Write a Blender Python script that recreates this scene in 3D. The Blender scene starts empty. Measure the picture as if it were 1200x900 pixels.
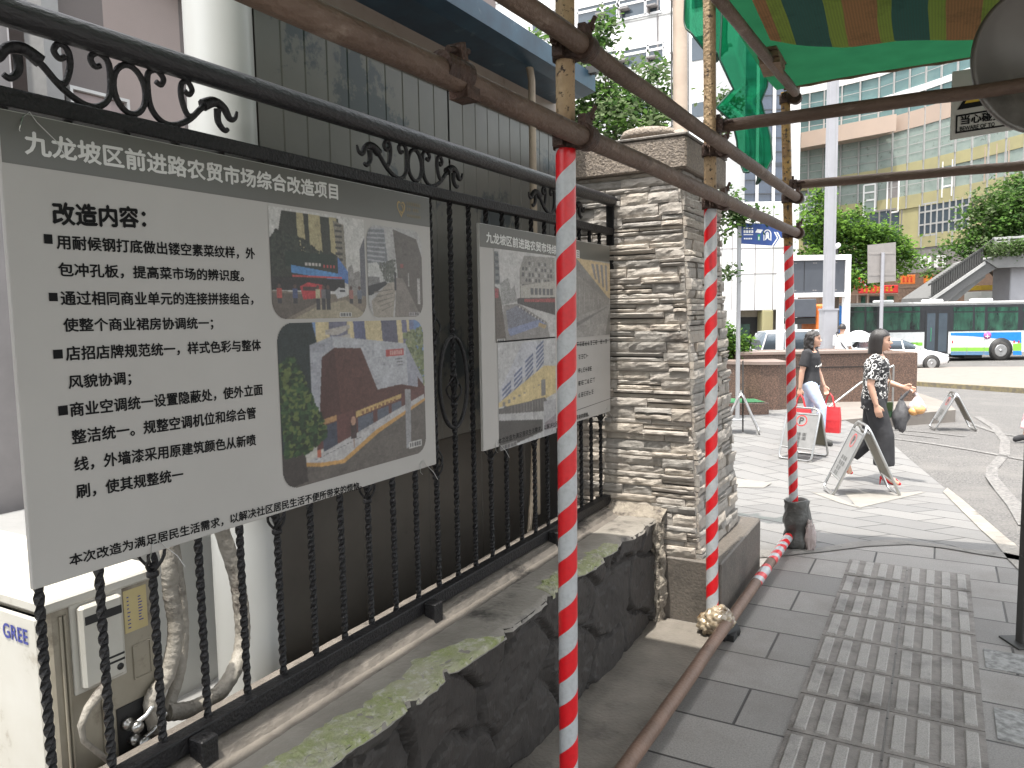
import bpy, math, random
import numpy as np
from mathutils import Vector, Matrix, noise as mnoise
from math import sin, cos, pi, radians, atan2, sqrt
random.seed(7)
rnd = random.random
def ru(a, b): return a + (b - a) * random.random()
scene = bpy.context.scene
COL = scene.collection

# ------------------------------------------------------------------ camera
CX, CY, FPX, CAMH = 600.0, 450.0, 900.0, 1.5
def _basis(vpx=1105, vpy=358, roll=1.0):
    Y = np.array([vpx - CX, vpy - CY, FPX]); Y /= np.linalg.norm(Y)
    a = radians(roll); v = np.array([sin(a), cos(a), 0.0])
    D = np.array([v[0], v[1], -(v @ Y) / Y[2]]); D /= np.linalg.norm(D)
    Z = -D; X = np.cross(Y, Z)
    return np.stack([X, Y, Z])
RM = _basis(); CAM = np.array([0, 0, CAMH])
cd = bpy.data.cameras.new('camera'); cam = bpy.data.objects.new('camera', cd); COL.objects.link(cam)
r_, u_, b_ = RM @ np.array([1, 0, 0]), RM @ np.array([0, -1, 0]), RM @ np.array([0, 0, -1])
mw = Matrix.Identity(4)
for i in range(3):
    mw[i][0], mw[i][1], mw[i][2], mw[i][3] = r_[i], u_[i], b_[i], CAM[i]
cam.matrix_world = mw
cd.sensor_width = 36.0; cd.lens = 27.0; cd.clip_start = 0.02; cd.clip_end = 2000
scene.camera = cam

# ------------------------------------------------------------------ sky, sun, exposure
SUN = Vector((-0.02, -0.24, 0.97)).normalized()
world = bpy.data.worlds.new('World'); scene.world = world; world.use_nodes = True
wn = world.node_tree.nodes; wl = world.node_tree.links
sky = wn.new('ShaderNodeTexSky'); sky.sky_type = 'NISHITA'; sky.sun_disc = False
sky.sun_elevation = math.asin(SUN.z); sky.sun_rotation = atan2(SUN.x, SUN.y)
sky.dust_density = 4.0; sky.air_density = 1.3; sky.ozone_density = 1.0
hs = wn.new('ShaderNodeHueSaturation'); hs.inputs['Saturation'].default_value = .22; wl.new(sky.outputs[0], hs.inputs['Color']); wl.new(hs.outputs[0], wn['Background'].inputs[0]); wn['Background'].inputs[1].default_value = 0.15
sd = bpy.data.lights.new('sun', 'SUN'); sd.energy = 2.0; sd.angle = radians(0.6); sd.color = (1.0, 0.95, 0.87)
so = bpy.data.objects.new('sun', sd); COL.objects.link(so)
so.rotation_euler = (-SUN).to_track_quat('-Z', 'Y').to_euler()
scene.view_settings.view_transform = 'Standard'; scene.view_settings.look = 'None'
scene.view_settings.exposure = 1.95; scene.view_settings.gamma = 1.0
scene.view_settings.use_curve_mapping = False
scene.cycles.max_bounces = 8; scene.cycles.diffuse_bounces = 4; scene.cycles.transparent_max_bounces = 12
scene.cycles.use_denoising = True

# ------------------------------------------------------------------ pixel helpers (photo pixels 1200x900)
def ray(px, py):
    w = RM @ np.array([px - CX, py - CY, FPX]); return w / np.linalg.norm(w)
def pl(px, py, axis, val):
    d = ray(px, py); return CAM + d * ((val - CAM[axis]) / d[axis])
YAW = atan2((RM @ np.array([1, 0, 0]))[1], (RM @ np.array([1, 0, 0]))[0])
RD = np.array([cos(YAW), sin(YAW), 0]); FD = np.array([-sin(YAW), cos(YAW), 0])
def SF(px, py, F):                       # street frame: (s, z) on the upright plane F metres ahead
    d = ray(px, py); p = CAM + d * (F / (d @ FD)); return float(p @ RD), float(p[2])
def SW(s, f, z=0.0):
    p = s * RD + f * FD; return Vector((p[0], p[1], z))
GK = [(-1e4, 0), (4.72, 0), (8.0, -.375), (11.5, -.49), (14.5, -.62), (22, -.97), (35, -1.4), (1e5, -1.4)]
GKP = [(-1e4, 0), (4.72, 0), (8.0, -.37), (11.5, -.39), (1e5, -.40)]   # the pavement stays up where the road drops away
def g(f, K=None):
    K = K or GK
    for (a, za), (b, zb) in zip(K, K[1:]):
        if f <= b: return za + (zb - za) * (f - a) / (b - a)
    return K[-1][1]
def gw(x, y, K=None): return g(x * FD[0] + y * FD[1], K)
def GP(px, py, K=None):
    d = ray(px, py); lo, hi = 0.5, 200.0
    for _ in range(60):
        t = (lo + hi) / 2; p = CAM + d * t
        if p[2] > gw(p[0], p[1], K): lo = t
        else: hi = t
    return Vector(CAM + d * lo)
def vplane(px, py, A, B):                # ray with the upright plane through plan points A, B
    n = np.array([-(B[1] - A[1]), B[0] - A[0], 0.0]); d = ray(px, py)
    t = (n @ (np.array([A[0], A[1], 0]) - CAM)) / (n @ d); return Vector(CAM + d * t)

# ------------------------------------------------------------------ materials
def mat(name, c, rough=.6, metal=0.0, c2=None, ns=6.0, thr=None, bump=0.0, bs=60.0, c3=None, ns3=1.2, thr3=(.55, .65),
        detail=6, stretch=None, spec=.5, alpha=None, trans=0.0):
    m = bpy.data.materials.new(name); m.use_nodes = True
    N = m.node_tree.nodes; L = m.node_tree.links; P = N['Principled BSDF']
    P.inputs['Roughness'].default_value = rough; P.inputs['Metallic'].default_value = metal
    P.inputs['Specular IOR Level'].default_value = spec
    if trans: P.inputs['Transmission Weight'].default_value = trans
    if alpha is not None: P.inputs['Alpha'].default_value = alpha
    c = tuple(c) + (1,)
    tc = N.new('ShaderNodeTexCoord'); vec = tc.outputs['Object']
    if stretch:
        mp = N.new('ShaderNodeMapping'); mp.inputs['Scale'].default_value = stretch; L.new(vec, mp.inputs[0]); vec = mp.outputs[0]
    if c2 is None:
        c2 = tuple(x * .78 for x in c[:3])
    n = N.new('ShaderNodeTexNoise'); n.inputs['Scale'].default_value = ns; n.inputs['Detail'].default_value = detail; n.inputs['Roughness'].default_value = .62
    L.new(vec, n.inputs['Vector'])
    rp = N.new('ShaderNodeValToRGB'); t0, t1 = thr or (.3, .7)
    rp.color_ramp.elements[0].position = t0; rp.color_ramp.elements[0].color = c
    rp.color_ramp.elements[1].position = t1; rp.color_ramp.elements[1].color = tuple(c2) + (1,)
    L.new(n.outputs[0], rp.inputs[0]); out = rp.outputs[0]
    if c3 is not None:
        n3 = N.new('ShaderNodeTexNoise'); n3.inputs['Scale'].default_value = ns3; n3.inputs['Detail'].default_value = 8; n3.inputs['Roughness'].default_value = .7
        L.new(vec, n3.inputs['Vector'])
        r3 = N.new('ShaderNodeValToRGB'); r3.color_ramp.elements[0].position = thr3[0]; r3.color_ramp.elements[1].position = thr3[1]
        L.new(n3.outputs[0], r3.inputs[0])
        mx = N.new('ShaderNodeMix'); mx.data_type = 'RGBA'; L.new(r3.outputs[0], mx.inputs[0]); L.new(out, mx.inputs[6]); mx.inputs[7].default_value = tuple(c3) + (1,)
        out = mx.outputs[2]
    L.new(out, P.inputs['Base Color'])
    if bump:
        nb = N.new('ShaderNodeTexNoise'); nb.inputs['Scale'].default_value = bs; nb.inputs['Detail'].default_value = 6
        L.new(vec, nb.inputs['Vector'])
        bp = N.new('ShaderNodeBump'); bp.inputs['Strength'].default_value = min(1, bump); bp.inputs['Distance'].default_value = .01
        L.new(nb.outputs[0], bp.inputs['Height']); L.new(bp.outputs[0], P.inputs['Normal'])
    return m

def node_mat(name):
    m = bpy.data.materials.new(name); m.use_nodes = True
    return m, m.node_tree.nodes, m.node_tree.links, m.node_tree.nodes['Principled BSDF']
def mixc(N, L, fac, a, b):
    mx = N.new('ShaderNodeMix'); mx.data_type = 'RGBA'
    L.new(fac, mx.inputs[0])
    for v, i in ((a, 6), (b, 7)):
        if hasattr(v, 'links'): L.new(v, mx.inputs[i])
        else: mx.inputs[i].default_value = tuple(v) + (1,)
    return mx.outputs[2]
def ramp(N, L, x, p0, p1):
    r = N.new('ShaderNodeValToRGB'); r.color_ramp.elements[0].position = p0; r.color_ramp.elements[1].position = p1
    L.new(x, r.inputs[0]); return r.outputs[0]
def noise_n(N, L, vec, scale, detail=6, rough=.6):
    n = N.new('ShaderNodeTexNoise'); n.inputs['Scale'].default_value = scale; n.inputs['Detail'].default_value = detail
    n.inputs['Roughness'].default_value = rough; L.new(vec, n.inputs['Vector']); return n.outputs[0]
def mth(N, L, op, a, b=None):
    n = N.new('ShaderNodeMath'); n.operation = op
    for i, v in enumerate((a, b)):
        if v is None: continue
        if hasattr(v, 'links'): L.new(v, n.inputs[i])
        else: n.inputs[i].default_value = v
    return n.outputs[0]

def tile_mat(name, ca, cb, bw, bh, rot, mortar=(.03, .03, .03), msize=.012, speck=.35, rough=.7, stain=.5, dirtc=(.09, .075, .06), off=(0, 0)):
    m, N, L, P = node_mat(name)
    tc = N.new('ShaderNodeTexCoord'); mp = N.new('ShaderNodeMapping'); mp.inputs['Rotation'].default_value = (0, 0, rot)
    mp.inputs['Location'].default_value = (off[0], off[1], 0)
    L.new(tc.outputs['Object'], mp.inputs[0])
    b = N.new('ShaderNodeTexBrick'); b.inputs['Scale'].default_value = 1; b.inputs['Brick Width'].default_value = bw; b.inputs['Row Height'].default_value = bh
    b.inputs['Mortar Size'].default_value = msize / 2; b.inputs['Mortar Smooth'].default_value = .3; b.offset = .5
    b.inputs['Color1'].default_value = tuple(ca) + (1,); b.inputs['Color2'].default_value = tuple(cb) + (1,); b.inputs['Mortar'].default_value = tuple(mortar) + (1,)
    L.new(mp.outputs[0], b.inputs['Vector'])
    sp = ramp(N, L, noise_n(N, L, tc.outputs['Object'], 150, 4, .85), .38, .72)
    big = ramp(N, L, noise_n(N, L, tc.outputs['Object'], 1.7, 8, .7), .45, .75)
    c1 = mixc(N, L, mth(N, L, 'MULTIPLY', sp, speck), b.outputs[0], (.02, .02, .02))
    c2 = mixc(N, L, mth(N, L, 'MULTIPLY', big, stain), c1, dirtc)
    L.new(c2, P.inputs['Base Color']); P.inputs['Roughness'].default_value = rough
    h = mth(N, L, 'ADD', mth(N, L, 'MULTIPLY', b.outputs[1], -1.2), mth(N, L, 'MULTIPLY', noise_n(N, L, tc.outputs['Object'], 180, 4), .25))
    bp = N.new('ShaderNodeBump'); bp.inputs['Strength'].default_value = .6; bp.inputs['Distance'].default_value = .006
    L.new(h, bp.inputs['Height']); L.new(bp.outputs[0], P.inputs['Normal'])
    return m

def tape_mat(name, pitch, messy=0.0, turn=1.0):
    m, N, L, P = node_mat(name)
    tc = N.new('ShaderNodeTexCoord'); s = N.new('ShaderNodeSeparateXYZ'); L.new(tc.outputs['Object'], s.inputs[0])
    ang = mth(N, L, 'DIVIDE', mth(N, L, 'ARCTAN2', s.outputs[1], s.outputs[0]), 2 * pi)
    t = mth(N, L, 'SUBTRACT', mth(N, L, 'DIVIDE', s.outputs[2], pitch), mth(N, L, 'MULTIPLY', ang, turn))
    if messy:
        w = noise_n(N, L, tc.outputs['Object'], 6, 2)
        t = mth(N, L, 'ADD', t, mth(N, L, 'MULTIPLY', w, messy))
    fr = mth(N, L, 'FRACT', t)
    fac = mth(N, L, 'GREATER_THAN', fr, .5)
    fine = ramp(N, L, noise_n(N, L, tc.outputs['Object'], 70, 5), .45, .75)
    wht = mixc(N, L, mth(N, L, 'MULTIPLY', fine, .35), (.43, .445, .455), (.20, .20, .20))
    red = mixc(N, L, mth(N, L, 'MULTIPLY', fine, .3), (.62, .012, .018), (.33, .01, .012))
    L.new(mixc(N, L, fac, wht, red), P.inputs['Base Color']); P.inputs['Roughness'].default_value = .28
    bp = N.new('ShaderNodeBump'); bp.inputs['Strength'].default_value = .35; bp.inputs['Distance'].default_value = .002
    L.new(mth(N, L, 'ADD', mth(N, L, 'MULTIPLY', fr, .5), mth(N, L, 'MULTIPLY', noise_n(N, L, tc.outputs['Object'], 40, 4), 1.2)), bp.inputs['Height']); L.new(bp.outputs[0], P.inputs['Normal'])
    return m

def sheet_mat(name, col, transl=.5, alpha=1.0, weave=None, tcol=None):
    m, N, L, P = node_mat(name); out = N['Material Output']
    d = N.new('ShaderNodeBsdfDiffuse'); t = N.new('ShaderNodeBsdfTranslucent'); mx = N.new('ShaderNodeMixShader'); mx.inputs[0].default_value = transl
    tc = N.new('ShaderNodeTexCoord')
    if isinstance(col, tuple):
        f = noise_n(N, L, tc.outputs['Object'], 7, 6)
        c = mixc(N, L, f, col, tuple(x * .62 for x in col))
    else: c = col(N, L, tc)
    L.new(c, d.inputs[0]); L.new(c, t.inputs[0]); L.new(d.outputs[0], mx.inputs[1]); L.new(t.outputs[0], mx.inputs[2])
    res = mx.outputs[0]
    if alpha < 1:
        tr = N.new('ShaderNodeBsdfTransparent'); tr.inputs[0].default_value = (tcol or (1, 1, 1)) + (1,)
        m2 = N.new('ShaderNodeMixShader'); m2.inputs[0].default_value = alpha
        L.new(tr.outputs[0], m2.inputs[1]); L.new(res, m2.inputs[2]); res = m2.outputs[0]
    L.new(res, out.inputs[0]); N.remove(P)
    return m

def print_mat():
    m, N, L, P = node_mat('printed picture')
    a = N.new('ShaderNodeAttribute'); a.attribute_name = 'Col'; L.new(a.outputs[0], P.inputs['Base Color']); P.inputs['Roughness'].default_value = .38
    return m

M = {}
M['print'] = print_mat()
M['black_iron'] = mat('black iron', (.006, .006, .007), .5, .0, (.014, .013, .014), 14, bump=.5, bs=120, c3=(.06, .05, .043), ns3=7, thr3=(.66, .8), spec=.35)
M['black_pipe'] = mat('black painted pipe', (.008, .009, .011), .4, .0, (.02, .019, .021), 9, bump=.35, bs=160, c3=(.17, .13, .11), ns3=5, thr3=(.64, .7), stretch=(1, .35, 1))
M['rust_pipe'] = mat('rusty scaffold pipe', (.15, .10, .072), .62, .2, (.08, .05, .036), 7, bump=.6, bs=90, c3=(.25, .19, .15), ns3=11, thr3=(.57, .7), stretch=(1, .5, 1))
M['yellow_pole'] = mat('flaking cream pole', (.42, .30, .17), .6, .1, (.27, .18, .10), 9, bump=.7, bs=70, c3=(.035, .02, .013), ns3=48, thr3=(.57, .61))
M['ochre_pole'] = mat('flaking ochre pole', (.36, .22, .06), .6, .1, (.16, .09, .04), 12, bump=.7, bs=70, c3=(.03, .018, .012), ns3=40, thr3=(.53, .58))
M['clamp'] = mat('rusty clamp', (.035, .024, .02), .6, .5, (.09, .05, .035), 25, bump=.7, bs=120)
M['poster'] = mat('poster board', (.40, .386, .368), .42, 0, (.365, .353, .336), 2.5, bump=.12, bs=9, spec=.4)
M['poster_edge'] = mat('poster board edge', (.62, .60, .56), .5)
M['band'] = mat('grey title band', (.105, .105, .092), .34, 0, (.09, .09, .08), 3)
M['white_ink'] = mat('white lettering', (.62, .62, .60), .4, 0, (.56, .56, .54), 8)
M['black_ink'] = mat('black lettering', (.006, .006, .007), .7, 0, (.010, .010, .010), 8, spec=.15)
M['gold_ink'] = mat('gold print', (.38, .27, .10), .4)
M['slate'] = mat('dark slate cladding', (.034, .031, .029), .68, 0, (.052, .047, .043), 7, bump=.5, bs=40, c3=(.10, .09, .08), ns3=9, thr3=(.64, .74), spec=.25)
M['ledge'] = mat('worn grey ledge', (.27, .25, .22), .55, 0, (.17, .155, .135), 5, bump=.5, bs=50, c3=(.055, .05, .045), ns3=4, thr3=(.56, .68))
M['ledge_dark'] = mat('dirty kerb', (.17, .15, .128), .8, 0, (.095, .083, .072), 6, bump=.9, bs=45, c3=(.035, .03, .027), ns3=5, thr3=(.54, .64), stretch=(1, .6, 1))
M['moss'] = mat('moss on cement', (.36, .345, .27), .95, 0, (.25, .285, .115), 8, (.34, .62), bump=1.0, bs=120, c3=(.43, .415, .35), ns3=38, thr3=(.50, .64))
M['stone_a'] = mat('split stone cladding', (.37, .34, .305), .75, 0, (.285, .257, .225), 9, bump=.5, bs=45, c3=(.16, .13, .105), ns3=4, thr3=(.58, .72))
M['stone_b'] = mat('split stone cladding warm', (.40, .36, .31), .75, 0, (.31, .272, .23), 9, bump=.5, bs=45, c3=(.15, .12, .10), ns3=5, thr3=(.6, .72))
M['stone_c'] = mat('split stone cladding grey', (.31, .29, .265), .75, 0, (.225, .21, .19), 9, bump=.5, bs=45, c3=(.12, .1, .085), ns3=4, thr3=(.56, .7))
M['joint'] = mat('dark joint', (.05, .043, .037), .9)
M['granite_cap'] = mat('granite cap', (.30, .25, .20), .8, 0, (.12, .10, .085), 90, bump=.8, bs=90, c3=(.13, .105, .085), ns3=5, thr3=(.55, .75))
M['plinth_side'] = mat('plinth stone', (.14, .12, .10), .6, 0, (.085, .075, .065), 60, bump=.3, bs=90, c3=(.055, .05, .043), ns3=4, thr3=(.5, .7))
M['mortar'] = mat('crumbling mortar', (.27, .24, .195), .9, 0, (.14, .12, .10), 18, bump=1.0, bs=60, c3=(.06, .05, .045), ns3=9, thr3=(.56, .64))
M['plastic_wrap'] = mat('dirty plastic wrap', (.24, .18, .11), .15, 0, (.34, .29, .215), 22, bump=.45, bs=30, c3=(.10, .06, .03), ns3=20, thr3=(.52, .62), spec=.9, stretch=(1, 1, 2.2))
M['dark_wrap'] = mat('dark sacking wrap', (.045, .045, .042), .45, 0, (.10, .10, .095), 12, bump=.8, bs=40)
def near_pave():
    return tile_mat('grey granite paving', (.31, .293, .272), (.20, .19, .178), .62, .30, 0, mortar=(.03, .028, .026), msize=.012, speck=.6, rough=.55, stain=.75, dirtc=(.125, .108, .094))
M['pave'] = near_pave()
M['ramp'] = tile_mat('pale granite paving', (.185, .182, .175), (.135, .134, .132), .62, .31, radians(38), mortar=(.028, .026, .024), msize=.016, speck=.35, rough=.75, stain=.4, dirtc=(.10, .096, .09))
M['strip'] = mat('worn concrete strip', (.20, .18, .155), .6, 0, (.12, .108, .092), 6, bump=.5, bs=70, c3=(.075, .066, .057), ns3=3, thr3=(.54, .7))
M['tact_base'] = mat('tactile paving base', (.235, .215, .195), .7, 0, (.155, .142, .13), 20, bump=.5, bs=150, c3=(.06, .05, .042), ns3=3, thr3=(.5, .7))
M['tact_bar'] = mat('tactile paving bar', (.36, .343, .32), .68, 0, (.215, .205, .19), 220, (.35, .7), bump=.5, bs=200, c3=(.13, .125, .12), ns3=3, thr3=(.5, .72))
M['asphalt'] = mat('asphalt', (.145, .138, .13), .85, 0, (.045, .044, .043), 55, (.36, .62), bump=.9, bs=70, c3=(.125, .118, .11), ns3=.9, thr3=(.5, .7))
M['old_paint'] = mat('worn road paint', (.17, .163, .155), .8, 0, (.085, .082, .078), 26, (.42, .58), bump=.4, bs=120)
M['kerb'] = mat('kerb stone', (.22, .20, .18), .8, 0, (.22, .2, .18), 20, bump=.5, bs=60)
M['pale_pave'] = mat('pale pavement', (.185, .165, .145), .8, 0, (.145, .13, .115), 3, bump=.4, bs=60)
M['yellow_kerb'] = mat('yellow kerb paint', (.20, .165, .085), .8, 0, (.12, .105, .08), 9, (.4, .6))
M['shed'] = mat('grey green metal panel', (.155, .15, .132), .36, .1, (.12, .117, .104), 2.5, bump=.15, bs=6, c3=(.05, .062, .066), ns3=1.9, thr3=(.535, .57), spec=.6)
M['shed_low'] = mat('dirty shaded metal panel', (.075, .066, .055), .45, .1, (.05, .044, .037), 3, bump=.2, bs=12, c3=(.03, .026, .022), ns3=5, thr3=(.62, .72))  # dirt plus the lower wall's shade, painted together as one dark colour
M['fascia'] = mat('shed fascia', (.33, .28, .235), .5, .1, (.25, .2, .165), 4, c3=(.16, .11, .08), ns3=8, thr3=(.6, .72))
M['blue_eave'] = mat('weathered blue eave', (.03, .085, .13), .45, .2, (.015, .035, .06), 5, c3=(.12, .17, .19), ns3=7, thr3=(.6, .72))
M['steel'] = mat('brushed steel', (.50, .50, .49), .3, 1.0, (.42, .42, .41), 12)
M['steel_panel'] = mat('steel sign plate', (.235, .235, .23), .5, .3, (.185, .185, .18), 10, c3=(.2, .19, .17), ns3=6, thr3=(.6, .75))
M['plate_back'] = mat('dull plate back', (.22, .20, .15), .5, .4, (.15, .135, .10), 5)
M['white_case'] = mat('white painted steel', (.46, .45, .41), .45, 0, (.39, .37, .32), 4, c3=(.20, .165, .12), ns3=8, thr3=(.58, .74))
M['beige_case'] = mat('stained beige steel', (.29, .265, .21), .5, 0, (.22, .195, .15), 5, bump=.15, bs=20, c3=(.10, .075, .05), ns3=7, thr3=(.52, .68))
M['dark'] = mat('dark recess', (.012, .012, .012), .6)
M['lagging'] = mat('pipe lagging tape', (.29, .27, .235), .65, 0, (.17, .155, .13), 14, bump=.9, bs=40, c3=(.06, .05, .042), ns3=12, thr3=(.52, .64))
M['white_column'] = mat('white painted column', (.45, .455, .44), .35, 0, (.40, .405, .39), 2, c3=(.33, .28, .22), ns3=2, thr3=(.62, .8), stretch=(1, 1, .35))
M['red_paint'] = mat('red paint', (.55, .02, .02), .5)
M['blue_ink'] = mat('blue print', (.02, .03, .22), .4)
M['yellow_tag'] = mat('old paper sticker', (.48, .40, .20), .7)
M['brown_tile'] = tile_mat('brown wall tile', (.24, .195, .175), (.215, .175, .16), .6, .6, 0, mortar=(.10, .085, .08), msize=.01, speck=.1, stain=.15)
M['off_white'] = mat('off white wall', (.62, .63, .60), .6, 0, (.55, .56, .53), 3)
M['glass_dark'] = mat('dark window glass', (.035, .05, .065), .08, 0, (.06, .08, .10), .8, spec=.8)
M['glass_blue'] = mat('blue curtain glass', (.035, .05, .085), .08, 0, (.06, .085, .13), .35, spec=.9)
M['glass_green'] = mat('green tinted glass', (.014, .045, .032), .10, 0, (.03, .11, .07), .8, (.35, .65), c3=(.006, .010, .012), ns3=.9, thr3=(.46, .62), spec=.7, stretch=(1.6, 1, .5))
M['glass_pale'] = mat('pale sheet glazing', (.29, .34, .31), .2, 0, (.22, .275, .25), 1.2, c3=(.15, .175, .16), ns3=2.5, thr3=(.60, .63), spec=.7)
M['mullion'] = mat('pale mullion', (.40, .40, .39), .5)
M['white_wall'] = mat('white facade', (.78, .78, .77), .6, 0, (.70, .70, .69), .6)
M['white_panel'] = mat('white panel wall', (.70, .70, .69), .5, 0, (.60, .595, .58), 1.2, c3=(.48, .46, .42), ns3=1.0, thr3=(.58, .8), stretch=(2, 2, .25))
M['yellow_wall'] = mat('yellow facade panel', (.37, .335, .175), .55, 0, (.31, .285, .16), .7)
M['pink_wall'] = mat('pale pink facade panel', (.44, .34, .275), .55, 0, (.40, .315, .26), .6)
M['grey_wall'] = mat('grey louvre', (.23, .215, .21), .6, 0, (.18, .168, .165), 3)
M['grey_concrete'] = mat('grey concrete', (.22, .22, .215), .8, 0, (.16, .16, .157), 1.5, bump=.3, bs=20)
M['dark_grey'] = mat('dark grey metal', (.055, .055, .052), .55, .1, (.035, .035, .033), 6, c3=(.10, .095, .085), ns3=3, thr3=(.58, .75))
M['grey_metal'] = mat('galvanised grey', (.33, .335, .34), .5, .3, (.27, .275, .28), 3)
M['sign_back'] = mat('sign back grey', (.27, .25, .235), .55, .2, (.22, .205, .195), 4)
M['pale_grey'] = mat('pale grey pole paint', (.34, .34, .36), .45, .1, (.29, .29, .31), 2)
M['white_paint'] = mat('white paint', (.78, .78, .78), .4, 0, (.72, .72, .72), 3)
M['board_grey'] = mat('slate grey board', (.065, .072, .085), .4, 0, (.05, .056, .068), 1.5)
M['metro_blue'] = mat('metro sign blue', (.018, .06, .24), .45)
M['metro_white'] = mat('metro sign white', (.8, .8, .8), .45)
M['metro_green'] = mat('metro sign green', (.02, .33, .12), .45)
M['granite'] = mat('brown granite', (.165, .10, .072), .35, 0, (.05, .034, .027), 42, (.35, .62), c3=(.27, .20, .165), ns3=60, thr3=(.6, .68))
M['granite_top'] = mat('granite coping', (.24, .185, .16), .4, 0, (.17, .13, .11), 60)
M['green_mat'] = mat('green mat', (.05, .20, .08), .9)
M['leaf_a'] = mat('leaf green', (.075, .14, .035), .5, 0, (.05, .105, .025), 30)
M['leaf_b'] = mat('leaf light green', (.125, .22, .045), .5, 0, (.09, .17, .035), 30)
M['leaf_c'] = mat('leaf dark green', (.035, .075, .025), .5, 0, (.025, .05, .018), 30)
M['leaf_d'] = mat('leaf grey green', (.11, .15, .075), .5, 0, (.08, .115, .055), 30)
def leaf_mat(name, c):
    def f(N, L, tc): return mixc(N, L, noise_n(N, L, tc.outputs['Object'], 4, 3), c, tuple(x * .7 for x in c))
    return sheet_mat(name, f, .42)
M['leaf_a'] = leaf_mat('leaf green', (.10, .19, .045)); M['leaf_b'] = leaf_mat('leaf light green', (.15, .27, .05)); M['leaf_c'] = leaf_mat('leaf dark green', (.055, .11, .035)); M['leaf_d'] = leaf_mat('leaf grey green', (.15, .20, .10))
M['bark'] = mat('bark', (.10, .075, .055), .9, 0, (.06, .045, .035), 12, bump=.8, bs=30)
M['car_white'] = mat('white car paint', (.74, .74, .74), .22, 0, (.72, .72, .72), 2, spec=.6)
M['car_silver'] = mat('silver white paint', (.58, .59, .60), .28, .2, (.54, .55, .56), 2)
M['tyre'] = mat('tyre rubber', (.022, .022, .022), .85, 0, (.05, .046, .042), 5)
M['rim'] = mat('wheel rim', (.42, .42, .42), .35, .8, (.3, .3, .3), 8)
M['bus_white'] = mat('bus white', (.72, .74, .73), .3)
M['bus_blue'] = mat('bus blue', (.012, .20, .62), .3)
M['bus_green'] = mat('bus green', (.22, .50, .06), .3)
M['bus_navy'] = mat('bus grey blue', (.10, .20, .33), .35)
M['bus_frame'] = mat('bus window frame', (.02, .022, .026), .3)
M['pink_emblem'] = mat('pink emblem', (.45, .10, .32), .4)
M['lamp_clear'] = mat('headlamp', (.55, .56, .58), .12)
M['red_lamp'] = mat('red lamp', (.5, .02, .02), .25)
M['shop_red'] = mat('red shop sign', (.55, .03, .03), .5, 0, (.42, .025, .025), 2)
M['shop_orange'] = mat('orange shop sign', (.62, .16, .03), .5)
M['shop_wood'] = mat('brown shop front', (.20, .13, .09), .6, 0, (.12, .08, .06), 5)
M['skin'] = mat('skin', (.50, .30, .215), .5, 0, (.46, .27, .19), 12)
M['lips'] = mat('lips', (.36, .10, .09), .45)
M['eye'] = mat('eye', (.02, .016, .014), .25)
M['hair'] = mat('black hair', (.012, .010, .010), .35, 0, (.022, .018, .016), 40, stretch=(8, 8, .6), bump=.4, bs=60)
M['black_cloth'] = mat('black cloth', (.016, .016, .018), .85, 0, (.026, .026, .029), 14, bump=.5, bs=16)
M['jeans'] = mat('pale blue jeans', (.34, .44, .60), .85, 0, (.50, .57, .68), 9, bump=.5, bs=25)
M['white_cloth'] = mat('white cloth', (.74, .74, .74), .85, 0, (.66, .66, .67), 9, bump=.4, bs=14)
M['red_bag'] = mat('red bag', (.55, .03, .035), .5, 0, (.42, .02, .025), 9, bump=.4, bs=20)
M['red_shoe'] = mat('red shoe', (.55, .015, .025), .25)
M['green_bag'] = mat('green leather bag', (.05, .11, .055), .4, 0, (.07, .15, .075), 9)
M['grey_bag'] = mat('grey bag', (.07, .07, .075), .5, 0, (.12, .12, .125), 16, bump=.5, bs=25)
M['strap'] = mat('bag strap', (.42, .40, .34), .5)
M['orange_food'] = mat('orange fruit in bag', (.62, .27, .07), .5, 0, (.55, .40, .22), 12)
M['clear_bag'] = mat('thin plastic bag', (.40, .33, .32), .25, 0, (.48, .42, .40), 12, bump=.9, bs=22)
M['wood'] = mat('rough timber', (.22, .14, .08), .75, 0, (.13, .08, .05), 8, bump=.6, bs=30, stretch=(1, 8, 8))
M['sign_white'] = mat('grimy white sign', (.42, .40, .37), .55, 0, (.36, .345, .32), 3)
M['sign_yellow'] = mat('warning yellow', (.55, .36, .02), .5)
def blouse_mat():
    m, N, L, P = node_mat('black blouse with white lettering print')
    tc = N.new('ShaderNodeTexCoord'); v = tc.outputs['Object']
    vo = N.new('ShaderNodeTexVoronoi'); vo.inputs['Scale'].default_value = 17; L.new(v, vo.inputs['Vector'])
    d = vo.outputs['Distance']; ringm = mth(N, L, 'LESS_THAN', mth(N, L, 'ABSOLUTE', mth(N, L, 'SUBTRACT', d, .36)), .085)
    n = noise_n(N, L, v, 16, 1); sq = mth(N, L, 'LESS_THAN', mth(N, L, 'ABSOLUTE', mth(N, L, 'SUBTRACT', n, .5)), .022)
    fac = mth(N, L, 'MULTIPLY', mth(N, L, 'MAXIMUM', ringm, sq), mth(N, L, 'GREATER_THAN', noise_n(N, L, v, 30, 1), .40))
    L.new(mixc(N, L, fac, (.013, .013, .014), (.62, .61, .59)), P.inputs['Base Color']); P.inputs['Roughness'].default_value = .75
    return m
M['blouse'] = blouse_mat()
M['paper_rest'] = mat('torn paper remains', (.38, .38, .34), .7, 0, (.28, .28, .25), 12)
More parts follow.
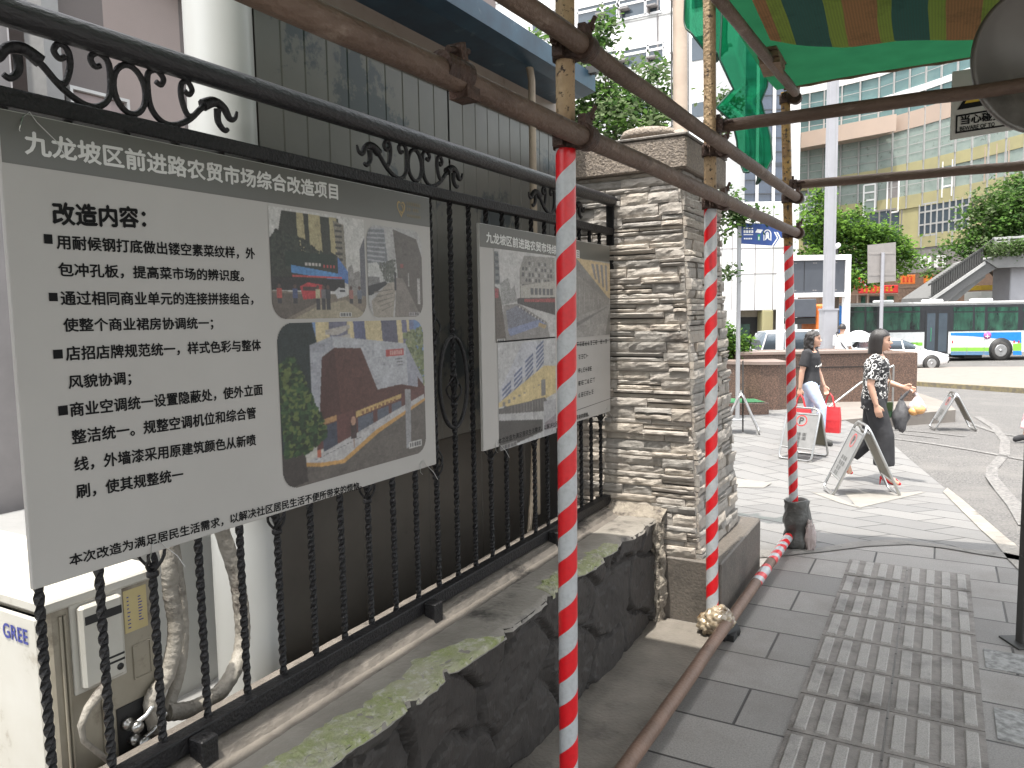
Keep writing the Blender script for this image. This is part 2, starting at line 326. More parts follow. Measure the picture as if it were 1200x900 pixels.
def stripes(N, L, tc):
    s = N.new('ShaderNodeSeparateXYZ'); L.new(tc.outputs['Object'], s.inputs[0])
    w = mth(N, L, 'ADD', s.outputs[0], mth(N, L, 'MULTIPLY', noise_n(N, L, tc.outputs['Object'], 1.3, 2), .05))
    fr = mth(N, L, 'FRACT', mth(N, L, 'DIVIDE', w, .40))
    r = N.new('ShaderNodeValToRGB'); r.color_ramp.interpolation = 'CONSTANT'; e = r.color_ramp.elements
    e[0].position = 0; e[0].color = (.62, .25, .15, 1); e[1].position = .33; e[1].color = (.44, .44, .12, 1)
    x = e.new(.47); x.color = (.10, .18, .19, 1); x = e.new(.83); x.color = (.44, .44, .12, 1)
    L.new(fr, r.inputs[0])
    dirt = ramp(N, L, noise_n(N, L, tc.outputs['Object'], 4, 8, .75), .52, .8)
    thread = N.new('ShaderNodeTexWave'); thread.inputs['Scale'].default_value = 26; thread.inputs['Distortion'].default_value = 1.5; L.new(tc.outputs['Object'], thread.inputs[0])
    c = mixc(N, L, mth(N, L, 'MULTIPLY', thread.outputs[1], .25), r.outputs[0], (.12, .12, .10))
    return mixc(N, L, mth(N, L, 'MULTIPLY', dirt, .7), c, (.05, .05, .045))
M['tarp'] = sheet_mat('striped woven tarp', stripes, .55)
M['net'] = sheet_mat('green debris net', (.006, .15, .062), .45, .74, tcol=(.12, .62, .36))
M['net_roof'] = sheet_mat('green tarp lining', (.014, .085, .038), .36)
M['net_hem'] = mat('dark green hem', (.008, .05, .03), .7)

# ------------------------------------------------------------------ mesh builder
class MB:
    def __init__(s): s.v = []; s.f = []; s.m = []; s.sm = []; s.k = 0
    def add(s, vs, fs, smooth=False, mi=None):
        o = len(s.v); s.v += [tuple(map(float, p)) for p in vs]
        for f in fs: s.f.append(tuple(o + i for i in f)); s.m.append(s.k if mi is None else mi); s.sm.append(smooth)
        return s
    def box(s, a, b, mi=None):
        x0, y0, z0 = a; x1, y1, z1 = b
        s.add([(x0, y0, z0), (x1, y0, z0), (x1, y1, z0), (x0, y1, z0), (x0, y0, z1), (x1, y0, z1), (x1, y1, z1), (x0, y1, z1)],
              [(0, 3, 2, 1), (4, 5, 6, 7), (0, 1, 5, 4), (1, 2, 6, 5), (2, 3, 7, 6), (3, 0, 4, 7)], mi=mi); return s
    def obox(s, c, size, rot=None, mi=None):
        mm = rot if rot is not None else Matrix.Identity(3); c = Vector(c); hx, hy, hz = [q / 2 for q in size]
        vs = [c + mm @ Vector((sx * hx, sy * hy, sz * hz)) for sz in (-1, 1) for sx, sy in ((-1, -1), (1, -1), (1, 1), (-1, 1))]
        s.add(vs, [(0, 3, 2, 1), (4, 5, 6, 7), (0, 1, 5, 4), (1, 2, 6, 5), (2, 3, 7, 6), (3, 0, 4, 7)], mi=mi); return s
    def bevbox(s, a, b, r, mi=None):
        x0, y0, z0 = a; x1, y1, z1 = b
        def ringp(i, z): return [(x0 + r + i, y0 + i, z), (x1 - r - i, y0 + i, z), (x1 - i, y0 + r + i, z), (x1 - i, y1 - r - i, z), (x1 - r - i, y1 - i, z), (x0 + r + i, y1 - i, z), (x0 + i, y1 - r - i, z), (x0 + i, y0 + r + i, z)]
        s.loft([ringp(r * .8, z0), ringp(0, z0 + r), ringp(0, z1 - r), ringp(r * .8, z1)], caps=True, smooth=False, mi=mi); return s
    def loft(s, rings, caps=True, smooth=True, mi=None, closed=True):
        n = len(rings[0]); vs = [p for r in rings for p in r]; fs = []
        for i in range(len(rings) - 1):
            for j in range(n if closed else n - 1):
                a = i * n + j; b = i * n + (j + 1) % n; fs.append((a, b, b + n, a + n))
        s.add(vs, fs, smooth, mi)
        if caps and closed:
            s.add(rings[0], [tuple(range(n - 1, -1, -1))], False, mi); s.add(rings[-1], [tuple(range(n))], False, mi)
        return s
    def tube(s, pts, r, seg=12, caps=True, mi=None, smooth=True, sq=None):
        pts = [Vector(p) for p in pts]; n = len(pts); rr = r if isinstance(r, (list, tuple)) else [r] * n
        T = [((pts[min(i + 1, n - 1)] - pts[max(i - 1, 0)]).normalized()) for i in range(n)]
        up = Vector((0, 0, 1)) if abs(T[0].z) < .9 else Vector((1, 0, 0)); A = T[0].cross(up).normalized(); rings = []
        for i in range(n):
            A = (A - T[i] * A.dot(T[i])).normalized(); B = T[i].cross(A); q = rr[i]; qa, qb = q if isinstance(q, tuple) else (q, q)
            rings.append([pts[i] + A * (qa * cos(2 * pi * j / seg)) + B * (qb * sin(2 * pi * j / seg)) for j in range(seg)])
        s.loft(rings, caps, smooth, mi); return s
    def lathe(s, prof, c=(0, 0, 0), seg=24, mi=None, smooth=True, axis='z'):
        rings = []
        for r, h in prof:
            ring = []
            for j in range(seg):
                a = 2 * pi * j / seg; p = (r * cos(a), r * sin(a), h)
                if axis == 'x': p = (h, r * cos(a), r * sin(a))
                if axis == 'y': p = (r * sin(a), h, r * cos(a))
                ring.append((p[0] + c[0], p[1] + c[1], p[2] + c[2]))
            rings.append(ring)
        s.loft(rings, True, smooth, mi); return s
    def prism(s, poly, a, b, mapf, mi=None):
        n = len(poly); A = [mapf(u, v, a) for u, v in poly]; B = [mapf(u, v, b) for u, v in poly]
        s.add(A + B, [tuple(range(n - 1, -1, -1)), tuple(range(n, 2 * n))] + [(i, (i + 1) % n, n + (i + 1) % n, n + i) for i in range(n)], mi=mi); return s
    def ell(s, c, rx, ry, rz, nu=14, nv=9, mi=None, rot=None):
        rings = []; c = Vector(c); rot = rot or Matrix.Identity(3)
        for i in range(nv + 1):
            t = pi * (i + .02) / (nv + .04)
            rings.append([c + rot @ Vector((rx * sin(t) * cos(2 * pi * j / nu), ry * sin(t) * sin(2 * pi * j / nu), -rz * cos(t))) for j in range(nu)])
        s.loft(rings, True, True, mi); return s
    def xf(s, fn): s.v = [tuple(fn(Vector(p))) for p in s.v]; return s
    def mesh(s, name, mats):
        me = bpy.data.meshes.new(name); me.from_pydata(s.v, [], s.f); me.update()
        for m_ in (mats if isinstance(mats, (list, tuple)) else [mats]): me.materials.append(M[m_] if isinstance(m_, str) else m_)
        me.polygons.foreach_set('material_index', s.m); me.polygons.foreach_set('use_smooth', s.sm)
        return me

def tag(o, label=None, cat=None, group=None, kind=None):
    if label: o['label'] = label
    if cat: o['category'] = cat
    if group: o['group'] = group
    if kind: o['kind'] = kind
    return o
def thing(name, label, cat, loc=(0, 0, 0), rz=0.0, group=None):
    o = bpy.data.objects.new(name, None); COL.objects.link(o); o.location = loc; o.rotation_euler = (0, 0, rz); o.empty_display_size = .1
    return tag(o, label, cat, group)
def link(name, me, parent=None):
    o = bpy.data.objects.new(name, me); COL.objects.link(o)
    if parent is not None: o.parent = parent
    return o
def w2l(root):
    mi = (Matrix.Translation(root.location) @ root.rotation_euler.to_matrix().to_4x4()).inverted()
    return lambda p: mi @ p
def topof(o):
    while o.parent is not None: o = o.parent
    return o
def part(name, mb, mats, root, wld=False, label=None):
    """mesh child; wld: the builder holds world coordinates"""
    if wld: mb.xf(w2l(topof(root)))
    o = link(name, mb.mesh(name, mats), root)
    if label: o['label'] = label
    return o
def solo(name, mb, mats, label, cat, loc=(0, 0, 0), group=None, wld=True, rz=0.0):
    loc = Vector(loc)
    if wld: mb.xf(lambda p: p - loc)
    o = link(name, mb.mesh(name, mats)); o.location = loc; o.rotation_euler = (0, 0, rz)
    return tag(o, label, cat, group)
def struct(name, mb, mats):
    o = link(name, mb.mesh(name, mats)); o['kind'] = 'structure'; return o
def dup(o, parent=None):
    c = o.copy(); COL.objects.link(c)
    if parent is not None: c.parent = parent
    for ch in list(o.children): dup(ch, c)
    return c

# text -> flat mesh pieces
_TC = {}
def text_geo(s, bold=.018):
    key = (s, bold)
    if key in _TC: return _TC[key]
    c = bpy.data.curves.new('t', 'FONT'); c.body = s; c.size = 1.0; c.offset = bold; c.resolution_u = 3
    o = bpy.data.objects.new('t', c); COL.objects.link(o)
    dg = bpy.context.evaluated_depsgraph_get(); e = o.evaluated_get(dg); me = e.to_mesh()
    vs = [tuple(v.co) for v in me.vertices]; fs = [tuple(p.vertices) for p in me.polygons]
    e.to_mesh_clear(); bpy.data.objects.remove(o); bpy.data.curves.remove(c)
    _TC[key] = (vs, fs); return vs, fs
def put_text(mb, s, O, U, V, width=None, height=None, bold=.018, mi=None):
    """write s from O along U (unit), up V; width fits the ink's width, height the ink's height"""
    vs, fs = text_geo(s, 0.0)
    x0 = min(v[0] for v in vs); x1 = max(v[0] for v in vs); y0 = min(v[1] for v in vs); y1 = max(v[1] for v in vs)
    sy = height / (y1 - y0) if height else width / (x1 - x0); sx = width / (x1 - x0) if width else sy
    O, U, V = Vector(O), Vector(U), Vector(V)
    W_ = U.cross(V); kb = bold * 1.1
    for n_, (ox, oy) in enumerate(((0, 0), (kb, 0), (-kb, 0), (0, kb), (0, -kb))):
        mb.add([O + U * ((v[0] - x0 + ox) * sx) + V * ((v[1] - y0 + oy) * sy) + W_ * (n_ * 6e-5) for v in vs], fs, mi=mi)

# print raster -> coloured faces
class Ras:
    def __init__(s, w, h, c): w, h = int(w * 1.5), int(h * 1.5); s.w, s.h = w, h; s.a = np.zeros((h, w, 3)); s.a[:] = c; yy, xx = np.mgrid[0:h, 0:w]; s.X = (xx + .5) / w; s.Y = (yy + .5) / h; s.rng = np.random.RandomState(3)
    def mask(s, poly):
        p = np.zeros((s.h, s.w), bool); n = len(poly)
        for i in range(n):
            x0, y0 = poly[i]; x1, y1 = poly[(i + 1) % n]
            if y0 == y1: continue
            c = ((y0 > s.Y) != (y1 > s.Y)) & (s.X < (x1 - x0) * (s.Y - y0) / (y1 - y0) + x0); p ^= c
        return p
    def poly(s, poly, c, n=0.0):
        mk = s.mask(poly); k = mk.sum(); s.a[mk] = np.array(c) * (1 + n * s.rng.randn(k, 1)); return s
    def rect(s, x0, y0, x1, y1, c, n=0.0): return s.poly([(x0, y0), (x1, y0), (x1, y1), (x0, y1)], c, n)
    def ellipse(s, cx, cy, rx, ry, c, n=0.0):
        mk = ((s.X - cx) / rx) ** 2 + ((s.Y - cy) / ry) ** 2 < 1; s.a[mk] = np.array(c) * (1 + n * s.rng.randn(mk.sum(), 1)); return s
    def leaves(s, poly, cols, cnt, r=.02):
        mk = s.mask(poly); ys, xs = np.nonzero(mk)
        r *= .6
        for _ in range(cnt * 3):
            i = s.rng.randint(len(xs)); s.ellipse(s.X[0, xs[i]], s.Y[ys[i], 0], r * (.5 + s.rng.rand()), r * (.5 + s.rng.rand()), cols[s.rng.randint(len(cols))], .1)
        return s
    def build(s, name, parent, O, U, V, w, h, corner=0.0, corners='abcd'):
        """O = top left corner, U right, V down"""
        O, U, V = Vector(O), Vector(U), Vector(V); W, H = s.w, s.h
        gr = np.zeros((H, W))
        for cell, amp in ((2, .08), (5, .06), (14, .05)):                     # mottled print detail, then muted inks
            q_ = s.rng.randn(H // cell + 2, W // cell + 2); gr += amp * np.kron(q_, np.ones((cell, cell)))[:H, :W]
        s.a = s.a * (1 + gr[..., None]) ; lum = s.a.mean(2, keepdims=True); s.a = (lum + (s.a - lum) * .82) * .92 + .006
        k_ = s.a.copy(); k_[1:-1, 1:-1] = .4 * s.a[1:-1, 1:-1] + .15 * (s.a[:-2, 1:-1] + s.a[2:, 1:-1] + s.a[1:-1, :-2] + s.a[1:-1, 2:]); s.a = k_
        vs = [O + U * (w * i / W) + V * (h * j / H) for j in range(H + 1) for i in range(W + 1)]; fs = []; cols = []
        for j in range(H):
            for i in range(W):
                x = (i + .5) / W * w; y = (j + .5) / H * h; r = corner; ok = True
                for nm, (cx, cy, sx, sy) in dict(a=(r, r, -1, -1), b=(w - r, r, 1, -1), c=(w - r, h - r, 1, 1), d=(r, h - r, -1, 1)).items():
                    if nm in corners and (x - cx) * sx > 0 and (y - cy) * sy > 0 and (x - cx) ** 2 + (y - cy) ** 2 > r * r: ok = False
                if not ok: continue
                a = j * (W + 1) + i; fs.append((a, a + W + 1, a + W + 2, a + 1)); cols.append(s.a[j, i])
        me = bpy.data.meshes.new(name); me.from_pydata([tuple(v) for v in vs], [], fs); me.materials.append(M['print'])
        at = me.color_attributes.new('Col', 'FLOAT_COLOR', 'CORNER')
        cc = np.clip(np.repeat(np.array(cols), 4, axis=0), 0, 1); cc = np.concatenate([cc, np.ones((len(cc), 1))], 1).astype(np.float32)
        at.data.foreach_set('color', cc.ravel())
        return link(name, me, parent)

exec_parts = []
# ================================================================== GROUND
def clip(poly, f0, f1):
    def half(p, val, sgn):
        out = []
        for i in range(len(p)):
            a, b = p[i], p[(i + 1) % len(p)]; fa = (a[0] * FD[0] + a[1] * FD[1] - val) * sgn; fb = (b[0] * FD[0] + b[1] * FD[1] - val) * sgn
            if fa >= 0: out.append(a)
            if (fa >= 0) != (fb >= 0):
                t = fa / (fa - fb); out.append((a[0] + (b[0] - a[0]) * t, a[1] + (b[1] - a[1]) * t))
        return out
    p = half(poly, f0, 1)
    return half(p, f1, -1) if len(p) > 2 else []
def sheet(poly, off, drop=0.0, K=None):
    mb = MB(); ks = [k[0] for k in (K or GK)]
    for a, b in zip(ks, ks[1:]):
        p = clip(poly, a, b)
        if len(p) > 2: mb.add([(x, y, gw(x, y, K) + off) for x, y in p], [tuple(range(len(p)))])
    if drop:
        for i in range(len(poly)):
            (x0, y0), (x1, y1) = poly[i], poly[(i + 1) % len(poly)]
            n = max(1, int(math.hypot(x1 - x0, y1 - y0) / .5))
            for k in range(n):
                a = (x0 + (x1 - x0) * k / n, y0 + (y1 - y0) * k / n); b = (x0 + (x1 - x0) * (k + 1) / n, y0 + (y1 - y0) * (k + 1) / n)
                za, zb = gw(*a, K) + off, gw(*b, K) + off
                mb.add([(a[0], a[1], za), (b[0], b[1], zb), (b[0], b[1], zb - drop), (a[0], a[1], za - drop)], [(0, 1, 2, 3)])
    return mb
def gxy(px, py, K=None): p = GP(px, py, K); return (p.x, p.y)
mb = MB(); S_ = [-160, 160]
for (a, za), (b, zb) in zip(GK, GK[1:]):
    a = max(a, -40); b = min(b, 260)
    q = [SW(-160, a), SW(160, a), SW(160, b), SW(-160, b)]
    mb.add([(q[0].x, q[0].y, za - .012), (q[1].x, q[1].y, za - .012), (q[2].x, q[2].y, zb - .012), (q[3].x, q[3].y, zb - .012)], [(0, 1, 2, 3)])
struct('road', mb, 'asphalt')
seam = [gxy(*p) for p in [(840, 655), (880, 652), (915, 649), (965, 644), (1010, 639), (1060, 637), (1100, 640), (1140, 647), (1180, 653), (1215, 660), (1250, 668)]]
near = [(-1.35, -6), (6, -6), (6, 2.6), (1.6, 4.3)] + seam[::-1] + [(-1.35, 4.7)]
struct('sidewalk', sheet(near, 0.0), 'pave')
edge = [gxy(*p, GKP) for p in [(1250, 700), (1215, 668), (1195, 648), (1172, 627), (1150, 608), (1122, 584), (1100, 566), (1072, 543), (1049, 523), (1022, 508), (1000, 497)]]
back = [gxy(*p, GKP) for p in [(985, 490), (1000, 463), (930, 462), (700, 452), (600, 560)]]
rampoly = seam + edge + back
struct('ramp_pavement', sheet(rampoly, 0.0, .35, GKP), 'ramp')
isl = [gxy(*p, GKP) for p in [(986, 493), (1120, 481), (1112, 473), (1076, 461), (985, 460), (972, 475)]]
struct('raised_pavement', sheet(isl, .012, .4, GKP), 'pale_pave')
far = [gxy(*p) for p in [(1020, 447), (1080, 452), (1140, 456), (1260, 464), (1300, 432), (1020, 432)]]
struct('far_pavement', sheet(far, .11, .14), 'pale_pave')
kl = [gxy(*p) for p in [(1020, 447), (1080, 452), (1140, 456), (1260, 464)]]; mb = MB()
for a, b in zip(kl, kl[1:]):
    d = Vector((b[0] - a[0], b[1] - a[1], 0)).normalized(); n = Vector((d.y, -d.x, 0)) * .16
    za, zb = gw(*a), gw(*b)
    A0 = Vector((a[0], a[1], za)); B0 = Vector((b[0], b[1], zb)); up = Vector((0, 0, .125))
    q = [A0 - n * .6, B0 - n * .6, B0 + n * .6, A0 + n * .6]
    mb.add([p - up * .3 for p in q] + [p + up for p in q], [(4, 5, 6, 7), (0, 1, 5, 4), (1, 2, 6, 5), (2, 3, 7, 6), (3, 0, 4, 7)])
struct('kerb_edge', mb, 'yellow_kerb')
# worn smooth cement seam between the two pavings
sm_ = MB()
for k, (a, b) in enumerate(zip(seam, seam[1:])):
    w0, w1 = .07 + .05 * sin(k * 1.7), .07 + .05 * sin((k + 1) * 1.7)
    d = Vector((FD[0], FD[1], 0))
    qs = [Vector((a[0], a[1], 0)) - d * .05, Vector((b[0], b[1], 0)) - d * .05, Vector((b[0], b[1], 0)) + d * w1, Vector((a[0], a[1], 0)) + d * w0]
    sm_.add([(p.x, p.y, gw(p.x, p.y) + .006) for p in qs], [(0, 1, 2, 3)])
struct('cement_seam', sm_, mat('cement seam', (.20, .19, .175), .8, 0, (.13, .125, .115), 7, bump=.6, bs=50, c3=(.05, .045, .04), ns3=8, thr3=(.6, .68)))
strip_c = [gxy(*p, GKP) for p in [(1215, 690), (1180, 655), (1150, 622), (1125, 597), (1105, 577), (1110, 572), (1128, 586), (1152, 607), (1182, 633), (1215, 664)]]
struct('edge_cement', sheet(strip_c, .006, 0, GKP), 'ledge')
# road paint
def line_px(pts, w):
    P = [Vector(gxy(*p) + (0,)) for p in pts]; L, Rr = [], []
    for i, p in enumerate(P):
        t = (P[min(i + 1, len(P) - 1)] - P[max(i - 1, 0)]).normalized(); n = Vector((-t.y, t.x, 0)) * (w / 2); L.append(p + n); Rr.append(p - n)
    m = MB()
    for i in range(len(P) - 1):
        q = [L[i], L[i + 1], Rr[i + 1], Rr[i]]; m.add([(v.x, v.y, gw(v.x, v.y) - .003) for v in q], [(0, 1, 2, 3)])
    return m
mb = MB()
for pts, w in (([(1145, 488), (1165, 500), (1178, 516), (1177, 532), (1163, 548), (1162, 558), (1175, 575), (1190, 592), (1205, 615)], .12),
               ([(1043, 513), (1090, 519), (1140, 527), (1210, 540)], .10), ([(1045, 503), (1085, 506), (1130, 511)], .08),
               ([(1055, 508), (1100, 513)], .06), ([(1140, 497), (1170, 507), (1205, 513)], .09)):
    t = line_px(pts, w); mb.add(t.v, t.f)
struct('road_marking', mb, 'old_paint')
# concrete strip along the wall, and tactile paving
mb = MB(); mb.add([(-1.2, -6, .005), (-.86, -6, .005), (-.86, 3.52, .005), (-1.2, 3.52, .005)], [(0, 1, 2, 3)])
struct('concrete_strip', mb, 'strip')
mb = MB(); y0 = .02
TX0, TW, TL = -.445, .312, .303
for r in range(16):
    for c in range(2):
        xa = TX0 + c * TW + .004; ya = y0 + r * TL + .004; xb = xa + TW - .008; yb = ya + TL - .008
        if yb > 4.9: continue
        j = ru(0, .0015); mb.box((xa, ya, -.02), (xb, yb, .004 + j), mi=0)
        for k in range(4):
            bx = xa + .016 + k * .0745; x2 = bx + .043; z0 = .004 + j; z1 = z0 + .0055
            mb.loft([[(bx, ya + .020, z0), (x2, ya + .020, z0), (x2, yb - .020, z0), (bx, yb - .020, z0)],
                     [(bx + .004, ya + .026, z1), (x2 - .004, ya + .026, z1), (x2 - .004, yb - .026, z1), (bx + .004, yb - .026, z1)]], True, False, mi=1)
struct('tactile_paving', mb, ['tact_base', 'tact_bar'])
mb = MB()
for qd in ([(950, 577), (985, 590), (1012, 597), (975, 580)], [(990, 578), (1085, 577), (1060, 583), (1005, 596)], [(855, 560), (905, 566), (895, 572), (850, 571)]):
    P = [Vector(gxy(*p, GKP) + (0,)) for p in qd]; mb.add([(p.x, p.y, gw(p.x, p.y, GKP) + .004) for p in P], [(0, 1, 2, 3)])
struct('pale_paving_patch', mb, mat('pale paving slab', (.215, .203, .18), .75, 0, (.175, .166, .15), 8, bump=.3, bs=60))
mb = MB()
for x, y, w, l in ((.2, 3.62, .17, .2), (.21, 3.02, .1, .24)): mb.box((x, y, -.01), (x + w, y + l, .0045))
struct('patched_paving', mb, mat('rough pale patch', (.30, .30, .29), .8, 0, (.16, .16, .155), 28, (.42, .6), bump=.6, bs=60))
t = thing('drain_cover', 'square metal framed drain cover set in the paving at the right edge', 'drain cover', (.33, 2.95, 0), radians(-4))
mb = MB()
for a, b in (((0, 0, -.01), (.45, .035, .008)), ((0, .40, -.01), (.45, .435, .008)), ((0, .035, -.01), (.035, .40, .008)), ((.415, .035, -.01), (.45, .40, .008))): mb.box(a, b)
part('frame', mb, 'grey_metal', t); mb = MB(); mb.box((.05, .05, -.01), (.40, .385, .005)); part('lid', mb, 'tact_base', t)

# ================================================================== LOW STONE WALL
WZ = .505
wt = thing('stone_wall', 'low dark slate planter wall with mossy worn ledge under the fence', 'wall', (-1.4, 1.0, 0))
mb = MB(); NY, NZ = 420, 48; YA, YB = -1.2, 3.47
def slate(y, z):
    # irregular split slabs: cell edges cut back, faces tilted
    best = []; sc = (2.6, 4.2)
    yy, zz = y * sc[0] + .35 * mnoise.noise(Vector((y * 4, z * 4, 1))), z * sc[1] + .3 * mnoise.noise(Vector((y * 4, z * 4, 9)))
    for i in range(-1, 2):
        for j in range(-1, 2):
            ci, cj = math.floor(yy) + i, math.floor(zz) + j
            h = mnoise.cell_vector(Vector((ci, cj, 0))); cx_, cy_ = ci + .5 + .42 * (h[0] - .5) * 2, cj + .5 + .42 * (h[1] - .5) * 2
            best.append((math.hypot(yy - cx_, zz - cy_), h, yy - cx_, zz - cy_))
    best.sort(key=lambda q: q[0]); d0, h, dy, dz = best[0]; e = best[1][0] - d0
    x = .018 * (h[2] - .5) + dy * (h[0] - .5) * .05 + dz * (h[1] - .5) * .04
    x -= .03 * max(0, 1 - e / .12)
    x += .007 * mnoise.fractal(Vector((y * 9, z * 9, 3)), .9, 2.1, 3) + .005 * round(1.6 * mnoise.noise(Vector((y * 5, z * 7, 5))) + .8 * mnoise.noise(Vector((y * 16, z * 20, 8))))
    return x
vs = []
for j in range(NZ + 1):
    for i in range(NY + 1):
        y = YA + (YB - YA) * i / NY; z = -.02 + (WZ + .02) * j / NZ
        vs.append((-1.172 + slate(y, z), y, z))
fs = [(j * (NY + 1) + i, j * (NY + 1) + i + 1, (j + 1) * (NY + 1) + i + 1, (j + 1) * (NY + 1) + i) for j in range(NZ) for i in range(NY)]
mb.add(vs, fs); mb.box((-1.57, YA, -.02), (-1.21, YB, WZ - .02))
part('wall_face', mb, 'slate', wt, True)
mb = MB(); rows = []
N = 240
def topprof(y):
    n1 = mnoise.noise(Vector((y * 9, 0, 0))); n2 = mnoise.noise(Vector((y * 23, 4, 0))); e = slate(y, WZ)
    fe = -1.166 + e * .9 + .006 * n2
    return [(fe, WZ - .012), (fe - .008, WZ + .002), (-1.20, WZ + .004), (-1.30, WZ + .002), (-1.355, WZ - .004 + .004 * n1), (-1.385 + .006 * n1 + .003 * n2, WZ + .001), (-1.396 + .007 * n1 + .004 * n2, WZ + .017 + .004 * n2), (-1.425 + .004 * n2, WZ + .026 + .003 * n1), (-1.56, WZ + .034), (-1.575, WZ - .16)]
rings = [[(x, YA + (YB - YA) * i / N, z + .0018 * mnoise.noise(Vector((x * 60, i * .9, 0)))) for x, z in topprof(YA + (YB - YA) * i / N)] for i in range(N + 1)]
nP = len(rings[0]); mb.add([p for r in rings for p in r], [], True)
for i in range(N):
    for j in range(nP - 1):
        a = i * nP + j; mb.f.append((a, a + 1, a + 1 + nP, a + nP)); mb.m.append(0 if j < 4 else 1); mb.sm.append(j < 4)
part('ledge', mb, ['ledge', 'ledge_dark'], wt, True)
# moss / cement crust on the ledge edge
def moss(ya, yb, wmax, seed):
    m = MB(); n = max(30, int((yb - ya) * 70)); nx = 16; vs = []
    for i in range(n + 1):
        y = ya + (yb - ya) * i / n; u = i / n
        w = wmax * (min(1, u / .06) * min(1, (1 - u) / .05)) * (.78 + .3 * mnoise.noise(Vector((y * 5, seed, 0))) + .16 * mnoise.noise(Vector((y * 31, seed, 0)))) + .004
        fe = -1.1665 + slate(y, WZ) * .9 + .006 * mnoise.noise(Vector((y * 40, 2, seed)))
        for j in range(nx + 1):
            t = j / nx; x = fe - w * t; ed = min(1, t / .08) * min(1, (1 - t) / .12) * min(1, u / .03) * min(1, (1 - u) / .03)
            x += .006 * mnoise.noise(Vector((x * 45, y * 45, seed + 3))) * (t > .5); vs.append((x, y, WZ + .0015 - .010 * (t == 0) + ed * (.004 + .0045 * (mnoise.noise(Vector((x * 60, y * 60, seed))) + .6 * mnoise.noise(Vector((x * 150, y * 150, seed)))))))
    m.add(vs, [(i * (nx + 1) + j, i * (nx + 1) + j + 1, (i + 1) * (nx + 1) + j + 1, (i + 1) * (nx + 1) + j) for i in range(n) for j in range(nx)], False)
    return m
o = part('moss_patch', moss(.45, 1.98, .15, 1), 'moss', wt, True)
o = part('moss_patch', moss(2.35, 3.02, .10, 5), 'moss', wt, True)
mb = MB()
rings = []
for i in range(60):
    z = -.01 + (WZ - .0) * i / 59; ring = []
    for q in range(26):
        a = 2 * pi * q / 26; r = .030 + .016 * mnoise.fractal(Vector((cos(a) * 1.2, sin(a) * 1.2, z * 14)), .8, 2.1, 4) + .010 * mnoise.noise(Vector((0, 4, z * 9))); ring.append((-1.165 + r * 1.1 * cos(a), 3.49 + r * 1.2 * sin(a), z))
    rings.append(ring)
mb.loft(rings, True, False)
vs = []
for i in range(41):
    for q in range(13):
        x = -1.50 + .36 * i / 40; t = q / 12; h = WZ + .055 * (1 - t) + .012 * mnoise.fractal(Vector((x * 18, t * 2, 5)), .8, 2, 4); vs.append((x, 3.60 - .14 * t - .02 * mnoise.noise(Vector((x * 14, t, 1))) * t, h if t < 1 else WZ - .01))
mb.add(vs, [(i * 13 + q, (i + 1) * 13 + q, (i + 1) * 13 + q + 1, i * 13 + q + 1) for i in range(40) for q in range(12)], False)
part('mortar_edge', mb, 'mortar', wt, True)

# ================================================================== STONE PILLAR
pt = thing('stone_pillar', 'battered pillar of split stone strips with granite cap and dark plinth', 'pillar', (-1.3, 3.95, 0))
PZ0, PZ1 = .31, 2.17
def face_rows(P00, P10, P01, P11, nout, seed):
    """stone strips over a battered face: corners bottom-left, bottom-right, top-left, top-right; nout outward"""
    rs = random.Random(seed); mb = MB(); P00, P10, P01, P11, nout = map(Vector, (P00, P10, P01, P11, nout))
    H = PZ1 - PZ0; z = 0.0
    def pos(u, v): return P00.lerp(P10, u).lerp(P01.lerp(P11, u), v)
    while z < H - .012:
        h = rs.choice([.026, .034, .04, .046, .052, .058]); h = min(h, H - z); v0, v1 = z / H, (z + h) / H
        W = (pos(1, v0) - pos(0, v0)).length; u = -rs.uniform(0, .12)
        while u < W - .005:
            l = rs.uniform(.14, .38); a, b = max(0, u), min(W, u + l); u += l
            if b - a < .012: continue
            if rs.random() < .35 and h > .035: subs = [(v0, (v0 + v1) / 2 - .001), ((v0 + v1) / 2 + .001, v1)]
            else: subs = [(v0, v1)]
            for (va, vb) in subs:
                pr = rs.uniform(.005, .027); tl = rs.uniform(-.008, .008); tz = rs.uniform(-.006, .012); nx, nz = max(3, int((b - a) / .022)), 4; k = rs.choice([0, 0, 1, 1, 2]); sd = rs.uniform(0, 99)
                g0, g1 = va + .0012 / H, vb - .0012 / H; ua, ub = (a + .0012) / W, (b - .0012) / W; vs = []
                for jz in range(nz + 1):
                    for ix in range(nx + 1):
                        uu = ua + (ub - ua) * ix / nx; vv = g0 + (g1 - g0) * jz / nz; p = pos(uu, vv)
                        d = pr + tl * (ix / nx - .5) + tz * (jz / nz - .5) + .006 * mnoise.fractal(Vector((p.x * 22 + sd, p.y * 22, p.z * 30)), .9, 2.1, 3)
                        if ix in (0, nx) or jz in (0, nz): d -= .004
                        vs.append(p + nout * max(.002, d))
                o = len(vs); q = nx + 1
                fs = [(j * q + i, j * q + i + 1, (j + 1) * q + i + 1, (j + 1) * q + i) for j in range(nz) for i in range(nx)]
                border = [i for i in range(q)] + [j * q + nx for j in range(1, nz + 1)] + [nz * q + i for i in range(nx - 1, -1, -1)] + [j * q for j in range(nz - 1, 0, -1)]
                for bi in border: vs.append(Vector(vs[bi]) - nout * .05)
                nb = len(border)
                fs += [(border[i], o + i, o + (i + 1) % nb, border[(i + 1) % nb]) for i in range(nb)]
                mb.add(vs, fs, False, k)
        z += h
    return mb
bxr, bxl, txr, txl, byf, byb, tyf, tyb = -.985, -1.74, -1.115, -1.66, 3.56, 4.30, 3.68, 4.33
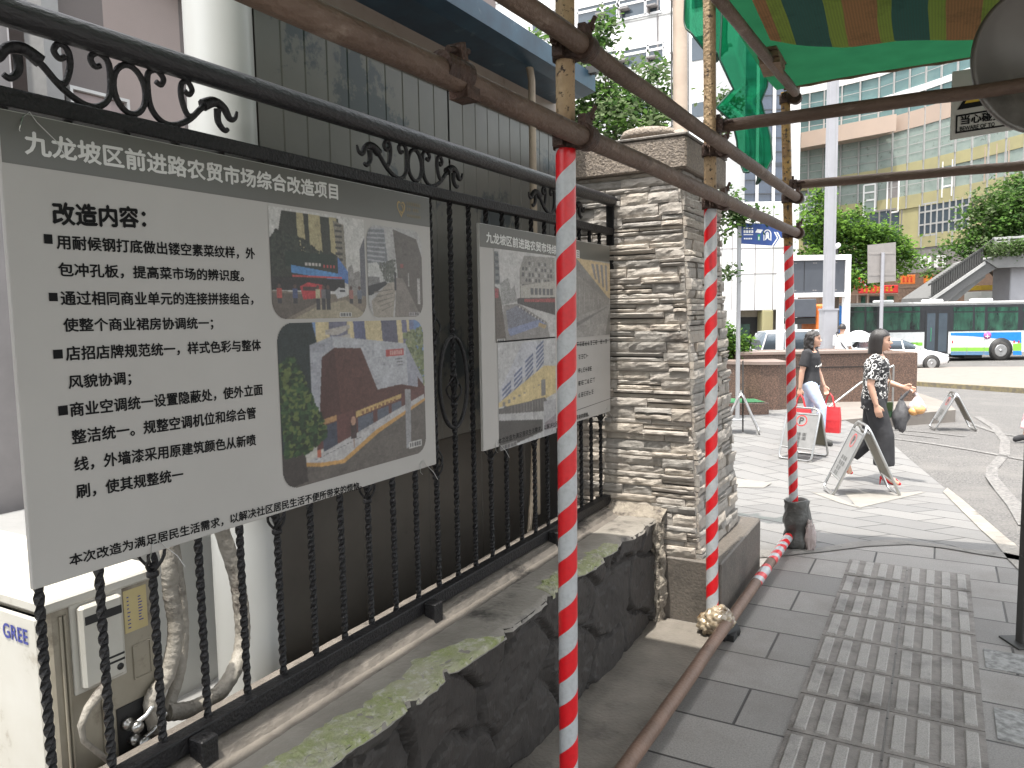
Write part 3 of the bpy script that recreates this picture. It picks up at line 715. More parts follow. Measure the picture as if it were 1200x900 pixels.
FB = [(bxl, byf), (bxr, byf), (bxr, byb), (bxl, byb)]; FT = [(txl, tyf), (txr, tyf), (txr, tyb), (txl, tyb)]
for i, nv, sd_ in ((0, (0, -1, 0), 5), (1, (1, 0, 0), 9), (2, (0, 1, 0), 12)):
    a, b = FB[i], FB[(i + 1) % 4]; c, d = FT[i], FT[(i + 1) % 4]
    part('stone_cladding', face_rows((a[0], a[1], PZ0), (b[0], b[1], PZ0), (c[0], c[1], PZ1), (d[0], d[1], PZ1), nv, sd_), ['stone_a', 'stone_b', 'stone_c'], pt, True)
mb = MB(); ins = lambda p, c: (c[0] + (p[0] - c[0]) * .985, c[1] + (p[1] - c[1]) * .985); cc = (-1.36, 3.95)
mb.loft([[ins(p, cc) + (PZ0 - .01,) for p in FB], [ins(p, cc) + (PZ1,) for p in FT]], True, False); part('core', mb, 'joint', pt, True)
mb = MB(); mb.bevbox((-1.9, 3.535, -.05), (-.872, 4.43, PZ0), .008); part('plinth', mb, 'plinth_side', pt, True)
mb = MB(); mb.bevbox((-1.72, 3.635, PZ1), (-1.075, 4.40, PZ1 + .15), .008, 0); part('cap', mb, 'granite_cap', pt, True)
mb = MB(); mb.bevbox((-1.725, 3.63, PZ1 + .15), (-1.07, 4.405, PZ1 + .165), .004); part('cap_slab', mb, 'plinth_side', pt, True)
mb = MB(); mb.lathe([(.0, .165), (.135, .165), (.155, .18), (.155, .20), (.125, .215), (.125, .225), (.15, .235), (.155, .255), (.14, .28), (.10, .29), (.0, .295)], (-1.40, 4.05, PZ1), 28); part('finial', mb, 'granite_cap', pt, True)
mb = MB(); mb.obox((-1.20, 3.98, PZ1 + .21), (.05, .16, .06), Matrix.Rotation(.5, 3, 'X') @ Matrix.Rotation(.5, 3, 'Z')); mb.obox((-1.26, 4.0, PZ1 + .185), (.12, .09, .035), Matrix.Rotation(.4, 3, 'Z'))
solo('stone_chunk', mb, 'granite_cap', 'broken lump of stone lying on the pillar cap beside the round finial', 'stone', (-1.22, 4, PZ1 + .16))

# ================================================================== SHED, COLUMN, AND WALLS BEHIND THE FENCE
SX, SY0, SY1 = -1.85, 1.74, 3.86
st = thing('metal_shed', 'grey green ribbed metal panel shed with blue eave behind the iron fence', 'shed', (SX - 1, 2.7, 0))
def ribbed(y0, y1, z0, z1, pitch):
    m = MB(); ys = [y0]; 
    y = y0
    while y < y1 - pitch:
        y += pitch; ys += [y - .004, y, y + .004]
    ys.append(y1); pts = []
    for i, yy in enumerate(ys):
        mid = (i % 3 == 2 and 0 < i < len(ys) - 1)
        pts.append((SX - (.004 if mid else 0), yy))
    n = len(pts); vs = [(x, yy, z0) for x, yy in pts] + [(x, yy, z1) for x, yy in pts]
    m.add(vs, [(i, i + 1, n + i + 1, n + i) for i in range(n - 1)]); return m
part('wall_panel', ribbed(SY0, 2.785, .97, 2.44, .105), 'shed', st, True)
part('wall_panel', ribbed(2.797, SY1, .97, 2.44, .105), 'shed', st, True)
part('shaded_base_panel', ribbed(SY0, SY1, .35, .967, .42), 'shed_low', st, True)  # same wall carried on down; its shade is put into the darker material
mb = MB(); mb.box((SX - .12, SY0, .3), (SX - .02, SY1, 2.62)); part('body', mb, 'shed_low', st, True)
mb = MB(); mb.box((SX - .015, SY0, 2.44), (SX + .012, SY1, 2.61))
part('fascia', mb, 'fascia', st, True)
fas = [o for o in st.children if o.name.startswith('fascia')][0]
for y in (2.0, 2.35, 2.62, 2.95, 3.02, 3.35, 3.7):
    m = MB(); m.lathe([(0, 0), (.009, 0), (.009, .006), (0, .008)], (SX + .012, y, 2.475), 8, axis='x'); part('screw', m, 'dark', fas, True)
mb = MB(); mb.prism([(SX - .1, 2.60), (SX + .18, 2.612), (SX + .25, 2.63), (SX + .25, 2.715), (SX + .235, 2.715), (SX + .235, 2.64), (SX + .0, 2.64), (SX - .1, 2.75)], SY0 - .02, SY1 - .07, lambda u, v, w: (u, w, v))
part('eave', mb, 'blue_eave', st, True)
mb = MB()
for k in range(34):
    y = SY0 + k * .061; mb.tube([(SX + .2, y, 2.72), (SX - .5, y, 2.80)], .016, 6)
mb.box((SX - .5, SY0, 2.66), (SX + .1, SY1 - .1, 2.70)); part('roof_sheet', mb, 'blue_eave', st, True)
mb = MB(); mb.box((SX + .235, SY1 - .16, 2.70), (SX + .29, SY1 - .12, 2.735)); mb.box((SX + .16, SY1 - .3, 2.715), (SX + .19, SY1 - .05, 2.75)); part('bracket', mb, 'dark_grey', st, True)
a = vplane(623, 38, (SX + .17, 0), (SX + .17, 5)); b = vplane(624, 210, (SX + .17, 0), (SX + .17, 5))
dpx = mat('old cream downpipe', (.36, .30, .22), .6, 0, (.25, .20, .15), 8, c3=(.14, .11, .08), ns3=12, thr3=(.6, .7))
mb = MB(); yb = (a.y + b.y) / 2; mb.tube([(SX + .17, yb - .15, 2.65), (SX + .17, yb - .06, 2.645), (SX + .17, yb - .015, 2.61), (SX + .17, yb, 2.56), (SX + .17, yb, 1.5), (SX + .165, yb, .53)], .017, 10)
solo('drain_pipe', mb, dpx, 'thin old cream downpipe running down in front of the metal shed', 'drain pipe', (SX + .17, yb, .53))
t = thing('round_column', 'round white painted column between the outdoor unit and the shed', 'column', (-1.8, 1.56, .3))
mb = MB(); mb.lathe([(.0, 0), (.095, 0), (.092, .02), (.092, 1.0), (.092, 2.6)], (0, 0, 0), 32); part('shaft', mb, 'white_column', t)
mb = MB(); mb.lathe([(.093, 2.4), (.097, 2.4), (.097, 2.44), (.093, 2.44)], (0, 0, 0), 32); part('collar', mb, 'white_case', t)
mb = MB(); mb.bevbox((-2.06, 1.15, .34), (-2.0, 1.66, 1.72), .006); solo('white_partition', mb, 'white_column', 'low white panel standing behind the outdoor unit and the lagged pipes', 'partition', (-2.03, 1.4, .34))
# building further back, seen above the board
bt = thing('tiled_building', 'brown tiled building front with pale pilaster standing back behind the fence', 'building', (-4.9, 4.5, 0))
mb = MB(); mb.box((-5.4, 2.97, 0), (-4.9, 8.5, 6)); part('wall', mb, 'brown_tile', bt, True)
mb = MB(); mb.prism([(3.45, 4.1), (4.3, 3.66), (8, 3.2), (8, 4.4)], -4.89, -4.75, lambda u, v, w: (w, u, v)); part('soffit', mb, 'pink_wall', bt, True)
mb = MB(); mb.box((-5.0, 2.84, 0), (-4.8, 2.945, 6)); part('pilaster', mb, 'grey_concrete', bt, True)
mb = MB(); mb.box((-5.0, 2.947, 0), (-4.85, 2.968, 6)); part('frame', mb, 'dark', bt, True)
mb = MB(); mb.box((-4.895, 3.03, 2.6), (-4.87, 3.40, 2.96)); part('window', mb, mat('reflecting pane', (.24, .18, .17), .2, 0, (.12, .09, .09), 5), bt, True); w = [c for c in bt.children if c.name.startswith('window')][0]
mb = MB()
for a_, b_ in (((-4.89, 3.01, 2.58), (-4.84, 3.03, 2.98)), ((-4.89, 3.40, 2.58), (-4.84, 3.42, 2.98)), ((-4.89, 3.03, 2.96), (-4.84, 3.40, 2.98))): mb.box(a_, b_)
part('window_frame', mb, 'mullion', w, True)
bt = thing('white_building', 'sunlit white rendered wall far left beside the brown tiled front', 'building', (-7.5, 3, 0))
mb = MB(); mb.box((-8, 2.8, 0), (-7.5, 6, 8)); part('wall', mb, 'white_wall', bt, True)
mb = MB(); mb.box((-6.2, -2.5, 0), (-5.0, 2.74, 6)); part('side_wall', mb, 'grey_wall', bt, True)
mb = MB(); mb.box((-4.9, -2, .2), (-1.574, 4.4, .35)); struct('yard_floor', mb, 'grey_concrete')

# ================================================================== IRON FENCE
FX = -1.475
ft = thing('iron_fence', 'black wrought iron fence with twisted bars and scrolls standing on the ledge', 'fence', (FX, 2.0, WZ))
FY0, FY1 = -.6, 3.70
mb = MB(); n = 40; mb.tube([(FX + .02, FY0 + (FY1 - .02 - FY0) * i / n, 2.045) for i in range(n + 1)], [.0265 + .0012 * mnoise.noise(Vector((i * .9, 0, 0))) for i in range(n + 1)], 16); part('top_rail', mb, 'black_pipe', ft, True)
mb = MB(); mb.bevbox((FX - .012, FY0, 1.878), (FX + .028, FY1 - .02, 1.912), .003); part('upper_rail', mb, 'black_iron', ft, True)
mb = MB(); mb.bevbox((FX + .0, FY0, .535), (FX + .04, FY1 - .03, .578), .003); part('bottom_rail', mb, 'black_iron', ft, True)
for y in (.15, 1.06, 1.95, 2.85): mb = MB(); mb.bevbox((FX + .042, y, WZ - .01), (FX + .086, y + .045, .574), .003); part('foot', mb, 'black_iron', ft, True)
mb = MB(); mb.bevbox((FX - .01, FY1 - .06, WZ), (FX + .03, FY1 - .02, 2.03), .003); part('post', mb, 'black_iron', ft, True)
mb = MB(); mb.lathe([(0, -.012), (.036, -.012), (.04, 0), (.036, .012), (0, .012)], (FX + .02, FY1 - .02, 2.045), 14, axis='y'); part('rail_flange', mb, 'black_iron', ft, True)
mb = MB(); hb = 1.88 - .575; nr = 96; s_ = .0072
rings = []
for i in range(nr + 1):
    z = hb * i / nr; tw = z * 2 * pi / .115; k = s_ * (1 + .08 * mnoise.noise(Vector((0, 0, z * 30))))
    rings.append([(k * 1.414 * cos(tw + pi / 4 + q * pi / 2), k * 1.414 * sin(tw + pi / 4 + q * pi / 2), z) for q in range(4)])
mb.loft(rings, True, False); bar_me = mb.mesh('bar', 'black_iron')
mb = MB()
for q in range(4):
    mb.tube([(.0265 * sin(pi * t) ** .9 * cos(q * pi / 2 + t * pi * .8), .0265 * sin(pi * t) ** .9 * sin(q * pi / 2 + t * pi * .8), -.05 + .1 * t) for t in [k / 10 for k in range(11)]], .0036, 6)
mb.lathe([(.006, -.06), (.013, -.055), (.013, -.046), (.006, -.042)], (0, 0, 0), 10); mb.lathe([(.006, .042), (.013, .046), (.013, .055), (.006, .06)], (0, 0, 0), 10)
bas_me = mb.mesh('basket', 'black_iron')
mb = MB(); mb.tube([(0, .085 * cos(2 * pi * k / 36), .158 * sin(2 * pi * k / 36)) for k in range(37)], .0075, 8); oval_me = mb.mesh('oval', 'black_iron')
YB0 = .7855; DY = .1185
for i in range(-11, 25):
    y = YB0 + DY * i
    if y > FY1 - .1: break
    b = link('bar', bar_me, ft); b.location = (.007, y - 2.0, .575 - WZ); b.rotation_euler = (0, 0, ru(0, 1.5))
    if i % 3 == 2:
        for z in (1.005, 1.455): k = link('basket', bas_me, b); k.location = (0, 0, z - .575); k.rotation_euler = (0, 0, ru(0, 1.5))
    if i == 12: 
        k = link('basket', bas_me, b); k.location = (0, 0, 1.24 - .575); k = link('oval_ring', oval_me, b); k.location = (0, 0, 1.265 - .575); k.rotation_euler = (0, 0, -b.rotation_euler[2])
def scroll_mesh():
    m = MB()
    def cs(pts, r0, r1):
        P = [Vector((0, y, z)) for y, z in pts]; out = []
        for i in range(len(P) - 1):
            p0, p1, p2, p3 = P[max(i - 1, 0)], P[i], P[i + 1], P[min(i + 2, len(P) - 1)]
            for k in range(6):
                t = k / 6; out.append(.5 * ((2 * p1) + (p2 - p0) * t + (2 * p0 - 5 * p1 + 4 * p2 - p3) * t * t + (3 * p1 - p0 - 3 * p2 + p3) * t ** 3))
        out.append(P[-1]); n_ = len(out)
        m.tube(out, [(r0 + (r1 - r0) * k / (n_ - 1)) for k in range(n_)], 8)
    m.tube([(0, .032 * cos(2 * pi * k / 24), .046 * sin(2 * pi * k / 24)) for k in range(25)], .006, 8)
    for s in (-1, 1):
        cs([(s * .055, .030), (s * .066, .026), (s * .072, .040), (s * .058, .052), (s * .040, .042), (s * .037, .01), (s * .042, -.025), (s * .062, -.046), (s * .09, -.048), (s * .125, -.03), (s * .155, .0), (s * .175, .018)], .0055, .0065)
        cs([(s * .118, .028), (s * .128, .022), (s * .136, .034), (s * .126, .048), (s * .112, .040), (s * .110, .012), (s * .122, -.02), (s * .14, -.018)], .0055, .006)
        cs([(s * .160, .008), (s * .188, .022), (s * .212, .014), (s * .226, -.006), (s * .240, -.002), (s * .246, .014)], .013, .003)
        cs([(s * .196, .008), (s * .196, -.018), (s * .210, -.034), (s * .220, -.03)], .008, .005)
    return m.mesh('scroll', 'black_iron')
sc_me = scroll_mesh()
for px in (155, 484, 652):
    y = pl(px, 200, 0, FX)[1]; k = link('scroll', sc_me, ft); k.location = (.008, y - 2.0, 1.969 - WZ); k.scale = (1, 1.12, 1.05)
k = link('scroll', sc_me, ft); k.location = (.008, -.25 - 2.0, 1.969 - WZ)

# ================================================================== NOTICE BOARDS
BX = -1.432
E_ = .0012
def PB(px, py): p = pl(px, py, 0, BX + E_); return (float(p[1]), float(p[2]))
U_, V_, DN = (0, 1, 0), (0, 0, 1), (0, 0, -1)
def board(label, y0, y1, z0, z1, bandz):
    t = thing('notice_board', label, 'notice board', (BX, (y0 + y1) / 2, z0), 0, 'notice boards hung on the fence')
    mb = MB(); n = 14
    mb.bevbox((BX - .012, y0, z0), (BX, y1, z1), .0015); part('panel', mb, 'poster', t, True)
    mb = MB(); mb.box((BX + .0001, y0 + .002, bandz), (BX + .0006, y1 - .002, z1 - .002)); part('title_band', mb, 'band', t, True)
    for (yy, zz) in ((y0 + .03, z0 + .02), (y1 - .03, z0 + .02)):
        pass
    return t
def ln(mb, s, a, b, h, bold=.02, mi=None, drop=0.0):
    """text from pixel a (bottom left) to pixel b (bottom right) on the board, ink height h px at the left"""
    ya, za = PB(*a); yb, zb = PB(*b); _, zt = PB(a[0], a[1] - h)
    L_ = math.hypot(yb - ya, zb - za); put_text(mb, s, (BX + E_, ya, za), (0, (yb - ya) / L_, (zb - za) / L_), V_, L_, zt - za, bold, mi)
def sq(mb, a, b):
    ya, za = PB(*a); yb, zb = PB(*b); mb.add([(BX + E_, ya, zb), (BX + E_, yb, zb), (BX + E_, yb, za), (BX + E_, ya, za)], [(0, 1, 2, 3)])
B1 = board('large pale notice board with ten lines of black text, nearer of two on the fence', .758, 2.04, 1.012, 1.868, 1.776)
mb = MB(); ln(mb, '九龙坡区前进路农贸市场综合改造项目', (30, 180), (396, 234), 27, .028); part('title_text', mb, 'white_ink', B1, True)
mb = MB(); ln(mb, '改造内容：', (63, 263), (171, 267), 26, .035); part('heading_text', mb, 'black_ink', B1, True)
mb = MB()
for s, a, b, h in (('用耐候钢打底做出镂空素菜纹样，外', (67, 292), (299, 304), 17), ('包冲孔板，提高菜市场的辨识度。', (69, 324), (286, 330), 16.5),
                   ('通过相同商业单元的连接拼接组合，', (72, 358), (297, 357), 17), ('使整个商业裙房协调统一；', (75, 390), (250, 386), 17),
                   ('店招店牌规范统一，样式色彩与整体', (78, 423), (306, 411), 17), ('风貌协调；', (81, 457), (154, 451), 17),
                   ('商业空调统一设置隐蔽处，使外立面', (83, 489), (308, 463), 17), ('整洁统一。规整空调机位和综合管', (85, 521), (300, 490), 17),
                   ('线，外墙漆采用原建筑颜色从新喷', (88, 553), (300, 522), 17), ('刷，使其规整统一', (90, 585), (215, 563), 17)): ln(mb, s, a, b, h, .024)
for a, b in (((51, 274), (62, 286)), ((57, 343), (68, 353)), ((62, 410), (74, 420)), ((68, 476), (80, 486))): sq(mb, a, b)
part('body_text', mb, 'black_ink', B1, True)
mb = MB(); ln(mb, '本次改造为满足居民生活需求，以解决社区居民生活不便所带来的烦恼。', (82, 664), (424, 573), 14, .022); part('footer_text', mb, 'black_ink', B1, True)
# round gold emblem with two blurred caption lines
mb = MB(); yc, zc = PB(470, 244); xx = BX + E_
def ringm(cy, cz, ry, rz, w, a0=0, a1=2 * pi, n=28):
    vs = []; 
    for k in range(n + 1):
        a = a0 + (a1 - a0) * k / n; vs += [(xx, cy + ry * cos(a), cz + rz * sin(a)), (xx, cy + (ry - w) * cos(a), cz + (rz - w) * sin(a))]
    mb.add(vs, [(2 * k, 2 * k + 2, 2 * k + 3, 2 * k + 1) for k in range(n)])
hp_ = []
for k in range(41):
    a = 2 * pi * k / 40; hy, hz = 16 * sin(a) ** 3, 13 * cos(a) - 5 * cos(2 * a) - 2 * cos(3 * a) - cos(4 * a); hp_ += [(xx, yc + .00125 * hy, zc + .0017 * hz), (xx, yc + .00095 * hy, zc + .0013 * hz)]
mb.add(hp_, [(2 * k, 2 * k + 2, 2 * k + 3, 2 * k + 1) for k in range(40)])
ringm(yc + .003, zc - .002, .009, .012, .0035, -2.6, 1.6)
part('emblem', mb, 'gold_ink', B1, True)
mb = MB()
for k in range(7): 
    for r_i, wz in ((0, .011), (1, .011), (2, .008)):
        if rnd() < .9: mb.add([(xx, yc + .028 + k * .0105, zc + .012 - r_i * .017), (xx, yc + .036 + k * .0105, zc + .012 - r_i * .017), (xx, yc + .036 + k * .0105, zc + .012 + wz - r_i * .017), (xx, yc + .028 + k * .0105, zc + .012 + wz - r_i * .017)], [(0, 1, 2, 3)])
part('emblem_caption', mb, mat('faint gold print', (.17, .145, .09), .4), B1, True)
GREYW = (.47, .46, .44)
def photo(ras, root, tl, br, corner=0.0, corners='abcd'):
    """print placed by its top left / bottom right pixel on the board"""
    y0, z1 = PB(*tl); y1, z0 = PB(*br)
    o = ras.build('photo', root, (0, 0, 0), (0, 1, 0), (0, 0, -1), y1 - y0, z1 - z0, corner, corners)
    o.location = Vector((BX + E_, y0, z1)) - root.location; return o
# street view with shops
R = Ras(150, 122, GREYW)
R.poly([(.0, .30), (.08, .22), (.12, .02), (.70, .03), (.72, .2), (.74, .72), (0, .72)], (.035, .04, .03), .25)
for x0, x1 in ((.26, .33), (.38, .50), (.60, .68)): R.poly([(x0, .02), (x1, .02), (x1 + .02, .40), (x0 + .01, .36)], (.36, .31, .16), .12)
R.leaves([(.05, .2), (.3, .25), (.52, .38), (.55, .5), (0, .55), (0, .3)], [(.02, .025, .02), (.03, .04, .028), (.045, .055, .04)], 240, .022)
R.poly([(.64, .05), (.76, .08), (.78, .6), (.70, .56)], (.20, .18, .14), .25)
for k in range(7): R.rect(.66, .08 + k * .055, .74, .105 + k * .055, (.06, .06, .055), .2)
R.rect(.14, .38, .66, .52, (.02, .035, .025), .2)
for k in range(5): R.rect(.33 + k * .035, .475, .355 + k * .035, .505, (.42, .38, .36))
for k in range(4): R.rect(.52 + k * .035, .485, .54 + k * .035, .515, (.42, .05, .05))
R.poly([(.19, .505), (.69, .565), (.69, .63), (.19, .575)], (.05, .22, .50), .1); R.poly([(.68, .40), (.80, .55), (.80, .67), (.68, .62)], (.06, .16, .42), .15)
R.rect(.2, .595, .72, .612, (.45, .05, .05), .2); R.rect(0, .62, .75, .74, (.03, .028, .028), .3)
R.poly([(.79, .5), (.84, .46), (.86, .55), (.93, .52), (.95, .78), (.79, .78)], (.22, .21, .2), .2); R.poly([(.94, .30), (1, .18), (1, .82), (.94, .78)], (.12, .12, .14), .25)
R.poly([(0, .74), (1, .78), (1, 1), (0, 1)], (.20, .165, .125), .08); R.poly([(.45, .88), (.75, .82), (.98, .96), (.9, 1), (.2, 1)], (.30, .26, .18), .06); R.poly([(0, .76), (.5, .78), (.42, .86), (.12, 1), (0, 1)], (.115, .095, .08), .08)
R.poly([(.27, .70), (.35, .66), (.5, .68), (.52, .80), (.30, .82)], (.42, .025, .035), .2); R.rect(.3, .70, .44, .74, (.07, .04, .04)); R.poly([(.63, .74), (.68, .70), (.76, .71), (.78, .78), (.66, .81)], (.42, .42, .43), .1); R.rect(.69, .72, .75, .745, (.05, .05, .06))
for x, c in ((.45, (.40, .36, .22)), (.51, (.14, .13, .14)), (.56, (.05, .05, .06)), (.82, (.30, .12, .10)), (.92, (.12, .14, .18)), (.07, (.40, .06, .05)), (.22, (.06, .08, .18))):
    R.rect(x - .025, .72, x + .025, .81, c, .15); R.rect(x - .02, .81, x + .02, .92 if .4 < x < .6 else .86, (.05, .05, .055), .2); R.ellipse(x, .70, .016, .02, (.10, .06, .05))
R.rect(.68, .945, .82, .99, GREYW)
for k in range(4): R.rect(.69 + k * .032, .953, .715 + k * .032, .983, (.12, .12, .12), .4)
photo(R, B1, (314, 241), (430, 372), .045, 'cd')
R = Ras(90, 122, (.37, .365, .36))
R.poly([(0, .05), (.30, .02), (.36, .45), (0, .45)], (.17, .18, .20), .12)
for k in range(9): R.poly([(0, .04 + k * .047), (.31, .02 + k * .052), (.31, .035 + k * .052), (0, .06 + k * .047)], (.32, .33, .35))
R.poly([(0, .42), (.15, .40), (.30, .50), (.33, .62), (.1, .68), (0, .68)], (.42, .42, .41), .12); R.rect(0, .56, .2, .66, (.17, .17, .17), .25); R.poly([(0, .66), (.30, .6), (.34, .63), (.05, .76), (0, .76)], (.04, .04, .045), .2)
R.leaves([(.18, .42), (.48, .36), (.5, .6), (.3, .6)], [(.08, .09, .07), (.13, .135, .12)], 70, .025)
R.poly([(.46, .02), (.9, .1), (1, .3), (1, 1), (.5, 1), (.52, .5)], (.115, .10, .088), .10); R.poly([(.5, .56), (.62, .56), (.95, 1), (.45, 1)], (.20, .175, .155), .06)
R.poly([(.34, .62), (.5, .60), (.42, 1), (.08, 1), (.05, .82)], (.30, .265, .22), .06)
for k in range(5): R.poly([(.1 + k * .03, .72 + k * .05), (.44, .68 + k * .045), (.43, .69 + k * .045), (.09 + k * .03, .735 + k * .05)], (.16, .14, .12))
R.rect(.46, .50, .50, .70, (.04, .04, .045)); R.rect(.90, .55, .95, .85, (.36, .34, .33), .4); R.rect(.72, .5, .74, .65, (.3, .28, .27), .3); R.rect(.58, .40, .64, .44, (.28, .08, .07))
R.rect(.72, .945, .93, .99, (.36, .35, .34))
for k in range(4): R.rect(.735 + k * .047, .953, .77 + k * .047, .983, (.16, .15, .15), .4)
photo(R, B1, (429, 262), (496, 371), .045)
# proposed market building
R = Ras(170, 150, (.42, .40, .36))
R.rect(0, 0, 1, .45, (.12, .22, .42), .08); R.rect(.22, 0, .92, .40, (.50, .41, .22), .04)
for x0, x1, c in ((.30, .42, (.14, .14, .2)), (.46, .54, (.10, .11, .2)), (.66, .78, (.10, .10, .15)), (.82, .86, (.13, .13, .22)), (.88, .92, (.14, .17, .30))): R.poly([(x0, 0), (x1, 0), (x1 + .01, .16), (x1, .30), (x0 + .02, .3)], c, .15)
for k in range(3): R.poly([(.28, .05 + k * .06), (.44, .02 + k * .06), (.44, .045 + k * .06), (.36, .085 + k * .06), (.28, .08 + k * .06)], (.36, .33, .3))
R.leaves([(.84, .1), (1, .05), (1, .5), (.9, .4)], [(.16, .20, .08), (.22, .25, .13), (.10, .13, .06)], 120, .02)
R.poly([(0, 0), (.2, 0), (.24, .2), (.20, .6), (0, .8)], (.018, .03, .03), .3)
R.poly([(.18, .14), (.32, .09), (.85, .17), (.98, .44), (.99, .60), (.80, .53), (.60, .50), (.56, .47), (.24, .62), (.2, .6)], (.36, .37, .40), .03); R.poly([(.18, .14), (.32, .09), (.32, .17), (.25, .2), (.22, .62), (.18, .6)], (.30, .31, .35), .03); R.poly([(.85, .17), (.99, .45), (.99, .56), (.86, .49)], (.27, .28, .33), .03)
R.poly([(.25, .22), (.33, .165), (.51, .18), (.62, .475), (.80, .46), (.94, .50), (.94, .42), (1, .5), (1, .62), (.75, .66), (.22, .70)], (.095, .038, .030), .14); R.poly([(.25, .22), (.33, .165), (.36, .6), (.22, .64)], (.075, .032, .027), .14)
R.rect(.69, .205, .83, .255, (.40, .05, .045), .05)
for k in range(6): R.rect(.72 + k * .017, .215, .733 + k * .017, .245, (.5, .28, .25))
for r in range(3): R.rect(.76 + .012 * r, .27 + r * .022, .82, .282 + r * .022, (.18, .18, .19), .4)
R.poly([(.22, .62), (1, .50), (1, .66), (.3, .80), (.2, .80)], (.115, .045, .04), .08)
R.poly([(.46, .60), (.80, .53), (.80, .56), (.46, .64)], (.48, .32, .10), .06); R.poly([(.24, .615), (.33, .60), (.33, .635), (.24, .65)], (.40, .22, .08))
for k in range(9): R.rect(.50 + k * .03, .603 - k * .0055, .518 + k * .03, .625 - k * .0055, (.25, .12, .05), .3)
for x0, x1 in ((.47, .58), (.61, .70), (.72, .80)): R.poly([(x0, .645 - (x0 - .47) * .2), (x1, .645 - (x1 - .47) * .2), (x1, .78 - (x1 - .47) * .28), (x0, .78 - (x0 - .47) * .28)], (.09, .105, .14), .07)
R.poly([(.24, .66), (.33, .64), (.33, .80), (.24, .82)], (.05, .06, .09), .1)
R.poly([(.13, .86), (.36, .78), (.99, .56), (1, .60), (.60, .75), (.36, .90), (.22, .89)], (.38, .37, .37), .04)
for k in range(14): R.rect(.19 + k * .022, .855 - k * .006, .205 + k * .022, .86 - k * .006, (.08, .08, .08))
R.poly([(.13, .86), (.22, .885), (.36, .90), (.60, .75), (1, .59), (1, .61), (.62, .775), (.37, .925), (.22, .91), (.13, .885)], (.48, .26, .06), .06)
R.poly([(.13, .885), (.22, .91), (.37, .925), (.62, .775), (1, .61), (1, 1), (.05, 1)], (.115, .10, .088), .05); R.poly([(0, .78), (.13, .80), (.14, .98), (0, 1)], (.05, .042, .038), .1)
R.leaves([(0, .25), (.08, .2), (.16, .42), (.24, .6), (.26, .72), (.14, .80), (.02, .8)], [(.02, .055, .02), (.035, .085, .025), (.10, .14, .03), (.015, .03, .015)], 420, .022)
R.rect(.42, .66, .46, .78, (.055, .035, .035), .2); R.ellipse(.44, .66, .016, .03, (.40, .22, .14)); R.rect(.435, .78, .445, .84, (.3, .2, .16)); R.rect(.20, .80, .225, .85, (.40, .10, .05))
R.poly([(.83, .5), (.88, .51), (.87, .93), (.83, .94)], (.27, .27, .28), .04)
R.rect(.85, .90, .96, .945, GREYW)
for k in range(5): R.rect(.857 + k * .02, .907, .872 + k * .02, .938, (.12, .12, .12), .4)
y0c, z1c = PB(324, 379); y1c = PB(500, 540)[0]; o = R.build('photo', B1, (0, 0, 0), (0, 1, 0), (0, 0, -1), y1c - y0c, z1c - 1.064, .05); o.location = Vector((BX + E_, y0c, z1c)) - B1.location
# ---- second board
B2 = board('smaller pale notice board with photos of the street, further of two on the fence', 2.338, 3.555, 1.004, 1.818, 1.735)
mb = MB(); ln(mb, '九龙坡区前进路农贸市场综合改造项目', (570, 284), (679, 303), 12.5, .026); part('title_text', mb, 'white_ink', B2, True)
mb = MB(); ln(mb, '本次改造为满足居民生活需求，以解决社区居民生活不便所带来的烦恼。', (584, 521), (690, 488), 7, .012); part('footer_text', mb, 'black_ink', B2, True)
R = Ras(130, 120, (.43, .42, .41))
R.poly([(0, .03), (.06, .03), (.08, .38), (0, .38)], (.16, .17, .17), .2)
for k in range(5): R.rect(.01, .05 + k * .07, .06, .08 + k * .07, (.06, .07, .08))
R.poly([(.08, .36), (.20, .30), (.24, .42), (.3, .38), (.34, .56), (.08, .60)], (.25, .25, .24), .25)
R.poly([(.38, .20), (.46, .04), (1, .02), (1, .68), (.52, .62), (.38, .56)], (.24, .23, .21), .2)
for k in range(6):
    for q in range(10):
        if R.rng.rand() < .8: R.rect(.42 + q * .055, .10 + k * .065, .455 + q * .055, .14 + k * .065, (.09, .09, .09) if (q + k) % 3 else (.34, .33, .31), .2)
R.poly([(.40, .38), (1, .30), (1, .52), (.40, .52)], (.36, .34, .30), .08)
for q in range(6): R.rect(.56 + q * .07, .40, .61 + q * .07, .48, (.10, .105, .11), .1)
R.poly([(.34, .52), (1, .50), (1, .72), (.6, .64), (.34, .58)], (.06, .055, .055), .3); R.poly([(.45, .53), (1, .515), (1, .56), (.45, .56)], (.28, .05, .05), .4)
R.poly([(.12, .60), (.36, .58), (.62, .70), (.84, .80), (.9, 1), (.1, 1)], (.22, .21, .20), .08); R.poly([(.16, .66), (.34, .60), (.60, .72), (.80, .82), (.20, .93)], (.15, .16, .20), .3); R.poly([(.18, .86), (.74, .76), (.82, .82), (.22, .94)], (.18, .22, .36), .2)
for k in range(18): x = .34 + k * .026; R.rect(x, .60 + k * .011, x + .02, .618 + k * .0115, (.38, .36, .33) if k % 2 else (.10, .09, .09), .2)
R.poly([(0, .40), (.06, .42), (.1, .6), (.16, 1), (0, 1)], (.10, .085, .07), .2); R.rect(0, .42, .05, .52, (.30, .05, .06), .3)
R.poly([(.7, .8), (.84, .84), (.8, .88), (.68, .84)], (.34, .25, .12))
R.rect(.02, .96, .14, 1, GREYW); [R.rect(.03 + k * .025, .966, .05 + k * .025, .995, (.12, .12, .12), .4) for k in range(4)]
photo(R, B2, (579, 291), (651, 396))
R = Ras(90, 110, (.30, .295, .28))
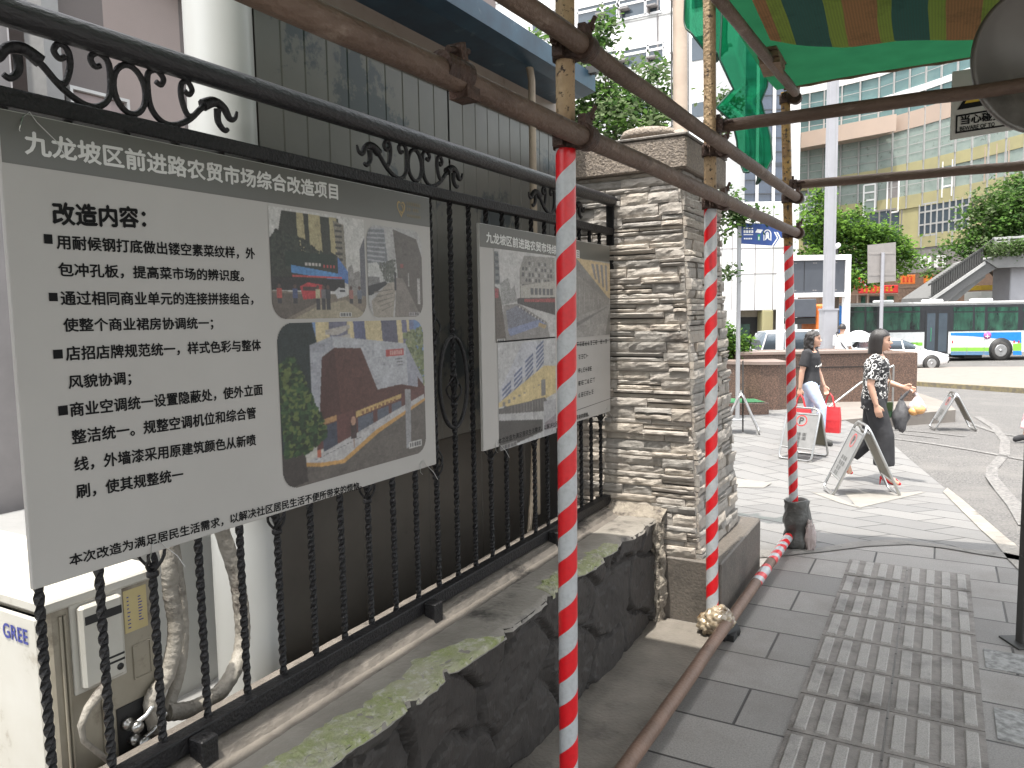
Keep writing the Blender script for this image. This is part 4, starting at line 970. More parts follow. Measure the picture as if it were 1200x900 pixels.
R.poly([(0, 0), (.4, 0), (.98, .5), (.98, .62), (0, .2)], (.20, .195, .185), .05); R.poly([(.05, 0), (1, .02), (1, .50), (.93, .48)], (.50, .38, .20), .05)
for k in range(4): R.poly([(.45 + k * .13, .05), (.52 + k * .13, .05), (.60 + k * .11, .25 + k * .05), (.55 + k * .11, .25 + k * .05)], (.20, .20, .22))
R.poly([(0, .18), (.98, .56), (.98, .60), (0, .75)], (.235, .225, .21), .05)
for k in range(5): R.rect(.12 + k * .13, .32 + k * .04, .135 + k * .13, .70 - k * .02, (.30, .29, .28))
R.poly([(0, .75), (.97, .58), (.97, 1), (0, 1)], (.28, .27, .255), .05); R.poly([(0, .88), (.97, .60), (.0, .82)], (.17, .165, .16), .05); R.poly([(.85, 1), (.99, .62), (.99, 1)], (.17, .165, .15), .06)
photo(R, B2, (673, 302), (715, 392))
R = Ras(100, 110, (.40, .40, .40))
R.poly([(.02, .45), (.40, .03), (.75, .03), (.78, .2), (.02, .55)], (.40, .41, .45), .05)
for k in range(6):
    for q in range(4): 
        x0 = .06 + q * .19; R.poly([(x0, .44 + k * .045 - q * .115), (x0 + .14, .37 + k * .04 - q * .115), (x0 + .14, .395 + k * .04 - q * .115), (x0, .465 + k * .045 - q * .115)], (.09, .12, .22), .1)
R.poly([(0, .56), (.78, .28), (1, .30), (1, .58), (.78, .62), (0, .60)], (.52, .40, .17), .04)
for k in range(8): R.rect(.06 + k * .085, .555 - k * .012, .10 + k * .085, .60 - k * .02, (.22, .20, .17), .1)
R.rect(.72, .42, .80, .58, (.17, .165, .16)); R.poly([(0, .61), (.78, .60), (.85, .66), (.76, .74), (0, .66)], (.10, .095, .09), .1)
for k in range(12): R.rect(.2 + k * .05, .61, .21 + k * .05, .70, (.20, .19, .18))
R.poly([(0, .66), (.76, .74), (.78, .82), (0, .72)], (.38, .375, .37), .03); R.poly([(0, .72), (.74, .82), (.74, .94), (0, 1)], (.055, .053, .05), .08); R.rect(.76, .64, 1, 1, (.32, .32, .33), .02); R.poly([(.78, .86), (1, .80), (1, .94), (.78, .94)], (.22, .19, .21), .05)
R.rect(.02, .95, .28, 1, (.25, .245, .24)); [R.rect(.03 + k * .05, .957, .07 + k * .05, .995, (.10, .10, .10), .4) for k in range(5)]
photo(R, B2, (583, 400), (652, 507))
mb = MB()
def dashes(a, b, h, n):
    ya, za = PB(*a); yb, zb = PB(*b); _, zt = PB(a[0], a[1] - h); H = zt - za
    for k in range(n):
        y = ya + (yb - ya) * k / n; z = za + (zb - za) * k / n; w = (yb - ya) / n * .8
        for (u0, v0, u1, v1) in ((0, .86, 1, 1), (0, .42, 1, .54), (.1, 0, .9, .12), (.42 + .2 * rnd() - .1, 0, .58, 1), (0, .1, .14, .7 + .3 * rnd())):
            if rnd() < .8: mb.add([(BX + E_, y + w * u0, z + H * v0), (BX + E_, y + w * u1, z + H * v0), (BX + E_, y + w * u1, z + H * v1), (BX + E_, y + w * u0, z + H * v1)], [(0, 1, 2, 3)])
dashes((676, 406), (712, 402), 5, 12); dashes((678, 421), (690, 419), 5, 4); dashes((678, 437), (694, 434), 5, 6); dashes((678, 452), (698, 447), 5, 6); dashes((678, 466), (696, 461), 5, 6)
for a, b in (((671, 417), (674, 422)), ((671, 433), (674, 438)), ((671, 448), (674, 453)), ((671, 462), (674, 467))): sq(mb, a, b)
part('small_text', mb, 'black_ink', B2, True)
mb = MB()
for p, q in (((662, 407), (718, 398)), ((662, 486), (719, 466))):
    ya, za = PB(*p); yb, zb = PB(*q); mb.add([(BX + E_, ya, za), (BX + E_, yb, zb), (BX + E_, yb, zb + .002), (BX + E_, ya, za + .002)], [(0, 1, 2, 3)])
part('ruled_line', mb, 'black_ink', B2, True)
# wire ties of the boards
for bd, pts in ((B1, [(1.0, 1.03), (1.95, 1.03), (.80, 1.86)]), (B2, [(2.42, 1.02), (3.48, 1.02)])):
    for y, z in pts:
        mb = MB(); mb.tube([(BX + .001, y, z), (BX + .006, y + .01, z + .01), (BX + .004, y + .022, z - .004), (BX + .02, y + .045, z - .035), (BX + .028, y + .055, z - .06)], .0009, 5); mb.tube([(BX + .001, y, z), (BX + .01, y - .012, z - .025), (BX + .022, y - .018, z - .03)], .0009, 5)
        part('wire_tie', mb, 'steel', bd, True)

# ================================================================== OUTDOOR UNIT BEHIND THE FENCE
AX = -1.62; AY0, AY1, AZ0, AZ1 = .878, 1.135, .37, .905
at_ = thing('air_conditioner', 'stained white outdoor air conditioner unit behind the bars at lower left', 'air conditioner', (AX - .4, 1.0, AZ0))
mb = MB(); mb.bevbox((AX - .80, AY0 + .004, AZ0), (AX, AY1, AZ1 - .012), .006); part('case', mb, 'beige_case', at_, True)
mb = MB(); mb.bevbox((AX - .81, AY0 - .012, AZ1 - .014), (AX + .012, AY1 + .008, AZ1 + .012), .005); part('lid', mb, 'white_case', at_, True)
mb = MB(); mb.bevbox((AX - .80, AY0 - .012, AZ0), (AX - .018, AY0 + .003, AZ1 - .025), .006)
for k in range(10): mb.box((AX - .72, AY0 - .02, AZ0 + .06 + k * .04), (AX - .28, AY0 - .011, AZ0 + .072 + k * .04))
part('front_panel', mb, 'white_case', at_, True)
mb = MB(); fp = [c for c in at_.children if c.name.startswith('front_panel')][0]
put_text(mb, 'GREE', (AX - .145, AY0 - .0135, .818), (1, 0, 0), (0, 0, 1), .095, .032, .02)
mb.add([(AX - .19 + .02 * cos(a) * (1 if k else 0), AY0 - .0135, .836 + .02 * sin(a) * (1 if k else 0)) for k, a in enumerate([0] + [i * .35 for i in range(14)])], [(0, i, i + 1) for i in range(1, 14)])
part('lettering', mb, 'blue_ink', fp, True)
mb = MB(); mb.bevbox((AX - .002, .924, .69), (AX + .006, 1.045, .893), .002); mb.bevbox((AX + .004, .936, .70), (AX + .024, 1.034, .886), .006)
part('service_cover', mb, 'white_case', at_, True); sc_ = [c for c in at_.children if c.name.startswith('service_cover')][0]
for a_, b_ in (((AX + .0225, .945, .843), (AX + .0245, 1.03, .862)), ((AX + .0225, .975, .748), (AX + .0245, 1.03, .753)), ((AX + .0225, .975, .735), (AX + .0245, 1.03, .740))): mb = MB(); mb.box(a_, b_); part('slot', mb, 'dark', sc_, True)
mb = MB(); mb.lathe([(0, 0), (.008, 0), (.008, .002), (0, .002)], (AX + .0235, 1.018, .722), 12, axis='x'); part('knob_hole', mb, 'dark', sc_, True)
mb = MB(); mb.box((AX + .0002, 1.05, .78), (AX + .0012, 1.108, .88)); part('sticker', mb, 'yellow_tag', at_, True)
mb = MB()
for k in range(9): mb.box((AX + .0013, 1.086, .80 + k * .007), (AX + .0016, 1.086 + ru(.006, .014), .8025 + k * .007)); mb.box((AX + .0013, 1.058, .79 + k * .009), (AX + .0016, 1.058 + ru(.004, .008), .7925 + k * .009))
part('sticker_print', mb, 'blue_ink', [c for c in at_.children if c.name == 'sticker'][0], True)
mb = MB()
for y in (.905, .914): mb.tube([(AX + .003, y, AZ0 + .05), (AX + .003, y, .875)], .0035, 6)
mb.tube([(AX + .002, 1.066, .745), (AX + .002, 1.066, .665)], .002, 6); mb.tube([(AX + .002, 1.11, .745), (AX + .002, 1.11, .665)], .002, 6); mb.tube([(AX + .002, 1.066, .745), (AX + .002, 1.11, .745)], .002, 6); mb.tube([(AX + .002, 1.066, .665), (AX + .002, 1.11, .665)], .002, 6)
mb.tube([(AX + .003, .985, .66), (AX + .003, .985, .40)], .0035, 6)
part('pressed_rib', mb, 'beige_case', at_, True)
mb = MB(); mb.bevbox((AX + .0, 1.015, .50), (AX + .004, 1.10, .615), .0015); part('valve_plate', mb, 'dark', at_, True)
for y, z in ((1.035, .575), (1.05, .53)):
    mb = MB(); mb.lathe([(0, 0), (.014, 0), (.014, .016), (.009, .018), (.009, .034), (.013, .036), (.013, .048), (0, .05)], (AX + .003, y, z), 12, axis='x'); mb.tube([(AX + .03, y, z), (AX + .035, y + .03, z + .01), (AX + .03, y + .07, z + .035)], .006, 8); part('valve', mb, 'steel', at_, True)
def lag(pts, r, label, n=60, wob=.12):
    P = [Vector(p) for p in pts]; out = []
    for i in range(len(P) - 1):
        p0, p1, p2, p3 = P[max(i - 1, 0)], P[i], P[i + 1], P[min(i + 2, len(P) - 1)]
        for k in range(14):
            t = k / 14; out.append(.5 * ((2 * p1) + (p2 - p0) * t + (2 * p0 - 5 * p1 + 4 * p2 - p3) * t * t + (3 * p1 - p0 - 3 * p2 + p3) * t ** 3))
    out.append(P[-1]); m = MB(); m.tube(out, [r * (1 + wob * ((k * .37) % 1 - .5)) for k in range(len(out))], 14)
    return solo('insulated_pipe', m, 'lagging', label, 'pipe', pts[0], 'lagged pipes of the outdoor unit')
def bx(px, py, X=-1.60): return tuple(pl(px, py, 0, X))
lag([bx(186, 862), bx(178, 822), bx(196, 790), bx(206, 740), bx(200, 690), bx(196, 640), (-1.66, 1.17, 1.3)], .019, 'taped grey insulated pipe rising directly beside the outdoor unit')
lag([bx(196, 832, -1.64), bx(212, 778, -1.64), bx(212, 700, -1.64), (-1.66, 1.19, 1.2)], .014, 'thinner dark taped pipe just right of the unit pipe')
lag([bx(196, 835, -1.63), bx(230, 829, -1.63), bx(262, 806, -1.63), bx(283, 760, -1.66), bx(281, 700, -1.68), bx(266, 640, -1.7), (-1.72, 1.26, 1.4)], .021, 'thick taped pipe curving up in front of the round column')
mb = MB(); P = [bx(126, 800, -1.59), bx(115, 815, -1.575), bx(103, 830, -1.575), bx(95, 850, -1.575), bx(98, 868, -1.575), bx(115, 882, -1.58), bx(135, 898, -1.59)]
mb.tube(P, [.009, .012, .009, .008, .006, .006, .006], 10); solo('cable', mb, 'lagging', 'white taped cable looping below the service cover of the outdoor unit', 'cable', P[0])
mb = MB(); mb.obox((AX + .02, .86, .44), (.07, .01, .09), Matrix.Rotation(.5, 3, 'Y')); solo('plastic_bag', mb, 'red_bag', 'scrap of red plastic bag lying below the front of the outdoor unit', 'bag', (AX - .12, .84, .40))
mb = MB(); P = [(-1.62, 2.0, .53), (-1.60, 2.05, .57), (-1.6, 2.1, .54)]
# stick leaning behind the second board
a = bx(625, 520, -1.72); b = bx(619, 640, -1.6)
mb = MB(); mb.tube([tuple(b), ((a[0] + b[0]) / 2 + .006, (a[1] + b[1]) / 2, (a[2] + b[2]) / 2), tuple(a)], .011, 8); solo('wooden_stick', mb, dpx, 'pale wooden stick leaning on the shed behind the second board', 'stick', b)

# ================================================================== SCAFFOLD
PR = .0265
def pole(label, A, B, mats, tape_to=None, pitch=.077, messy=0.0):
    A, B = Vector(A), Vector(B); t = thing('scaffold_pole', label, 'scaffold pole', A, 0, 'scaffold poles'); D = B - A; t.rotation_mode = 'QUATERNION'; t.rotation_quaternion = D.to_track_quat('Z', 'Y'); D = Vector((0, 0, D.length))
    m = MB(); n = 30; m.tube([D * (i / n) for i in range(n + 1)], [PR * (1 + .01 * mnoise.noise(Vector((0, i, 3)))) for i in range(n + 1)], 20); o = part('tube', m, mats, t)
    if tape_to:
        m = MB(); k = tape_to / D.z; m.tube([D * (k * (.0 + i / n)) for i in range(n + 1)], [PR + .0014 + .0006 * mnoise.noise(Vector((5, i * 1.7, 3))) for i in range(n + 1)], 28, caps=False); part('hazard_tape', m, tape_mat('red and white tape', pitch, messy, 1.3 if messy > .1 else 1.0), o)
    return t
p1a = vplane(666, 882, (-.93, 1.97), (0, 1.97)); 
P1A = Vector((p1a.x, 1.97, 0)); P1Bx = vplane(663, 200, (-2, 1.97), (0, 1.97)).x
P1B = Vector((P1Bx, 1.97, 1.9)); d = (P1B - P1A) / 1.9
z1 = pl(664, 172, 1, 1.97)[2]
pole('nearest upright pole wound with clean red and grey tape in front of the boards', P1A, P1A + d * 3.0, 'yellow_pole', z1, .145, .07)
P2A = Vector((-.895, 3.47, .055)); q2 = pl(832, 160, 1, 3.40); P2B = Vector((q2[0], 3.40, q2[2])); d2 = (P2B - P2A) / (P2B.z - P2A.z); z2 = pl(835, 243, 1, 3.40)[2]
pole('second upright pole with torn red tape standing beside the stone pillar', P2A, P2A + d2 * 2.95, 'yellow_pole', z2 - .055, .135, .5)
P3A = Vector((-.775, 5.0, 0)); q3 = pl(922, 190, 1, 4.93); P3B = Vector((q3[0], 4.93, q3[2])); d3 = (P3B - P3A) / P3B.z; z3 = pl(924, 288, 1, 4.95)[2]
pole('furthest upright ochre pole with red tape standing in a dark sacking wrap', P3A, P3A + d3 * 2.78, 'ochre_pole', z3, .115, .45)
def hpipe(label, A, B, mats='rust_pipe', r=PR, name='scaffold_pipe', group='horizontal scaffold pipes'):
    A, B = Vector(A), Vector(B); m = MB(); n = 40; L_ = (B - A).length
    bow = Vector((0, 0, 1)).cross((B - A).normalized())
    # hollow ended tube, axis along local Y
    q = (B - A).to_track_quat('Y', 'Z'); pts = [Vector((.004 * mnoise.noise(Vector((i * .3, L_, 0))), L_ * i / n, .004 * mnoise.noise(Vector((i * .3, 0, L_))))) for i in range(n + 1)]
    m.tube(pts, [r * (1 + .015 * mnoise.noise(Vector((i * .8, L_, 7)))) for i in range(n + 1)], 20, caps=False)
    for e, s in ((0, 1), (n, -1)): m.tube([pts[e], pts[e] + Vector((0, s * .08, 0))], r * .86, 16, caps=False); 
    for e in (0, n):
        rr = []; 
        for k in range(20): a = 2 * pi * k / 20; rr.append((pts[e] + Vector((r * cos(a), 0, r * sin(a))), pts[e] + Vector((r * .86 * cos(a), 0, r * .86 * sin(a)))))
        m.add([p for ab in rr for p in ab], [(2 * k, 2 * ((k + 1) % 20), 2 * ((k + 1) % 20) + 1, 2 * k + 1) for k in range(20)])
    o = solo(name, m, mats, label, 'scaffold pipe', A, group, wld=False); o.rotation_mode = 'QUATERNION'; o.rotation_quaternion = q; return o
OF = PR * 2 + .004
HA, HB = (P1A.x + d.x * 2 + OF, 1.97), (P3B.x + OF + .005, 4.95)
def hp(px, py): return vplane(px, py, HA, HB)
lo = [hp(330, 0), hp(690, 166), hp(936, 274)]; up = [hp(605, 0), hp(690, 55), hp(933, 231)]
def ext(a, b, L_): return a + (a - b).normalized() * L_
hpipe('lower long rusty pipe running along the fence across all three poles', ext(lo[0], lo[2], 1.6), lo[2])
hpipe('upper long rusty pipe running parallel above the lower one along the fence', ext(up[0], up[2], 1.6), up[2])
tp1 = hp(932, 108); tp0 = hp(868, 30)
hpipe('short topmost pipe carrying the tarpaulin edge between the far poles', ext(tp0, tp1, 1.7), tp1)
cA = pl(842, 149, 1, 3.46); cB = pl(1205, 103, 1, 3.46 + .02)
hpipe('rusty cross pipe reaching right from the second pole', (cA[0] + .01, 3.46, cA[2]), (1.9, 3.48, pl(1200, 103, 1, 3.48)[2] + .02), 'rust_pipe')
cC = pl(928, 217, 1, 4.98)
hpipe('rusty cross pipe reaching right from the furthest pole', (cC[0], 4.98, cC[2]), (2.2, 5.0, pl(1200, 197, 1, 5.0)[2]), 'rust_pipe')
gA = GP(725, 893); 
G0, G1, G2 = Vector((-.872, -1.0, .045)), Vector((-.835, 3.47, .045)), Vector((-.80, 4.90, .075))
hpipe('rusty pipe lying along the paving at the foot of the poles', G0, G2 + Vector((.0, .06, 0)), mat('brown ground pipe', (.20, .125, .09), .55, .2, (.13, .085, .062), 6, bump=.3, bs=70, c3=(.07, .05, .04), ns3=8, thr3=(.6, .7)), name='ground_pipe')
m = MB(); gd = (G2 - G0).normalized()
for t0_, t1_ in ((5.02, 5.28), (5.40, 5.92)): m.tube([G0 + gd * (t0_ + (t1_ - t0_) * i / 6) for i in range(7)], PR + .0018, 20, caps=False)
o = solo('tape_winding', m, tape_mat('torn tape winding', .13, 1.2), 'red and white tape wound round the far end of the ground pipe', 'tape', G0 + gd * 5.2)
o.rotation_mode = 'QUATERNION'; qq = gd.to_track_quat('Z', 'Y'); o.data.transform(qq.to_matrix().to_4x4().inverted()); o.rotation_quaternion = qq
# wraps
def wrapblob(c, rx, ry, rz, seed, k=.25, nu=26, nv=16):
    m = MB(); c = Vector(c); rings = []
    for i in range(nv + 1):
        t = pi * (i + .02) / (nv + .04); ring = []
        for j in range(nu):
            a = 2 * pi * j / nu; v = Vector((sin(t) * cos(a), sin(t) * sin(a), -cos(t))); f = 1 + k * mnoise.fractal(v * 2.6 + Vector((seed, 0, 0)), .8, 2.2, 4); f += .06 * mnoise.noise(Vector((v.x * 3, v.y * 3, v.z * 18 + seed)))
            ring.append(c + Vector((v.x * rx, v.y * ry, v.z * rz)) * f)
        rings.append(ring)
    m.loft(rings, True, True); return m
m = wrapblob((-.862, 3.45, .072), .068, .072, .066, 4, .22, 48, 30); w2 = wrapblob((-.905, 3.44, .05), .05, .055, .048, 8, .28, 36, 24); m.add(w2.v, w2.f, True)
solo('plastic_wrap', m, 'plastic_wrap', 'glossy dirty clear plastic wrapped round the foot of the second pole', 'plastic wrap', (-.87, 3.46, 0))
m = MB(); m.tube([(-.845, 3.40, .02), (-.80, 3.5, .02)], .035, 10); m.box((-.86, 3.40, 0), (-.78, 3.5, .03)); solo('packing_block', m, 'dark', 'small dark block packed under the ground pipe by the second pole', 'block', (-.82, 3.45, 0))
m = MB(); rings = []
for i in range(15):
    z = .30 * i / 14; ring = []
    for j in range(30):
        a = 2 * pi * j / 30; r = .078 + .012 * sin(i * .9) * .4 + .014 * mnoise.noise(Vector((cos(a) * 2, sin(a) * 2, z * 16))) + .010 * mnoise.noise(Vector((cos(a - z * 9) * 4, sin(a - z * 9) * 4, 2))) - (.012 if i == 0 else 0)
        ring.append(Vector((P3A.x + .012 + r * cos(a), P3A.y + r * sin(a), z + .02 * mnoise.noise(Vector((cos(a), sin(a), 5))) * (i == 14))))
    rings.append(ring)
rings += [[P + (Vector((P3A.x + .012, P3A.y, P.z)) - P) * .25 for P in rings[-1]], [P + (Vector((P3A.x + .012, P3A.y, P.z)) - P) * .3 - Vector((0, 0, .05)) for P in rings[-1]]]
m.loft(rings, True, True); solo('sacking_wrap', m, 'dark_wrap', 'dark sacking wrapped round the foot of the furthest pole', 'wrap', (P3A.x, P3A.y, 0))
m = wrapblob((P3A.x + .10, P3A.y - .05, .08), .03, .02, .09, 3, .5); solo('plastic_scrap', m, 'clear_bag', 'pale scrap of plastic hanging from the dark sacking wrap', 'plastic', (P3A.x + .1, P3A.y - .05, 0))
# clamps: built once at the origin, uprights along Z, pipe along Y on the +X side
cl = thing('pipe_clamp', 'x', 'pipe clamp', (0, 0, 0), 0, 'rusty clamps joining the scaffold')
def ring_c(m, c, axis, r0, w):
    m.lathe([(r0, -w), (r0 + .007, -w), (r0 + .008, -w * .6), (r0 + .008, w * .6), (r0 + .007, w), (r0, w)], c, 22, axis=axis)
m = MB(); ring_c(m, (0, 0, 0), 'z', PR + .0015, .026); m.obox((-.0, -.042, 0), (.03, .022, .05)); part('pole_ring', m, 'clamp', cl)
m = MB(); ring_c(m, (OF, 0, 0), 'y', PR + .0015, .026); m.obox((OF + .002, 0, .044), (.022, .05, .026)); part('pipe_ring', m, 'clamp', cl)
for nm, c, ax in (('bolt', (OF + .004, .018, .045), (0.35, .25, .9)), ('bolt', (-.004, -.05, .006), (.2, -1, .12))):
    m = MB(); v = Vector(ax).normalized(); c = Vector(c); m.tube([c - v * .02, c + v * .045], .0065, 8); m.tube([c + v * .008, c + v * .022], .012, 6, smooth=False); m.tube([c - v * .02, c - v * .012], .012, 6, smooth=False); part(nm, m, 'clamp', cl)
m = MB(); m.obox((OF * .5, .0, -.002), (.03, .045, .05)); part('hinge', m, 'clamp', cl)
def atz(A, dd, z): return A + dd * (z - A.z)
first = True
def polez(A, dd, line):   # height where the pipe passes the pole
    y = A.y; 
    for _ in range(3):
        t = (y - line[0].y) / (line[2].y - line[0].y); z = line[0].z + (line[2].z - line[0].z) * t; y = atz(A, dd, z).y
    return z
spots = []
for nm, A, dd in (('nearest taped pole', P1A, d), ('second taped pole', P2A, d2), ('furthest ochre pole', P3A, d3)):
    for ln_, lab in ((lo, 'lower'), (up, 'upper')): spots.append((atz(A, dd, polez(A, dd, ln_)), 0, 'rusty clamp fixing the %s long pipe to the %s' % (lab, nm)))
zt = tp1.z; spots.append((atz(P3A, d3, zt - .01), 0, 'rusty clamp fixing the topmost pipe to the furthest ochre pole'))
spots.append((Vector((P2A.x + d2.x * 2.2 + .0, 3.42, cA[2])), pi / 2, 'rusty clamp fixing the right hand cross pipe to the second pole'))
spots.append((Vector((P3A.x + d3.x * 2.2, 4.945, cC[2])), pi / 2, 'rusty clamp fixing the far cross pipe to the furthest pole'))
for i, (c, rz, lab) in enumerate(spots):
    o = cl if i == 0 else dup(cl); o.location = c; o.rotation_euler = (0, 0, rz); o['label'] = lab
# sleeve joint on the lower pipe
c = hp(535, 86); m = MB(); dl = (lo[2] - lo[0]).normalized()
m.tube([c - dl * .06, c + dl * .03], PR + .004, 20); m.obox(c + Vector((.0, .01, .036)), (.03, .022, .05), Matrix.Rotation(.3, 3, 'X')); m.tube([c + Vector((.0, -.03, .04)), c + Vector((.0, .045, .055))], .0075, 8); m.obox(c + Vector((-.0, .03, -.034)), (.045, .05, .028))
solo('pipe_coupler', m, 'clamp', 'dark rusty coupler with bolts on the lower long pipe above the first board', 'pipe coupler', c)

# ================================================================== TARPAULINS AND NETTING
TY = 4.88; fz = 2.80
def grid_sheet(x0, x1, y0, y1, nx, ny, zf):
    m = MB(); vs = [(x0 + (x1 - x0) * i / nx, y0 + (y1 - y0) * j / ny, 0) for j in range(ny + 1) for i in range(nx + 1)]
    vs = [(x, y, zf(x, y)) for x, y, _ in vs]
    m.add(vs, [(j * (nx + 1) + i, j * (nx + 1) + i + 1, (j + 1) * (nx + 1) + i + 1, (j + 1) * (nx + 1) + i) for j in range(ny) for i in range(nx)], True); return m
def zg(x, y):
    return fz + .0 + .03 * mnoise.noise(Vector((x * 1.5, y * 1.5, 0))) + .10 * min(1, (TY - y) / 1.2) - .07 * sin(pi * min(1, max(0, (TY - y)) / 1.6)) * (1 if y > TY - 1.6 else 0)
m = grid_sheet(-.90, 2.1, -4.0, TY, 40, 80, zg)
shade_strip = grid_sheet(-1.42, -.90, -1.0, 2.55, 8, 40, zg); m.add(shade_strip.v, shade_strip.f, True)  # extra strip out of view, added to shade the ledge and boards
solo('tarp_lining', m, 'net_roof', 'green tarpaulin lining stretched over the scaffold as a roof, with an added unseen shading strip', 'tarpaulin', (0, 2, fz))
def zs(x, y): return zg(x, y) - .05 - .035 * abs(sin(x * 2.1 + .5)) + .02 * mnoise.noise(Vector((x * 3, y * 2, 4)))
m = MB(); nx, ny = 60, 60; vs = []
for j in range(ny + 1):
    for i in range(nx + 1):
        x = -.74 + 2.75 * i / nx; ye = 4.28 + .10 * sin(x * 1.9 + .3) - .25 * max(0, -.45 - x) * 3; y = -3.8 + (ye + 3.8) * j / ny
        vs.append((x, y, zs(x, y) + (.045 if j == ny else 0)))
m.add(vs, [(j * (nx + 1) + i, j * (nx + 1) + i + 1, (j + 1) * (nx + 1) + i + 1, (j + 1) * (nx + 1) + i) for j in range(ny) for i in range(nx)], True)
solo('striped_tarp', m, 'tarp', 'dirty striped tarpaulin of orange, yellow and blue green bands slung under the green lining', 'tarpaulin', (0, 2, fz - .1))
m = MB(); m.tube([(-.86 + 2.9 * i / 40, TY + .004, zg(-.86 + 2.9 * i / 40, TY) + .004 * sin(i * 2.1)) for i in range(41)], .011, 8); solo('tarp_batten', m, 'wood', 'thin brown batten rolled into the front edge of the green tarpaulin', 'batten', (0, TY, fz))
m = MB(); c = vplane(905, 62, HA, HB) + Vector((.02, 0, -.02))
for k in range(3): m.obox(c + Vector((-.03, .04 - .0 * k, .02 - .03 * k)), (.10, .30 - .03 * k, .024), Matrix.Rotation(.05 * k, 3, 'Z'))
solo('timber_offcuts', m, 'wood', 'short stacked timber offcuts wedged under the topmost pipe', 'timber', c)
# hanging net
ntl = thing('debris_net', 'torn green debris net hanging in folds beside the furthest pole', 'net', SW(*( (SF(860, 60, 5.0)[0]), 5.0, 2.3)), 0)
def net_pt(u, v, outline, F):
    pass
def netsheet(top, left, right, F, seed, nu=36, nv=40):
    """top: pixel pair; left/right: pixel polylines from top to bottom"""
    def pol(P, v):
        t = v * (len(P) - 1); i = min(int(t), len(P) - 2); a, b = P[i], P[i + 1]; return (a[0] + (b[0] - a[0]) * (t - i), a[1] + (b[1] - a[1]) * (t - i))
    m = MB(); vs = []; edge_l, edge_r, bot = [], [], []
    for j in range(nv + 1):
        v = j / nv; l, r = pol(left, v), pol(right, v)
        for i in range(nu + 1):
            u = i / nu; px = l[0] + (r[0] - l[0]) * u; py = l[1] + (r[1] - l[1]) * u + 6 * v * sin(u * 9 + seed)
            s, z = SF(px, py, F); f = F + .05 * sin(u * 13 + seed + v * 2) + .05 * mnoise.noise(Vector((u * 5, v * 3, seed))); p = SW(s, f, z); vs.append(p)
            if i == 0: edge_l.append(p)
            if i == nu: edge_r.append(p)
            if j == nv: bot.append(p)
    m.add(vs, [(j * (nu + 1) + i, j * (nu + 1) + i + 1, (j + 1) * (nu + 1) + i + 1, (j + 1) * (nu + 1) + i) for j in range(nv) for i in range(nu)], True)
    n_ = part('net_sheet', m, 'net', ntl, True); h = MB(); h.tube(edge_l, .007, 6); h.tube(edge_r, .006, 6); h.tube(bot, .008, 6); part('hem', h, 'net_hem', n_, True)
netsheet(None, [(848, -40), (848, 20), (846, 66), (862, 100), (841, 122), (860, 138), (866, 160), (868, 180), (872, 196)], [(925, -40), (915, 20), (905, 66), (902, 100), (895, 118), (899, 138), (903, 162), (904, 190), (893, 212)], 5.15, 1.0)
netsheet(None, [(806, -40), (803, 0), (803, 20), (804, 32), (812, 42), (824, 55)], [(850, -40), (850, 0), (850, 20), (850, 40), (850, 60), (850, 68)], 5.3, 2.2, 16, 20)

# ================================================================== ROUND SIGN, WARNING SIGN, RIGHT POST
F_ = 3.0
cs_, cz_ = SF(1222, 70, F_); rr_ = SF(1222, 70, F_)[0] - SF(1136, 70, F_)[0]
ds = thing('round_sign', 'large dark round sign seen from behind hanging at the upper right edge', 'sign', SW(cs_, F_, cz_), YAW)
m = MB(); m.lathe([(0, 0), (rr_ - .012, 0), (rr_, -.004), (rr_, -.02), (rr_ - .014, -.022), (rr_ - .018, -.006), (0, -.006)], (0, 0, 0), 72, axis='y'); part('disc', m, mat('grey brown sign back', (.135, .125, .112), .38, .2, (.09, .083, .075), 3, c3=(.19, .18, .165), ns3=2, thr3=(.55, .7)), ds)
m = MB(); m.bevbox((-.02, -.075, -1.2), (.03, -.04, .6), .004)
m2 = MB(); a = Vector(pl(1196, 748, 2, 0)); b = SW(SF(1210, 100, F_)[0], F_, cz_ - .2)
p0 = GP(1199, 755); tt = thing('sign_post', 'dark square post standing at the right edge of the paving', 'post', p0, YAW)
m = MB(); m.bevbox((-.018, -.018, 0), (.03, .03, 1.02), .004); part('shaft', m, 'dark_grey', tt); m = MB(); m.bevbox((-.06, -.06, 0), (.08, .08, .008), .002); part('base_plate', m, 'dark_grey', tt)
F2 = 3.9
s0, z0 = SF(1114, 164, F2); s1, z1_ = SF(1210, 150, F2); _, zt2 = SF(1114, 84, F2)
ws = thing('warning_sign', 'grimy white warning board with yellow triangle half hidden by the round sign', 'sign', SW(s0, F2, z0), YAW - .04)
W_, H_ = s1 - s0, zt2 - z0; sl = .055
m = MB(); m.prism([(0, 0), (W_, sl), (W_, H_ + sl), (0, H_)], 0, .008, lambda u, v, w: (u, w, v)); part('board', m, 'sign_white', ws)
K = W_ / 96
def wp(px, py): return ((px - 1114) * K, (164 - py) * K + 0)
def wq(pts, mm, mi=None, y=-.002): mm.add([(wp(*p)[0], y, wp(*p)[1]) for p in pts], [tuple(range(len(pts)))], mi=mi)
m = MB(); 
for q in ([(1119, 136), (1176, 128), (1176, 130), (1119, 138)], [(1119, 155), (1176, 148), (1176, 150), (1119, 157)], [(1119, 136), (1121, 136), (1121, 157), (1119, 157)], [(1174, 130), (1176, 129), (1176, 149), (1174, 149)]): wq(q, m)
wq([(1120, 130), (1148, 85), (1176, 122)], m); part('border', m, 'black_ink', ws)
m = MB(); wq([(1128, 123), (1148, 91), (1168, 117)], m, y=-.004); part('triangle', m, 'sign_yellow', ws)
m = MB(); u = Vector((1, 0, .11)).normalized()
